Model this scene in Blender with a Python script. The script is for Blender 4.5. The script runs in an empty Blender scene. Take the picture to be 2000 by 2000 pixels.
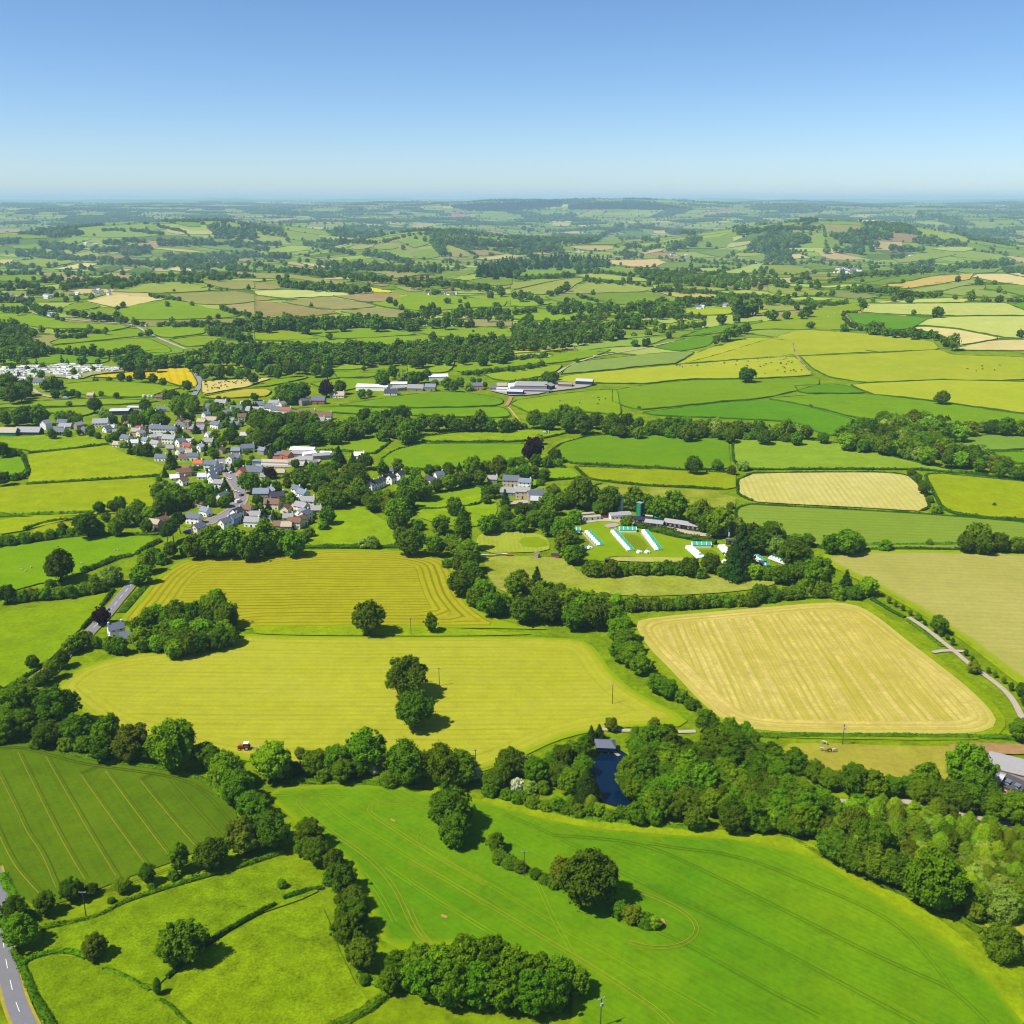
import bpy, math, random
import numpy as np
from mathutils import Vector, Matrix
from mathutils.geometry import delaunay_2d_cdt

random.seed(7)
rng = np.random.default_rng(7)
scene = bpy.context.scene
COL = scene.collection
R = math.radians

# ------------------------------------------------------------------ camera
CAM_H = 200.0
FPX = 1921.0                      # focal length in photo pixels (2000 px frame)
PITCH = math.atan(612.0 / FPX)    # eye level sits at row 388
cam_d = bpy.data.cameras.new('camera')
cam = bpy.data.objects.new('camera', cam_d)
COL.objects.link(cam)
cam.location = (0, 0, CAM_H)
cam.rotation_euler = (math.pi / 2 - PITCH, 0, 0)
cam_d.sensor_fit = 'HORIZONTAL'
cam_d.angle = 2 * math.atan(1000.0 / FPX)
cam_d.clip_start = 1.0
cam_d.clip_end = 120000.0
scene.camera = cam

# ------------------------------------------------------------------ sky, sun, exposure
SUN_EL = 55.0
SUN_AZ = 247.0                    # compass-like, clockwise from +Y: sun stands on the left, slightly behind
world = bpy.data.worlds.new('World')
scene.world = world
world.use_nodes = True
wn = world.node_tree.nodes
wl = world.node_tree.links
wn.clear()
sky = wn.new('ShaderNodeTexSky')
sky.sky_type = 'NISHITA'
sky.sun_disc = False
sky.sun_elevation = R(SUN_EL)
sky.sun_rotation = R(SUN_AZ)
sky.altitude = 200
sky.air_density = 0.7
sky.dust_density = 0.45
sky.ozone_density = 4.5
hs = wn.new('ShaderNodeHueSaturation')
hs.inputs['Saturation'].default_value = 1.1
bg = wn.new('ShaderNodeBackground')
bg.inputs['Strength'].default_value = 0.098
wo = wn.new('ShaderNodeOutputWorld')
wl.new(sky.outputs[0], hs.inputs['Color'])
wl.new(hs.outputs[0], bg.inputs['Color'])
wl.new(bg.outputs[0], wo.inputs['Surface'])

sun_d = bpy.data.lights.new('sun', 'SUN')
sun_d.energy = 4.6
sun_d.angle = R(0.53)
sun_d.color = (1.0, 0.945, 0.84)
sun = bpy.data.objects.new('sun', sun_d)
COL.objects.link(sun)
sd = Vector((math.sin(R(SUN_AZ)) * math.cos(R(SUN_EL)), math.cos(R(SUN_AZ)) * math.cos(R(SUN_EL)), math.sin(R(SUN_EL))))
sun.rotation_euler = sd.to_track_quat('Z', 'Y').to_euler()
sun.location = (-200, -50, 400)

vs = scene.view_settings
vs.view_transform = 'Standard'
vs.look = 'None'
vs.exposure = 0.6
vs.gamma = 1.0
vs.use_curve_mapping = False
scene.cycles.use_denoising = True
scene.cycles.max_bounces = 4
scene.cycles.diffuse_bounces = 2
scene.cycles.glossy_bounces = 2
scene.cycles.transmission_bounces = 2
scene.cycles.volume_bounces = 1
scene.cycles.transparent_max_bounces = 6
scene.cycles.caustics_reflective = False
scene.cycles.caustics_refractive = False
scene.cycles.filter_width = 1.1

HAZE_DENSITY = 5.2e-5
HAZE_COLOR = (0.48, 0.72, 1.0)

# ------------------------------------------------------------------ photo tiles (authoring grids) -> ground
TILES = {'W': (0, 0, .966), 'T1': (0, 380, 3.864), 'T2': (500, 380, 3.864), 'T3': (1000, 380, 3.864), 'T4': (1500, 380, 3.864),
         'T5': (0, 680, 4.83), 'T6': (400, 680, 4.83), 'T7': (800, 680, 4.83), 'T8': (1200, 680, 4.83), 'T9': (1600, 680, 4.83),
         'U2': (0, 980, 4.6), 'U3': (400, 980, 3.864), 'U4': (860, 980, 4.83), 'U5': (1100, 940, 3.864), 'U6': (1500, 1000, 3.864),
         'U7': (0, 1300, 3.864), 'U8': (400, 1250, 3.864), 'V1': (880, 1350, 3.864), 'V2': (1300, 1350, 2.76), 'V3': (0, 1600, 3.864),
         'V4': (450, 1550, 3.864), 'V5': (800, 1500, 3.22), 'V6': (1400, 1600, 3.22),
         'X1': (180, 820, 8.782), 'X2': (400, 860, 6.9), 'X3': (1100, 960, 9.66), 'X4': (1300, 980, 7.431), 'X5': (1850, 1440, 9.66)}

def nat(tile, pts):
    ox, oy, s = TILES[tile]
    return np.array([(ox + p[0] / s, oy + p[1] / s) for p in pts], float)

def sstep(a, b, v):
    t = np.clip((v - a) / (b - a), 0, 1)
    return t * t * (3 - 2 * t)

_rr = np.random.default_rng(21)
_WAVES = []
for _i in range(9):
    _a = _rr.uniform(0, 2 * math.pi)
    _l = _rr.uniform(900, 2600)
    _WAVES.append((math.cos(_a) * 2 * math.pi / _l, math.sin(_a) * 2 * math.pi / _l, _rr.uniform(0, 6.28), _rr.uniform(.5, 1.0)))
_NEAR = []
for _i in range(5):
    _a = _rr.uniform(0, 2 * math.pi)
    _l = _rr.uniform(220, 480)
    _NEAR.append((math.cos(_a) * 2 * math.pi / _l, math.sin(_a) * 2 * math.pi / _l, _rr.uniform(0, 6.28), .45))
# hills: x, y, height, sigma across, sigma deep
_HILLS = [(-2350, 6000, 136, 760, 500), (-1250, 6300, 98, 600, 500), (-480, 5000, 108, 360, 400), (150, 5400, 84, 480, 420), (1420, 5600, 148, 480, 540), (2300, 5700, 112, 520, 540),
          (900, 1650, 20, 420, 230), (1500, 2000, 26, 500, 300), (-200, 2350, 12, 500, 260), (-900, 2250, 10, 380, 240),
          (120, 14500, 84, 1100, 1100), (1900, 14800, 66, 1500, 1000), (-3300, 9600, 40, 1500, 800), (-1000, 9000, 34, 1100, 700), (3600, 9800, 40, 1300, 800),
          (-400, 1150, -6, 260, 260)]

def hgt(x, y):
    x = np.asarray(x, float)
    y = np.asarray(y, float)
    d = np.hypot(x, y)
    z = np.zeros_like(d)
    for kx, ky, ph, a in _WAVES:
        z += a * np.sin(kx * x + ky * y + ph)
    z *= 5.5 * sstep(900, 6000, d)
    zn = np.zeros_like(d)
    for kx, ky, ph, a in _NEAR:
        zn += a * np.sin(kx * x + ky * y + ph)
    z += zn * (1 - sstep(2500, 5000, d))
    for hx, hy, hh, sx, sy in _HILLS:
        z += hh * np.exp(-.5 * (((x - hx) / sx) ** 2 + ((y - hy) / sy) ** 2))
    z += -105 * sstep(2300, 5800, d) + 195 * sstep(6800, 16500, d) + 24 * sstep(17000, 28000, d) + 45 * sstep(28000, 41000, d)
    zf = np.zeros_like(d)
    for kx, ky, ph, a in _WAVES[:6]:
        zf += a * np.sin(.36 * kx * x + .36 * ky * y + 2.3 * ph)
    z += 15.0 * zf * sstep(8000, 15000, d)
    zg = np.zeros_like(d)
    for kx, ky, ph, a in _WAVES[3:9]:
        zg += a * np.sin(.22 * kx * x + .22 * ky * y + 1.7 * ph)
    z += 20.0 * zg * sstep(18000, 26000, d)
    return z

_cp, _sp = math.cos(PITCH), math.sin(PITCH)
_T = np.geomspace(60, 42000, 620)

def unproj(P):
    """photo pixels -> ground points (first hit on the terrain)"""
    P = np.asarray(P, float).reshape(-1, 2)
    u = (P[:, 0] - 1000) / FPX
    v = -(P[:, 1] - 1000) / FPX
    dx, dy, dz = u, _cp + v * _sp, -_sp + v * _cp
    hl = np.hypot(dx, dy)
    dx, dy, dz = dx / hl, dy / hl, dz / hl
    X = dx[:, None] * _T
    Y = dy[:, None] * _T
    F = CAM_H + dz[:, None] * _T - hgt(X, Y)
    neg = F < 0
    k = np.where(neg.any(1), neg.argmax(1), len(_T) - 1)
    k = np.maximum(k, 1)
    i = np.arange(len(k))
    f0, f1 = F[i, k - 1], F[i, k]
    t = np.where(neg.any(1), f0 / np.where(abs(f0 - f1) < 1e-9, 1, f0 - f1), 1.0)
    tt = _T[k - 1] + np.clip(t, 0, 1) * (_T[k] - _T[k - 1])
    x, y = dx * tt, dy * tt
    return np.stack([x, y, hgt(x, y)], 1)

def project(P):
    P = np.asarray(P, float).reshape(-1, 3)
    x, y, z = P[:, 0], P[:, 1], P[:, 2] - CAM_H
    dep = y * _cp - z * _sp
    up = y * _sp + z * _cp
    dep = np.maximum(dep, 1e-3)
    return np.stack([1000 + FPX * x / dep, 1000 - FPX * up / dep], 1), dep

def depth_of(p):
    return p[1] * _cp - (p[2] - CAM_H) * _sp

def inpoly(P, poly):
    P = np.asarray(P, float).reshape(-1, 2)
    poly = np.asarray(poly, float)
    x, y = P[:, 0], P[:, 1]
    c = np.zeros(len(P), bool)
    j = len(poly) - 1
    for i in range(len(poly)):
        xi, yi = poly[i][:2]
        xj, yj = poly[j][:2]
        if yi != yj:
            c ^= ((yi > y) != (yj > y)) & (x < (xj - xi) * (y - yi) / (yj - yi) + xi)
        j = i
    return c

def chaikin(P, n=2, closed=True):
    P = np.asarray(P, float)
    for _ in range(n):
        if closed:
            Q = np.roll(P, -1, 0)
            P = np.stack([.75 * P + .25 * Q, .25 * P + .75 * Q], 1).reshape(-1, P.shape[1])
        else:
            A, B = P[:-1], P[1:]
            M = np.stack([.75 * A + .25 * B, .25 * A + .75 * B], 1).reshape(-1, P.shape[1])
            P = np.vstack([P[:1], M, P[-1:]])
    return P

def resample(P, step, closed=False):
    P = np.asarray(P, float)
    if closed:
        P = np.vstack([P, P[:1]])
    seg = np.hypot(*(np.diff(P[:, :2], axis=0).T))
    s = np.concatenate([[0], np.cumsum(seg)])
    n = max(2 if not closed else 6, int(s[-1] / step) + 1)
    t = np.linspace(0, s[-1], n, endpoint=not closed)
    return np.stack([np.interp(t, s, P[:, k]) for k in range(P.shape[1])], 1)

# ------------------------------------------------------------------ materials
def s2l(c):
    c = np.asarray(c, float) / 255.0
    return np.where(c <= .04045, c / 12.92, ((c + .055) / 1.055) ** 2.4)

def alb(c, k=.52, warm=True):
    v = s2l(c) * k
    q = v[1] / max(v[0], 1e-4)
    if q > 1.2 and v[2] < v[1]:                 # June grass leans to yellow
        v = v * (np.array([min(2.1, 1 + .45 * (q - 1.2)), .97, .6]) if warm else np.array([1.22, 1.0, .7]))
    return tuple(float(q) for q in np.clip(v, .0015, .88)) + (1.0,)

_MATS = {}

def new_mat(name):
    m = bpy.data.materials.new(name)
    m.use_nodes = True
    nt = m.node_tree
    nt.nodes.clear()
    out = nt.nodes.new('ShaderNodeOutputMaterial')
    return m, nt, out

def N(nt, typ, **kw):
    n = nt.nodes.new(typ)
    for k, v in kw.items():
        setattr(n, k, v)
    return n

def math_n(nt, op, a, b=None, c=None, clamp=False):
    n = nt.nodes.new('ShaderNodeMath')
    n.operation = op
    n.use_clamp = clamp
    for i, v in enumerate((a, b, c)):
        if v is None:
            continue
        if hasattr(v, 'is_linked') or hasattr(v, 'links'):
            nt.links.new(v, n.inputs[i])
        else:
            n.inputs[i].default_value = v
    return n.outputs[0]

def mix_n(nt, fac, a, b, blend='MIX'):
    n = nt.nodes.new('ShaderNodeMix')
    n.data_type = 'RGBA'
    n.blend_type = blend
    for sock, v in ((n.inputs[0], fac), (n.inputs[6], a), (n.inputs[7], b)):
        if hasattr(v, 'links'):
            nt.links.new(v, sock)
        else:
            sock.default_value = v
    return n.outputs[2]

def noise_n(nt, vec, scale, detail=2.0, rough=.55):
    n = nt.nodes.new('ShaderNodeTexNoise')
    n.inputs['Scale'].default_value = scale
    n.inputs['Detail'].default_value = detail
    n.inputs['Roughness'].default_value = rough
    nt.links.new(vec, n.inputs['Vector'])
    return n.outputs['Fac']

def ramp01(nt, v, lo, hi):
    n = nt.nodes.new('ShaderNodeMapRange')
    n.clamp = True
    nt.links.new(v, n.inputs[0])
    n.inputs[1].default_value = lo
    n.inputs[2].default_value = hi
    return n.outputs[0]

def bsdf(nt, out, color, rough=.9, spec=.15, metal=0.0, normal=None):
    b = nt.nodes.new('ShaderNodeBsdfPrincipled')
    b.inputs['Roughness'].default_value = rough
    b.inputs['Specular IOR Level'].default_value = spec
    b.inputs['Metallic'].default_value = metal
    if hasattr(color, 'links'):
        nt.links.new(color, b.inputs['Base Color'])
    else:
        b.inputs['Base Color'].default_value = color
    if normal is not None:
        nt.links.new(normal, b.inputs['Normal'])
    nt.links.new(b.outputs[0], out.inputs['Surface'])
    return b

def paint(name, rgb, rough=.7, spec=.3, metal=0.0, var=.18, scale=1.2, k=.56):
    """plain painted or built surface with a little grain and wear"""
    if name.split('_')[0] in ('wall', 'tent', 'caravan', 'cab', 'road', 'window', 'tower', 'roof', 'car') and k == .56:
        k = .92 if name in ('wall_white', 'wall_cream') else .8
    key = ('p', name)
    if key in _MATS:
        return _MATS[key]
    m, nt, out = new_mat(name)
    g = N(nt, 'ShaderNodeNewGeometry')
    oi = N(nt, 'ShaderNodeObjectInfo')
    n1 = noise_n(nt, g.outputs['Position'], scale, 4.0, .6)
    f = math_n(nt, 'MULTIPLY_ADD', n1, var * 2, 1 - var)
    f2 = math_n(nt, 'MULTIPLY_ADD', oi.outputs['Random'], .16, .92)
    f = math_n(nt, 'MULTIPLY', f, f2)
    v = N(nt, 'ShaderNodeVectorMath', operation='SCALE')
    v.inputs[0].default_value = alb(rgb, k)[:3]
    nt.links.new(f, v.inputs['Scale'])
    bsdf(nt, out, v.outputs[0], rough, spec, metal)
    _MATS[key] = m
    return m

def leaf_mat(name, rgb, hue=.012, val=.34, sat=1.0, k=1.12):
    key = ('l', name)
    if key in _MATS:
        return _MATS[key]
    m, nt, out = new_mat(name)
    g = N(nt, 'ShaderNodeNewGeometry')
    oi = N(nt, 'ShaderNodeObjectInfo')
    n1 = noise_n(nt, g.outputs['Position'], .45, 2.0, .6)
    h = N(nt, 'ShaderNodeHueSaturation')
    h.inputs['Color'].default_value = alb(rgb, k, False)
    h.inputs['Saturation'].default_value = sat
    r2 = math_n(nt, 'FRACT', math_n(nt, 'MULTIPLY', oi.outputs['Random'], 7.31))
    nt.links.new(math_n(nt, 'MULTIPLY_ADD', r2, 2 * hue, .5 - hue), h.inputs['Hue'])
    v = math_n(nt, 'MULTIPLY_ADD', oi.outputs['Random'], 2 * val, 1 - val)
    v = math_n(nt, 'MULTIPLY', v, math_n(nt, 'MULTIPLY_ADD', n1, .9, .55))
    nt.links.new(v, h.inputs['Value'])
    d = N(nt, 'ShaderNodeBsdfDiffuse')
    nt.links.new(h.outputs[0], d.inputs['Color'])
    t = N(nt, 'ShaderNodeBsdfTranslucent')
    tc = mix_n(nt, 1.0, h.outputs[0], (1.0, 1.25, .5, 1), 'MULTIPLY')
    nt.links.new(tc, t.inputs['Color'])
    mx = N(nt, 'ShaderNodeMixShader')
    mx.inputs[0].default_value = .28
    nt.links.new(d.outputs[0], mx.inputs[1])
    nt.links.new(t.outputs[0], mx.inputs[2])
    nt.links.new(mx.outputs[0], out.inputs['Surface'])
    _MATS[key] = m
    return m

def field_mat(name, A, B, row=0.0, rowc=.3, C=None, head=0.0, big=.012, fine=.35, finec=.25, edgeC=None, edgew=0.0, patch=None, patchamt=.0, bump=0.0, wob=1.5, streak=0.0):
    """crop, hay or pasture: colour A to B in large soft patches, drill or swath rows of colour C every `row` metres that
    follow the field edge inside the headland, a margin of colour edgeC"""
    key = ('f', name)
    if key in _MATS:
        return _MATS[key]
    m, nt, out = new_mat(name)
    L = nt.links
    g = N(nt, 'ShaderNodeNewGeometry')
    pos = g.outputs['Position']
    oi = N(nt, 'ShaderNodeObjectInfo')
    nb = noise_n(nt, pos, big, 3.0, .55)
    col = mix_n(nt, ramp01(nt, nb, .32, .68), alb(A), alb(B))
    nf = ramp01(nt, noise_n(nt, pos, fine, 4.0, .65), .3, .7)
    nm = ramp01(nt, noise_n(nt, pos, fine * .16, 3.0, .6), .32, .68)
    br = math_n(nt, 'ADD', math_n(nt, 'MULTIPLY_ADD', nf, 1.3 * finec, 1 - .65 * finec), math_n(nt, 'MULTIPLY_ADD', nm, finec, -.5 * finec))
    br = math_n(nt, 'MULTIPLY', br, math_n(nt, 'MULTIPLY_ADD', oi.outputs['Random'], .12, .94))
    sc = N(nt, 'ShaderNodeVectorMath', operation='SCALE')
    L.new(col, sc.inputs[0])
    L.new(br, sc.inputs['Scale'])
    col = sc.outputs[0]
    if row > 0 or edgeC is not None:
        ae = N(nt, 'ShaderNodeAttribute', attribute_name='edge').outputs['Fac']
    if row > 0:
        ar = N(nt, 'ShaderNodeAttribute', attribute_name='row').outputs['Fac']
        al = N(nt, 'ShaderNodeAttribute', attribute_name='along').outputs['Fac']
        wv = noise_n(nt, pos, .02, 2.0)
        ue = math_n(nt, 'ADD', ae, math_n(nt, 'MULTIPLY', wv, wob))
        ur = math_n(nt, 'ADD', ar, math_n(nt, 'MULTIPLY', wv, wob * 1.5))
        if head > 0:
            isin = math_n(nt, 'GREATER_THAN', math_n(nt, 'ADD', ae, math_n(nt, 'MULTIPLY', wv, 5.0)), head + 2.5)
            u = N(nt, 'ShaderNodeMix')
            u.data_type = 'FLOAT'
            L.new(isin, u.inputs[0])
            L.new(ue, u.inputs[2])
            L.new(ur, u.inputs[3])
            u = u.outputs[0]
        else:
            u = ur
        w = math_n(nt, 'SINE', math_n(nt, 'MULTIPLY', u, 2 * math.pi / row))
        w = ramp01(nt, w, -.1, .9)
        cb = N(nt, 'ShaderNodeCombineXYZ')
        L.new(math_n(nt, 'MULTIPLY', u, 1.0 / row), cb.inputs[0])
        L.new(math_n(nt, 'MULTIPLY', al, .012), cb.inputs[1])
        irr = noise_n(nt, cb.outputs[0], 1.0, 3.0, .6)     # streaks that run along the rows
        amt = math_n(nt, 'MULTIPLY', w, math_n(nt, 'MULTIPLY_ADD', ramp01(nt, irr, .3, .7), 1.4 * rowc, .3 * rowc), clamp=True)
        col = mix_n(nt, amt, col, alb(C if C is not None else tuple(.7 * v for v in A)))
        if streak > 0:
            cb2 = N(nt, 'ShaderNodeCombineXYZ')
            L.new(math_n(nt, 'MULTIPLY', u, .5 / row), cb2.inputs[0])
            L.new(math_n(nt, 'MULTIPLY', al, .004), cb2.inputs[1])
            st = ramp01(nt, noise_n(nt, cb2.outputs[0], 3.0, 4.0, .62), .42, .62)
            col = mix_n(nt, math_n(nt, 'MULTIPLY', st, streak), col, alb(patch))
    if patch is not None and patchamt > 0:
        pn = ramp01(nt, noise_n(nt, pos, .03, 4.0, .65), .56, .70)
        col = mix_n(nt, math_n(nt, 'MULTIPLY', pn, patchamt), col, alb(patch))
    if edgeC is not None:
        en = math_n(nt, 'ADD', ae, math_n(nt, 'MULTIPLY_ADD', noise_n(nt, pos, .12, 3.0), 4.0, -2.0))
        ef = ramp01(nt, en, edgew + 1.2, edgew - 1.2)
        col = mix_n(nt, ef, col, alb(edgeC))
    nrm = None
    if bump > 0:
        bn = N(nt, 'ShaderNodeBump')
        bn.inputs['Strength'].default_value = 1.0
        bn.inputs['Distance'].default_value = bump
        L.new(noise_n(nt, pos, .7, 4.0, .7), bn.inputs['Height'])
        nrm = bn.outputs[0]
    d = N(nt, 'ShaderNodeBsdfDiffuse')
    L.new(col, d.inputs['Color'])
    if nrm is not None:
        L.new(nrm, d.inputs['Normal'])
    L.new(d.outputs[0], out.inputs['Surface'])
    _MATS[key] = m
    return m

# ------------------------------------------------------------------ objects
def tag(o, label=None, cat=None, group=None, kind=None):
    if label: o['label'] = label
    if cat: o['category'] = cat
    if group: o['group'] = group
    if kind: o['kind'] = kind
    return o

def empty(name, loc, rz=0.0):
    o = bpy.data.objects.new(name, None)
    o.empty_display_size = 1
    COL.objects.link(o)
    o.location = loc
    o.rotation_euler = (0, 0, rz)
    return o

def mesh_np(name, V, F, mats, mi=None, smooth=False):
    """V (n,3) array, F list of index tuples or (n,k) array"""
    me = bpy.data.meshes.new(name)
    V = np.asarray(V, np.float32)
    if isinstance(F, np.ndarray):
        k = F.shape[1]
        me.vertices.add(len(V))
        me.vertices.foreach_set('co', V.ravel())
        me.loops.add(F.size)
        me.polygons.add(len(F))
        me.polygons.foreach_set('loop_start', np.arange(0, F.size, k, dtype=np.int32))
        me.polygons.foreach_set('loop_total', np.full(len(F), k, np.int32))
        me.loops.foreach_set('vertex_index', F.astype(np.int32).ravel())
        me.update(calc_edges=True)
    else:
        me.from_pydata([tuple(map(float, v)) for v in V], [], F)
        me.update()
    for m in (mats if isinstance(mats, (list, tuple)) else [mats]):
        me.materials.append(m)
    if mi is not None:
        me.polygons.foreach_set('material_index', np.asarray(mi, np.int32))
    if smooth:
        me.polygons.foreach_set('use_smooth', np.ones(len(me.polygons), bool))
    me.validate()
    return me

def link(name, me, parent=None, loc=None, rot=None, scale=None):
    o = bpy.data.objects.new(name, me)
    COL.objects.link(o)
    if parent is not None:
        o.parent = parent
    if loc is not None: o.location = loc
    if rot is not None: o.rotation_euler = rot
    if scale is not None: o.scale = scale
    return o

class MB:
    """collects simple solids into one mesh"""
    def __init__(s):
        s.V, s.F = [], []
    def add(s, V, F):
        b = len(s.V)
        s.V += [tuple(map(float, v)) for v in V]
        s.F += [tuple(b + i for i in f) for f in F]
        return s
    def box(s, c, d, rz=0.0, ry=0.0, rx=0.0):
        M = Matrix.Rotation(rz, 3, 'Z') @ Matrix.Rotation(ry, 3, 'Y') @ Matrix.Rotation(rx, 3, 'X')
        V = [Vector(c) + M @ Vector((sx * d[0] / 2, sy * d[1] / 2, sz * d[2] / 2)) for sx in (-1, 1) for sy in (-1, 1) for sz in (-1, 1)]
        return s.add(V, [(0, 1, 3, 2), (4, 6, 7, 5), (0, 4, 5, 1), (2, 3, 7, 6), (0, 2, 6, 4), (1, 5, 7, 3)])
    def cyl(s, p, q, r0, r1=None, n=8):
        p, q = Vector(p), Vector(q)
        r1 = r0 if r1 is None else r1
        d = (q - p).normalized()
        a = d.orthogonal().normalized()
        b = d.cross(a)
        V, F = [], []
        for i in range(n):
            t = 2 * math.pi * i / n
            e = a * math.cos(t) + b * math.sin(t)
            V += [p + e * r0, q + e * r1]
        for i in range(n):
            j = (i + 1) % n
            F.append((2 * i, 2 * j, 2 * j + 1, 2 * i + 1))
        F.append(tuple(2 * i for i in range(n))[::-1])
        F.append(tuple(2 * i + 1 for i in range(n)))
        return s.add(V, F)
    def prism(s, prof, x0, x1):
        """profile of (y,z) points swept along x"""
        n = len(prof)
        V = [(x0, y, z) for y, z in prof] + [(x1, y, z) for y, z in prof]
        F = [(i, (i + 1) % n, n + (i + 1) % n, n + i) for i in range(n)]
        F += [tuple(range(n))[::-1], tuple(range(n, 2 * n))]
        return s.add(V, F)
    def mesh(s, name, mat, smooth=False):
        return mesh_np(name, np.array(s.V), s.F, mat, smooth=smooth)
    def build(s, name, mat, parent=None, **kw):
        return link(name, s.mesh(name, mat), parent, **kw)

_ONES = 'zeroth first second third fourth fifth sixth seventh eighth ninth tenth eleventh twelfth thirteenth fourteenth fifteenth sixteenth seventeenth eighteenth nineteenth'.split()
_TENS = ' tenth twentieth thirtieth fortieth fiftieth sixtieth seventieth eightieth ninetieth'.split(' ')
_TEN2 = ' ten twenty thirty forty fifty sixty seventy eighty ninety'.split(' ')
def ordinal(n):
    if n < 20: return _ONES[n]
    if n < 100:
        return _TENS[n // 10] if n % 10 == 0 else _TEN2[n // 10] + '-' + _ONES[n % 10]
    return 'hundred-and-' + ordinal(n - 100) if n > 100 else 'hundredth'

ROOTS = []       # (object, label stem, photo x) -> ordinals are given at the end, counted from the left
def later_label(o, stem, px):
    ROOTS.append((o, stem, px))
# ================================================================== the ground
M_GROUND = field_mat('meadow_grass', (98, 158, 4), (124, 168, 10), fine=.5, finec=.42, big=.01, patch=(74, 132, 6), patchamt=.55, bump=.12)

def build_ground():
    ang = np.concatenate([np.arange(-62, 62, .55), np.arange(62, 298, 9.0)])
    rad = np.geomspace(25, 43000, 560)
    A, Rr = np.meshgrid(np.radians(ang), rad)
    X, Y = Rr * np.sin(A), Rr * np.cos(A)
    Z = hgt(X, Y)
    V = np.stack([X, Y, Z], 2).reshape(-1, 3)
    n = len(ang)
    i = np.arange(len(rad) - 1)[:, None] * n
    j = np.arange(n)[None, :]
    k = (j + 1) % n
    F = np.stack([i + j, i + k, i + n + k, i + n + j], 2).reshape(-1, 4)[:, ::-1]
    V = np.vstack([V, [[0, 0, float(hgt(0, 0))]]])
    me = mesh_np('ground', V, F.copy(), M_GROUND, smooth=True)
    o = link('ground', me)
    tag(o, kind='structure')
    c = [(len(V) - 1, (q + 1) % n, q) for q in range(n)]
    me2 = mesh_np('ground_under_camera', V[[*range(n), len(V) - 1]], [(n, b, a) for (_, a, b) in c], M_GROUND)
    tag(link('ground_under_camera', me2), kind='structure')
build_ground()
_zs = [v.co.z for v in bpy.data.objects['ground'].data.vertices]
ZMIN, ZMAX = min(_zs), max(_zs)
print('ZRANGE', ZMIN, ZMAX)

HANDPOLY = []       # photo-space outlines of every field laid by hand
HEDGE_HASH = {}
_fieldno = [0]

def f_off(d):
    return .16 + 5.5e-4 * d

def field(name, tile, pts, mat, rows=None, smooth=1, hedge=None, lift=0.0, native=None):
    P = nat(tile, pts) if native is None else np.asarray(native, float)
    HANDPOLY.append(P)
    W3 = unproj(P)
    if P[:, 1].mean() < 960 and name not in ('rapeseed_field', 'bare_track'):
        smooth = 0
    xy = chaikin(W3[:, :2], smooth, True) if smooth else W3[:, :2]
    c = xy.mean(0)
    d = float(np.hypot(*c))
    g = float(np.clip(d / 60, 7, 80))
    B = resample(xy, g, True)
    lo, hi = B.min(0), B.max(0)
    gx, gy = np.meshgrid(np.arange(lo[0], hi[0], g), np.arange(lo[1], hi[1], g))
    I = np.stack([gx.ravel(), gy.ravel()], 1) + rng.uniform(-.2, .2, (gx.size, 2)) * g
    I = I[inpoly(I, B)]
    def edist(Q):
        a, b = B, np.roll(B, -1, 0)
        ab = b - a
        l2 = np.maximum((ab ** 2).sum(1), 1e-6)
        out = np.empty(len(Q))
        for s in range(0, len(Q), 2000):
            q = Q[s:s + 2000, None, :]
            t = np.clip(((q - a) * ab).sum(2) / l2, 0, 1)
            out[s:s + 2000] = np.sqrt(((q - (a + t[:, :, None] * ab)) ** 2).sum(2).min(1))
        return out
    if len(I):
        I = I[edist(I) > .35 * g]
    P2 = np.vstack([B, I])
    nb = len(B)
    res = delaunay_2d_cdt([Vector(p) for p in P2], [(i, (i + 1) % nb) for i in range(nb)], [], 1, 1e-4)
    V2 = np.array([(v[0], v[1]) for v in res[0]])
    F = [tuple(f) for f in res[2]]
    if not F:
        return None
    _fieldno[0] += 1
    dd = np.hypot(V2[:, 0], V2[:, 1])
    V = np.column_stack([V2, hgt(V2[:, 0], V2[:, 1]) + f_off(dd) + lift + (_fieldno[0] % 23) * .004 * (1 + dd / 250)])
    Fa = np.array(F)
    # all faces up
    a, b, cc = V2[Fa[:, 0]], V2[Fa[:, 1]], V2[Fa[:, 2]]
    flip = ((b - a)[:, 0] * (cc - a)[:, 1] - (b - a)[:, 1] * (cc - a)[:, 0]) < 0
    Fa[flip] = Fa[flip][:, ::-1]
    me = mesh_np(name, V, Fa, mat, smooth=True)
    rd = np.array([1.0, 0.0])
    if rows is not None:
        q = unproj(nat(*rows) if isinstance(rows[0], str) else rows)
        rd = q[1, :2] - q[0, :2]
        rd /= np.hypot(*rd)
    for an, val in (('edge', edist(V2)), ('row', V2 @ np.array([-rd[1], rd[0]])), ('along', V2 @ rd)):
        at = me.attributes.new(an, 'FLOAT', 'POINT')
        at.data.foreach_set('value', val.astype(np.float32))
    o = link(name, me)
    tag(o, kind='structure')
    if hedge is None:
        hedge = P[:, 1].mean() < 1010
    if hedge:
        auto_hedge(B, d)
    return o

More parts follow.
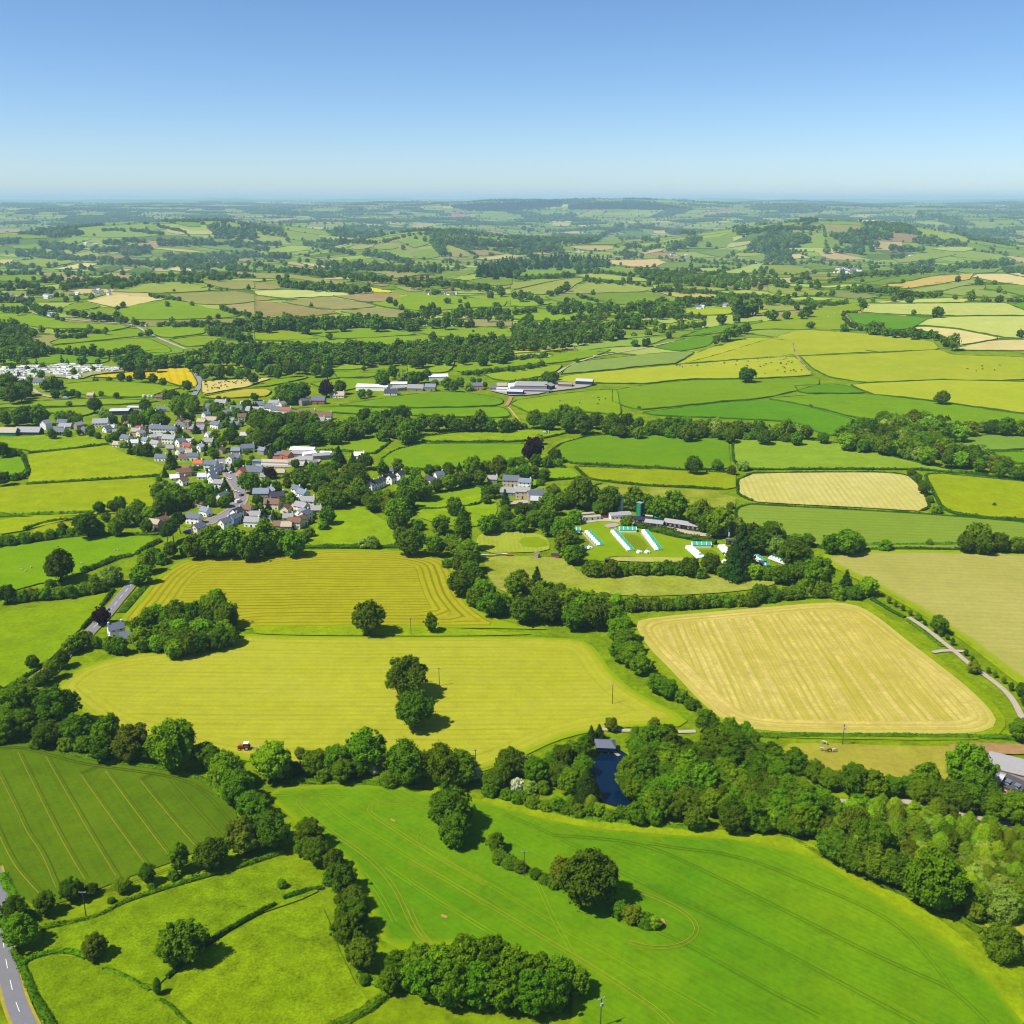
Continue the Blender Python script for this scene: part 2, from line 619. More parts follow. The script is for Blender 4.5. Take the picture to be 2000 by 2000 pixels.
# ------------------------------------------------------------------ hedges
AUTO_RUNS = []
def auto_hedge(B, d):
    step = float(np.clip(d / 120, 6, 30))
    Q = resample(B, step, True)
    cell = step * 1.9
    keep = []
    new = []
    for p in Q:
        kx, ky = int(p[0] // cell), int(p[1] // cell)
        near = False
        for ax in (-1, 0, 1):
            for ay in (-1, 0, 1):
                for (qx, qy) in HEDGE_HASH.get((round(cell, 1), kx + ax, ky + ay), ()):
                    if (p[0] - qx) ** 2 + (p[1] - qy) ** 2 < (step * 1.3) ** 2:
                        near = True
        keep.append(not near)
        if not near:
            new.append(p)
    for c2 in [round(float(np.clip(dd / 120, 6, 30)) * 1.9, 1) for dd in (d * .8, d, d * 1.25)] + [round(cell, 1)]:
        for p in new:
            HEDGE_HASH.setdefault((c2, int(p[0] // c2), int(p[1] // c2)), []).append((p[0], p[1]))
    n = len(Q)
    runs = []
    if all(keep):
        runs = [np.vstack([Q, Q[:1]])]
    elif any(keep):
        s0 = next(i for i in range(n) if not keep[i])
        cur = []
        for t in range(1, n + 1):
            i = (s0 + t) % n
            if keep[i]:
                cur.append(Q[i])
            else:
                if len(cur) >= 3:
                    runs.append(np.array(cur))
                cur = []
    if runs:
        AUTO_RUNS.append((runs, d))

def hedge_mesh(runs, w, h, d, leaf=True, mat=None, name='hedge'):
    V, F = [], []
    step = float(np.clip(d / 160, 1.6, 25))
    ls = max(.3, d * .0011)
    LV = []
    for run in runs:
        Q = resample(np.asarray(run)[:, :2], step)
        if len(Q) < 2:
            continue
        t = np.gradient(Q, axis=0)
        t /= np.maximum(np.hypot(t[:, 0], t[:, 1]), 1e-6)[:, None]
        nrm = np.stack([-t[:, 1], t[:, 0]], 1)
        base = len(V)
        prof = [(-.42, -.05), (-.44, .55), (-.22, .9), (.22, .9), (.44, .55), (.42, -.05)]
        wob = rng.uniform(.7, 1.25, (len(Q), 6))
        ss = np.arange(len(Q)) * step
        p1, p2 = rng.uniform(0, 6, 2)
        hw = rng.uniform(.85, 1.1, len(Q)) * (1 + .16 * np.sin(ss / 7 + p1) + .13 * np.sin(ss / 3.1 + p2))
        z0 = hgt(Q[:, 0], Q[:, 1])
        for i in range(len(Q)):
            for kx, (a, b) in enumerate(prof):
                o = a * w * wob[i, kx]
                V.append((Q[i, 0] + nrm[i, 0] * o, Q[i, 1] + nrm[i, 1] * o, z0[i] + b * h * hw[i] * (wob[i, kx] if b > .9 else 1)))
        for i in range(len(Q) - 1):
            for kx in range(5):
                a = base + 6 * i + kx
                F.append((a, a + 1, a + 7, a + 6))
        F.append(tuple(base + kx for kx in range(6)))
        F.append(tuple(base + 6 * (len(Q) - 1) + kx for kx in range(6))[::-1])
        if leaf:
            L = len(Q) * step
            nl = int(min(5000, L * (w + 2 * h) / (ls * ls) * .8))
            ii = rng.integers(0, len(Q) - 1, nl)
            ff = rng.random(nl)
            C = Q[ii] * (1 - ff[:, None]) + Q[ii + 1] * ff[:, None]
            th = rng.uniform(-.15, math.pi + .15, nl)
            C3 = np.column_stack([C + nrm[ii] * (np.cos(th) * w * rng.uniform(.38, .66, nl))[:, None], z0[ii] + np.clip(np.sin(th), .03, 1) * h * rng.uniform(.75, 1.18, nl) * hw[ii]])
            LV.append(C3)
    V = np.array(V)
    if LV:
        C3 = np.vstack(LV)
        n = len(C3)
        a = rng.normal(size=(n, 3))
        a /= np.linalg.norm(a, axis=1)[:, None]
        b = np.cross(a, rng.normal(size=(n, 3)))
        b /= np.linalg.norm(b, axis=1)[:, None]
        s = (ls * rng.uniform(.6, 1.3, n))[:, None]
        T = np.stack([C3 + a * s, C3 - a * s * .5 + b * s * .85, C3 - a * s * .5 - b * s * .85], 1).reshape(-1, 3)
        base = len(V)
        V = np.vstack([V, T])
        F = F + [(base + 3 * i, base + 3 * i + 1, base + 3 * i + 2) for i in range(n)]
    return mesh_np(name, V, F, mat)

M_HEDGE = leaf_mat('hedge_leaves', (58, 98, 22), val=.25)
M_HEDGE_L = leaf_mat('rough_hedge_leaves', (76, 118, 14), val=.25)

def hedge(tile, pts, label, w=2.2, h=1.8, light=False, smooth=1):
    P = chaikin(nat(tile, pts), smooth, False)
    Q = unproj(P)
    d = float(np.hypot(Q[:, 0], Q[:, 1]).mean())
    if d < 480:
        w, h = w * .62, h * .78
    me = hedge_mesh([Q], w, h, d, mat=M_HEDGE_L if light else M_HEDGE)
    return tag(link('hedge', me), label, 'hedge', 'hedges between the fields')

# ------------------------------------------------------------------ ribbons: roads, lanes, wheel tracks
def ribbon_mesh(name, xy, w, off, mat, step=3.0, smoothn=2, z=None):
    Q = resample(chaikin(xy, smoothn, False), step)
    t = np.gradient(Q, axis=0)
    t /= np.maximum(np.hypot(t[:, 0], t[:, 1]), 1e-6)[:, None]
    n = np.stack([-t[:, 1], t[:, 0]], 1) * w / 2
    d = np.hypot(Q[:, 0], Q[:, 1])
    L, Rr = Q + n, Q - n
    zz = off(d)
    V = np.empty((2 * len(Q), 3))
    V[0::2, :2], V[1::2, :2] = L, Rr
    V[0::2, 2] = hgt(L[:, 0], L[:, 1]) + zz
    V[1::2, 2] = hgt(Rr[:, 0], Rr[:, 1]) + zz
    i = np.arange(len(Q) - 1) * 2
    return mesh_np(name, V, np.stack([i, i + 1, i + 3, i + 2], 1), mat)

def offset_line(xy, o):
    t = np.gradient(xy, axis=0)
    t /= np.maximum(np.hypot(t[:, 0], t[:, 1]), 1e-6)[:, None]
    return xy + np.stack([-t[:, 1], t[:, 0]], 1) * o

M_TRACK_Y = paint('trodden_crop_straw', (172, 166, 46), rough=1, spec=0, var=.3)
M_TRACK_D = paint('trodden_crop_green', (70, 104, 10), rough=1, spec=0, var=.25)
M_TRACK_G = paint('trodden_wheat_dark', (60, 126, 6), rough=1, spec=0, var=.25)
M_TRACK_L = paint('trodden_crop_pale_green', (124, 184, 22), rough=1, spec=0, var=.25)
def wheel_tracks(parent, tile, pts, mat, gap=1.2, w=.42, pair=True, lift=.22, mat2=None):
    Q = unproj(chaikin(nat(tile, pts), 2, False))[:, :2]
    for s in ((-.5, .5) if pair else (0,)):
        m_ = mat2 if (mat2 is not None and s > 0) else mat
        me = ribbon_mesh('wheel_track', offset_line(resample(Q, 4), s * gap), w, lambda d: f_off(d) + lift, m_, 2.5, 1)
        link('wheel_track', me, parent)

# ================================================================== fields near the camera
def fm(n, *a, **k):
    return field_mat(n, *a, **k)

fA = field('barley_field', 'U7', [(-90, 600), (150, 572), (320, 605), (470, 648), (620, 695), (900, 740), (1100, 765), (1300, 815), (1500, 855), (1640, 940), (1760, 1060), (1810, 1160), (1740, 1280), (1640, 1340), (1450, 1420), (1300, 1490), (1100, 1555), (900, 1625), (700, 1710), (480, 1800), (260, 1815), (200, 1795), (150, 1730), (0, 1540), (-90, 1440)],
           fm('barley_crop', (64, 128, 14), (86, 144, 26), row=2.2, rowc=.14, C=(66, 116, 10), fine=.8, finec=.2, big=.018, patch=(98, 146, 30), patchamt=.25, streak=.25), rows=('U7', [(150, 660), (640, 1560)]), smooth=1)
for ln, col in (([(0, 810), (160, 1130), (230, 1290), (320, 1390), (440, 1680)], 0), ([(150, 660), (390, 1150), (530, 1410), (660, 1620)], 0), ([(360, 690), (620, 1150), (890, 1590)], 0), ([(625, 830), (850, 1150), (1110, 1500)], 0),
                ([(810, 800), (1070, 1150), (1310, 1465)], 0), ([(1075, 875), (1300, 1150), (1490, 1365)], 0), ([(1300, 880), (1500, 1110), (1690, 1310)], 1), ([(1480, 915), (1620, 1040), (1750, 1200)], 1),
                ([(-40, 1160), (60, 1400), (160, 1560), (310, 1720)], 0), ([(-60, 640), (150, 618), (330, 668), (560, 735), (750, 768), (1000, 800), (1150, 822), (1300, 848), (1470, 905), (1600, 990)], 1),
                ([(610, 820), (650, 780), (750, 768)], 1), ([(1065, 870), (1060, 835), (1150, 822)], 1), ([(520, 1800), (860, 1680), (1300, 1540), (1560, 1440)], 1)):
    wheel_tracks(fA, 'U7', ln, (M_TRACK_Y, M_TRACK_D)[col], w=(.2, .26)[col], mat2=M_TRACK_D)

fB = field('young_wheat_field', 'W', [(500, 1492), (600, 1481), (720, 1480), (800, 1492), (905, 1508), (1000, 1535), (1120, 1560), (1240, 1570), (1400, 1582), (1500, 1600), (1580, 1640), (1680, 1700), (1780, 1765), (1860, 1835), (1920, 1910), (1990, 2010), (1990, 2130), (1000, 2130), (1080, 1960), (1080, 1840), (960, 1800), (830, 1780), (730, 1800), (700, 1720), (668, 1640), (610, 1592), (545, 1540), (505, 1505)],
           fm('young_wheat', (56, 146, 2), (90, 170, 4), row=2.0, rowc=.14, C=(58, 132, 2), fine=.5, finec=.24, big=.013, patch=(108, 172, 8), patchamt=.4, streak=.3, edgeC=(128, 180, 6), edgew=2.0), rows=('V5', [(0, 720), (760, 1180)]))
for t, ln, col in (('V4', [(620, 10), (505, 30), (500, 80), (620, 190), (760, 300), (960, 430), (1100, 540), (1250, 730), (1310, 870), (1370, 1000), (1430, 1090), (1530, 1165)], 0),
                   ('V4', [(1490, 110), (1250, 72), (1100, 70), (1030, 105), (1045, 155), (1250, 285), (1450, 420), (1932, 690)], 0),
                   ('V4', [(1560, 250), (1440, 290), (1400, 350), (1480, 445), (1700, 570), (1932, 700)], 2),
                   ('V4', [(680, 30), (830, 180), (1100, 330), (1400, 520), (1660, 680), (1932, 850)], 2), ('V4', [(1180, 560), (1500, 780), (1750, 930), (1932, 1040)], 2),
                   ('V4', [(1000, 610), (1100, 720), (1180, 860), (1240, 980)], 2), ('V4', [(280, 22), (420, 18), (620, 10), (900, 30)], 2),
                   ('V5', [(0, 710), (200, 840), (500, 1040), (790, 1200)], 2), ('V5', [(0, 590), (300, 750), (600, 930), (900, 1110), (1150, 1260), (1400, 1420), (1600, 1560), (1680, 1660)], 0),
                   ('V5', [(400, 680), (700, 860), (1000, 1040), (1300, 1200), (1932, 1560)], 2), ('V5', [(1330, 750), (1500, 800), (1700, 890), (1800, 970), (1820, 1040), (1750, 1105), (1650, 1140), (1500, 1140), (1380, 1100)], 0),
                   ('V5', [(600, 300), (850, 400), (1100, 530), (1300, 650), (1932, 960), (2332, 1152), (2732, 1372), (3182, 1610)], 1), ('V5', [(900, 430), (1200, 450), (1500, 490), (1932, 692), (2332, 892), (2832, 1142), (3182, 1302), (3382, 1382), (3452, 1432), (3632, 1612)], 1), ('V5', [(1500, 480), (1700, 515), (1932, 537), (2182, 597), (2482, 722), (2782, 842), (2982, 942), (3132, 1052), (3282, 1222), (3412, 1392)], 1), ('V5', [(1560, 1040), (1750, 1120), (1932, 1222), (2232, 1392), (2582, 1572)], 1),
                   ('V5', [(800, 720), (900, 950), (1030, 1180)], 2), ('V5', [(0, 890), (60, 1040), (140, 1120)], 0)):
    wheel_tracks(fB, t, ln, (M_TRACK_Y, M_TRACK_G, M_TRACK_L)[col], w=(.2, .18, .16)[col])
M_BARE = paint('bare_patch_of_soil', (196, 158, 92), rough=1, spec=0, var=.3)
for t, pts in (('V4', [(1200, 195), (1225, 200), (1255, 222), (1240, 228), (1210, 212)]), ('V4', [(1580, 920), (1620, 925), (1650, 945), (1630, 955), (1590, 940)]), ('V5', [(1450, 905), (1520, 930), (1600, 960), (1640, 985), (1580, 1010), (1540, 960)])):
    field('bare_patch', t, pts, M_BARE, smooth=2, hedge=False, lift=.25)
M_MARGIN = fm('grass_margin', (128, 176, 4), (152, 184, 8), fine=.7, finec=.3, big=.05)
field('field_margin', 'W', [(900, 1500), (1000, 1522), (1120, 1548), (1240, 1560), (1400, 1570), (1510, 1583), (1600, 1628), (1700, 1690), (1800, 1755), (1880, 1825), (1940, 1900), (2010, 2000), (1985, 2010), (1900, 1890), (1840, 1815), (1770, 1762), (1680, 1706), (1590, 1652), (1500, 1605), (1400, 1588), (1240, 1576), (1120, 1566), (1000, 1542), (905, 1515)], M_MARGIN, hedge=False, lift=.1)

hayrow = dict( fine=.9, finec=.16, big=.012)
fD = field('hay_field', 'W', [(98, 1305), (125, 1278), (160, 1256), (230, 1238), (330, 1228), (400, 1212), (455, 1196), (500, 1200), (700, 1203), (1000, 1203), (1105, 1208), (1130, 1232), (1150, 1265), (1200, 1310), (1270, 1342), (1302, 1364), (1290, 1374), (1190, 1372), (1110, 1382), (1040, 1402), (990, 1428), (950, 1442), (900, 1462), (840, 1470), (750, 1462), (600, 1462), (480, 1440), (380, 1420), (300, 1400), (200, 1378), (130, 1325)],
           fm('mown_hay', (194, 196, 48), (182, 186, 40), row=3.6, rowc=.3, C=(158, 154, 16), edgeC=(138, 186, 10), edgew=2.5, patch=(202, 200, 80), patchamt=.35, streak=.35, head=12, **hayrow), rows=('U8', [(0, 410), (1932, 412)]))
fE = field('hay_field', 'W', [(225, 1172), (255, 1140), (295, 1092), (330, 1064), (375, 1052), (480, 1052), (560, 1042), (640, 1037), (760, 1040), (830, 1052), (856, 1068), (868, 1112), (892, 1150), (940, 1172), (1000, 1184), (1060, 1190), (900, 1186), (500, 1186), (470, 1186), (430, 1195), (300, 1195), (225, 1180)],
           fm('raked_hay', (194, 190, 36), (186, 184, 30), row=3.7, rowc=.75, C=(148, 146, 8), edgeC=(140, 186, 10), edgew=2.5, wob=4, head=21, **hayrow), rows=('U3', [(300, 700), (1500, 690)]))
field('grass_baulk', 'U3', [(390, 945), (700, 945), (1100, 952), (1400, 955), (1932, 960), (2200, 985), (2500, 1000), (2500, 1008), (1932, 1020), (1400, 1018), (900, 1016), (390, 1005), (330, 985)], M_MARGIN, hedge=False, lift=.06)
fF = field('stubble_field', 'W', [(1195, 1176), (1230, 1166), (1400, 1151), (1550, 1138), (1612, 1140), (1652, 1162), (1720, 1217), (1780, 1262), (1830, 1302), (1870, 1342), (1882, 1365), (1862, 1384), (1750, 1387), (1600, 1385), (1450, 1382), (1380, 1370), (1330, 1335), (1270, 1270), (1220, 1220)],
           fm('cut_grass_stubble', (240, 218, 126), (228, 206, 106), row=3.3, rowc=.5, C=(198, 186, 56), head=10, fine=.6, finec=.25, big=.016, patch=(190, 182, 42), streak=.6, patchamt=.25, wob=2, edgeC=(214, 204, 100), edgew=1.5), rows=('U6', [(330, 760), (700, 1270)]))
field('field_margin', 'W', [(1180, 1180), (1230, 1160), (1400, 1145), (1550, 1130), (1625, 1132), (1665, 1158), (1735, 1215), (1795, 1262), (1850, 1305), (1890, 1345), (1902, 1370), (1875, 1396), (1750, 1398), (1600, 1396), (1440, 1392), (1360, 1375), (1310, 1335), (1250, 1275), (1200, 1225)], fm('mown_margin', (128, 176, 4), (150, 184, 8), fine=.7, finec=.3, big=.05), hedge=False, lift=-.1)
fG = field('wheat_field', 'U6', [(430, 345), (480, 322), (700, 305), (1200, 305), (1600, 312), (1990, 325), (2300, 345), (2300, 1520), (1932, 1290), (1800, 1205), (1650, 1085), (1500, 965), (1350, 872), (1150, 745), (1000, 662), (860, 582), (700, 505), (560, 435), (470, 393)],
           fm('ripening_wheat', (204, 194, 104), (190, 186, 88), row=5.0, rowc=.22, C=(150, 172, 66), fine=.6, finec=.12, big=.012, patch=(216, 186, 116), patchamt=.12, edgeC=(160, 188, 50), edgew=3, wob=1), rows=('U6', [(600, 400), (1900, 450)]))
field('field_margin', 'U6', [(2300, 1600), (1932, 1330), (1800, 1240), (1640, 1110), (1480, 985), (1330, 890), (1130, 762), (980, 680), (840, 598), (680, 520), (540, 450), (440, 395), (400, 345), (450, 310), (700, 290), (1200, 290), (1990, 308), (2300, 330)], fm('mown_margin', (128, 176, 4), (150, 184, 8)), hedge=False, lift=-.1)

PAS = fm('pasture', (112, 180, 2), (134, 184, 6), fine=.6, finec=.28, big=.014, patch=(92, 150, 4), patchamt=.5, bump=.1)
PASY = fm('dry_pasture', (150, 184, 4), (166, 184, 10), fine=.5, finec=.22, big=.012, patch=(128, 160, 4), patchamt=.4)
PASB = fm('lush_pasture', (86, 172, 0), (100, 180, 4), fine=.5, finec=.16, big=.012)
PASR = fm('rough_pasture', (152, 172, 44), (176, 180, 66), fine=.5, finec=.35, big=.02, patch=(116, 150, 20), patchamt=.6)
# bottom left pastures
field('pasture', 'V3', [(300, 840), (480, 800), (700, 740), (900, 660), (1200, 560), (1500, 470), (1932, 350), (2100, 300), (2200, 420), (2420, 560), (2420, 560), (2050, 690), (1900, 740), (1640, 880), (1300, 1150), (1230, 1260), (1100, 1270), (900, 1180), (760, 1110), (660, 1050), (500, 1010), (340, 1000)], fm('grazed_meadow', (92, 158, 2), (118, 172, 4), fine=1.3, finec=.5, big=.02, patch=(76, 142, 2), patchamt=.5, bump=.2), hedge=False)
field('pasture', 'V3', [(2420, 640), (2480, 760), (2560, 1000), (2640, 1150), (2720, 1330), (2850, 1420), (2700, 1500), (2500, 1650), (1400, 1650), (1300, 1400), (1260, 1250), (1680, 920), (1900, 780), (2100, 690)], fm('grazed_meadow_dry', (106, 166, 2), (130, 176, 6), fine=1.2, finec=.5, big=.02, patch=(84, 150, 2), patchamt=.5, bump=.2), hedge=False)
field('pasture', 'V3', [(200, 1130), (260, 1060), (400, 1020), (600, 1050), (780, 1130), (1000, 1230), (1180, 1310), (1330, 1430), (1440, 1600), (480, 1650), (400, 1450), (300, 1330), (200, 1200)], fm('grazed_meadow', (92, 158, 2), (118, 172, 4)), hedge=False)
# left
field('pasture', 'U2', [(-60, 430), (300, 378), (700, 328), (1000, 318), (1415, 316), (1375, 372), (1230, 480), (1170, 490), (950, 550), (740, 640), (600, 710), (400, 728), (160, 795), (-60, 860)], PASB, hedge=False)
field('pasture', 'U2', [(-60, 1010), (230, 975), (650, 895), (900, 845), (1010, 798), (960, 885), (830, 1045), (740, 1145), (640, 1215), (450, 1435), (150, 1615), (-60, 1730)], fm('long_pasture', (104, 172, 2), (124, 178, 6), fine=.6, finec=.26, big=.018, patch=(130, 186, 10), patchamt=.5, bump=.1), hedge=False)
field('pasture', 'U2', [(-60, 152), (690, 138), (650, 162), (300, 242), (200, 272), (-60, 310)], PASY, hedge=False)
field('pasture', 'U2', [(270, 268), (450, 205), (680, 175), (680, 265), (400, 285), (290, 305)], PASY, hedge=False)
field('pasture', 'T5', [(-60, 870), (450, 822), (700, 850), (900, 822), (1030, 900), (700, 945), (270, 990), (210, 960), (-60, 932)], PAS, hedge=False)
field('pasture', 'T5', [(270, 1010), (700, 962), (1030, 925), (1150, 990), (1350, 1060), (1560, 1130), (1500, 1205), (1000, 1235), (250, 1280), (290, 1200), (270, 1080)], PASY, hedge=False)
field('pasture', 'T5', [(-60, 1320), (250, 1295), (1000, 1253), (1500, 1218), (1450, 1350), (1450, 1450), (1440, 1546), (-60, 1625)], PASY, hedge=False)
field('pasture', 'T5', [(-60, 1030), (180, 1012), (230, 1100), (240, 1175), (80, 1212), (-60, 1175)], PASB, hedge=False)
# camp and meadow
field('camp_lawn', 'U5', [(60, 390), (130, 330), (300, 300), (450, 310), (540, 350), (700, 400), (950, 450), (1150, 490), (1290, 500), (1280, 580), (1200, 640), (900, 600), (340, 560), (310, 620), (160, 600), (120, 520)], fm('mown_lawn', (112, 178, 0), (130, 186, 4), fine=.6, finec=.12, big=.03), hedge=False, lift=.02)
for q in ([(100, 410), (140, 400), (225, 490), (150, 500), (110, 490)], [(430, 405), (570, 400), (660, 530), (500, 520)], [(1000, 525), (1130, 515), (1220, 590), (1050, 590)]):
    field('trodden_lawn', 'U5', q, fm('trodden_turf', (118, 152, 4), (134, 158, 10), fine=.5, finec=.15), hedge=False, lift=.1, smooth=1)
field('meadow', 'U4', [(340, 290), (700, 285), (990, 305), (1060, 470), (900, 480), (340, 495)], fm('mown_meadow', (178, 190, 62), (164, 184, 44), row=2.6, rowc=.45, C=(200, 200, 90), fine=.6, finec=.2), rows=('U4', [(400, 300), (420, 480)]), hedge=False)
field('camp_lawn', 'U4', [(720, 345), (980, 340), (1040, 440), (760, 440)], fm('mown_lawn', (112, 178, 0), (130, 186, 4)), hedge=False, lift=.1)
field('meadow', 'U4', [(400, 520), (900, 520), (1180, 540), (1240, 600), (1310, 690), (1560, 700), (2000, 700), (2900, 710), (3200, 690), (3250, 760), (2900, 850), (2000, 900), (1700, 890), (1300, 860), (1000, 790), (640, 890), (500, 800), (430, 650)], fm('tall_meadow_grass', (164, 180, 50), (178, 182, 78), fine=.45, finec=.3, big=.025, patch=(128, 168, 14), patchamt=.7, bump=.15), hedge=False)
field('bare_strip', 'U5', [(340, 575), (700, 580), (960, 585), (1010, 600), (880, 620), (400, 610), (330, 600)], fm('bleached_grass', (196, 196, 96), (206, 200, 112), fine=.5, finec=.2), hedge=False, lift=.12)
field('pasture', 'W', [(575, 1022), (600, 990), (630, 950), (680, 955), (750, 1000), (765, 1030), (650, 1034), (580, 1031)], PAS, hedge=False)
field('pasture', 'W', [(780, 965), (850, 950), (905, 930), (935, 940), (940, 975), (900, 1000), (800, 985)], PAS, hedge=False)
field('paddock', 'V2', [(600, 290), (850, 282), (1200, 300), (1500, 300), (1640, 300), (1720, 345), (1560, 420), (1500, 500), (1330, 470), (1200, 480), (930, 450), (760, 390), (640, 330)], fm('grazed_paddock', (178, 178, 52), (186, 172, 70), fine=.5, finec=.2, big=.03, patch=(150, 178, 20), patchamt=.5), hedge=False)
field('bare_yard', 'V2', [(1480, 300), (1640, 282), (1932, 292), (2000, 300), (2000, 350), (1800, 345), (1640, 335)], fm('red_earth', (196, 152, 104), (186, 160, 92), fine=.5, finec=.2), hedge=False, lift=.12)
field('paddock', 'V2', [(1690, 1262), (1800, 1255), (1990, 1265), (1990, 1340), (1850, 1320), (1730, 1320)], fm('grazed_paddock', (178, 178, 52), (186, 172, 70)), hedge=False)
# middle
GW = fm('green_wheat', (132, 182, 76), (124, 176, 66), row=6, rowc=.3, C=(96, 154, 48), fine=.5, finec=.1, wob=1)
field('green_wheat_field', 'W', [(1388, 952), (1500, 958), (1650, 966), (1780, 974), (1990, 992), (1990, 1052), (1800, 1036), (1600, 1038), (1540, 1036), (1480, 1010), (1420, 1005), (1388, 985)], GW, rows=('U6', [(0, 100), (1900, 160)]), hedge=True)
field('stubble_field', 'W', [(1392, 896), (1500, 893), (1700, 893), (1725, 905), (1745, 935), (1758, 968), (1650, 960), (1500, 953), (1392, 946)], fm('pale_stubble', (232, 220, 136), (220, 210, 112), row=4.2, rowc=.5, C=(200, 192, 74), fine=.5, finec=.15), rows=('T8', [(1500, 1220), (1620, 1420)]))
field('pasture', 'W', [(1745, 893), (1850, 902), (1990, 917), (1990, 988), (1850, 976), (1780, 968), (1765, 935), (1748, 905)], PASY)
field('oat_field', 'W', [(1382, 826), (1500, 830), (1600, 840), (1700, 868), (1800, 890), (1900, 903), (1990, 913), (1860, 898), (1740, 887), (1600, 886), (1400, 887), (1384, 870)], fm('oat_crop', (124, 184, 64), (112, 176, 44), fine=.35, finec=.18, big=.02))
field('pasture', 'W', [(1035, 856), (1060, 838), (1110, 824), (1200, 820), (1300, 822), (1374, 826), (1379, 886), (1300, 888), (1200, 881), (1080, 876)], fm('deep_green_ley', (80, 166, 6), (92, 172, 12), fine=.5, finec=.12))
field('pasture', 'W', [(1085, 882), (1200, 886), (1300, 891), (1388, 894), (1388, 925), (1200, 916), (1110, 905)], PASY)
field('pasture', 'W', [(1115, 912), (1250, 922), (1388, 930), (1388, 968), (1250, 952), (1130, 932)], PASR)
field('pasture', 'W', [(720, 868), (745, 850), (800, 839), (990, 838), (1012, 850), (985, 866), (900, 882), (800, 888), (725, 884)], PASB)
field('pasture', 'W', [(790, 826), (900, 812), (1020, 811), (1085, 813), (1040, 825), (985, 834), (800, 835)], PAS)
# ================================================================== fields of the middle distance and beyond
def cmat(c):
    n = 'field_' + '_'.join(str(v) for v in c)
    B = tuple(min(255, v + 8) for v in c)
    return fm(n, c, B, fine=.22, finec=.12, big=.008, patch=tuple(int(v * .86) for v in c), patchamt=.35)

def ff(tile, c, *polys):
    nm = 'pasture' if c[1] > c[0] + 12 else ('stubble_field' if c[0] > 185 else 'fallow_field')
    if c[1] > c[0] + 30:
        c = (int(c[0] * .88), int(c[1] * .93), c[2])
    for p in polys:
        field(nm, tile, p, cmat(c), smooth=1)

field('rapeseed_field', 'T5', [(820, 268), (1280, 232), (1500, 190), (1700, 168), (1780, 192), (1830, 260), (1870, 340), (1840, 385), (1700, 365), (1600, 330), (1500, 292), (1100, 287), (870, 282)], fm('rapeseed_in_flower', (242, 214, 8), (236, 204, 10), row=9, rowc=.5, C=(196, 176, 10), fine=.4, finec=.1), rows=('T5', [(1620, 190), (1660, 330)]))
G1, G2, G3, G4 = (118, 186, 8), (136, 192, 14), (98, 182, 4), (150, 194, 26)
ff('T5', G2, [(440, 390), (700, 330), (1000, 315), (1280, 330), (1500, 350), (1750, 378), (1600, 400), (1400, 468), (950, 465), (750, 440), (600, 410)])
ff('T5', (136, 184, 40), [(-60, 545), (400, 503), (840, 482), (1550, 500), (1300, 530), (970, 540), (800, 545), (-60, 572)], [(-60, 592), (400, 577), (840, 557), (920, 620), (700, 660), (480, 612)])
ff('T5', G3, [(240, 82), (700, 56), (1030, 76), (1030, 140), (730, 160), (250, 150)], [(1080, 60), (1400, 30), (1700, 2), (1760, 40), (1500, 80), (1100, 75)], [(-40, 110), (60, 100), (200, 150), (100, 170), (-40, 165)])
ff('T6', (166, 188, 30), [(-30, 192), (440, 150), (440, 200), (250, 232)])
ff('T6', (224, 204, 112), [(-30, 318), (400, 297), (500, 290), (670, 280), (500, 330), (400, 372), (-30, 445)])
ff('T6', (198, 188, 50), [(-30, 470), (400, 387), (640, 395), (600, 462), (100, 482)])
ff('T6', G2, [(700, 142), (1000, 126), (1300, 126), (1620, 170), (1500, 200), (1200, 212), (750, 202)])
ff('T6', G1, [(1220, 230), (1640, 240), (1600, 280), (1250, 282)], [(1000, 342), (1250, 292), (1660, 300), (1640, 342), (1340, 402), (1250, 430)], [(430, 372), (700, 292), (1010, 262), (950, 292), (560, 372)])
ff('T6', G3, [(1270, 540), (1600, 492), (1932, 446), (2250, 410), (2500, 432), (2820, 482), (2800, 545), (2400, 560), (1932, 566), (1400, 550)], [(800, 582), (1200, 556), (1800, 580), (2400, 572), (2800, 562), (2870, 600), (2890, 660), (2500, 660), (1932, 640), (1700, 640), (1000, 602)])
ff('T6', G1, [(820, 862), (930, 842), (1750, 852), (1740, 900), (1590, 1008), (1300, 970), (800, 970)])
ff('T7', G2, [(960, 532), (1000, 502), (1400, 442), (1800, 402), (1960, 400), (2000, 640), (1600, 600), (1200, 640), (1050, 582)], [(-20, 132), (430, 122), (400, 200), (340, 240), (-20, 232)])
ff('T7', G1, [(440, 222), (450, 152), (700, 137), (1000, 117), (1240, 97), (1230, 150), (900, 190), (500, 240)], [(160, 72), (530, 62), (880, 37), (760, 60), (480, 110), (200, 115)], [(1240, 122), (1500, 37), (1932, 7), (1750, 80), (1500, 130), (1260, 160)])
ff('T7', G4, [(700, 252), (1000, 212), (1200, 182), (1460, 152), (1370, 240), (1200, 280), (940, 320), (800, 300)])
ff('T7', (206, 200, 52), [(690, 76), (900, 42), (1500, 2), (1530, 10), (1200, 45), (900, 60)])
ff('T7', (120, 196, 0), [(20, 1440), (400, 1340), (580, 1292), (700, 1312), (680, 1400), (700, 1480), (500, 1500), (0, 1540)], [(1150, 1330), (1300, 1250), (1640, 1230), (1500, 1132), (1140, 1122)])
ff('T7', (150, 190, 98), [(1430, 250), (1480, 192), (1600, 132), (1932, 97), (2230, 62), (2710, 27), (2630, 80), (2490, 155), (2230, 170), (1932, 205)])
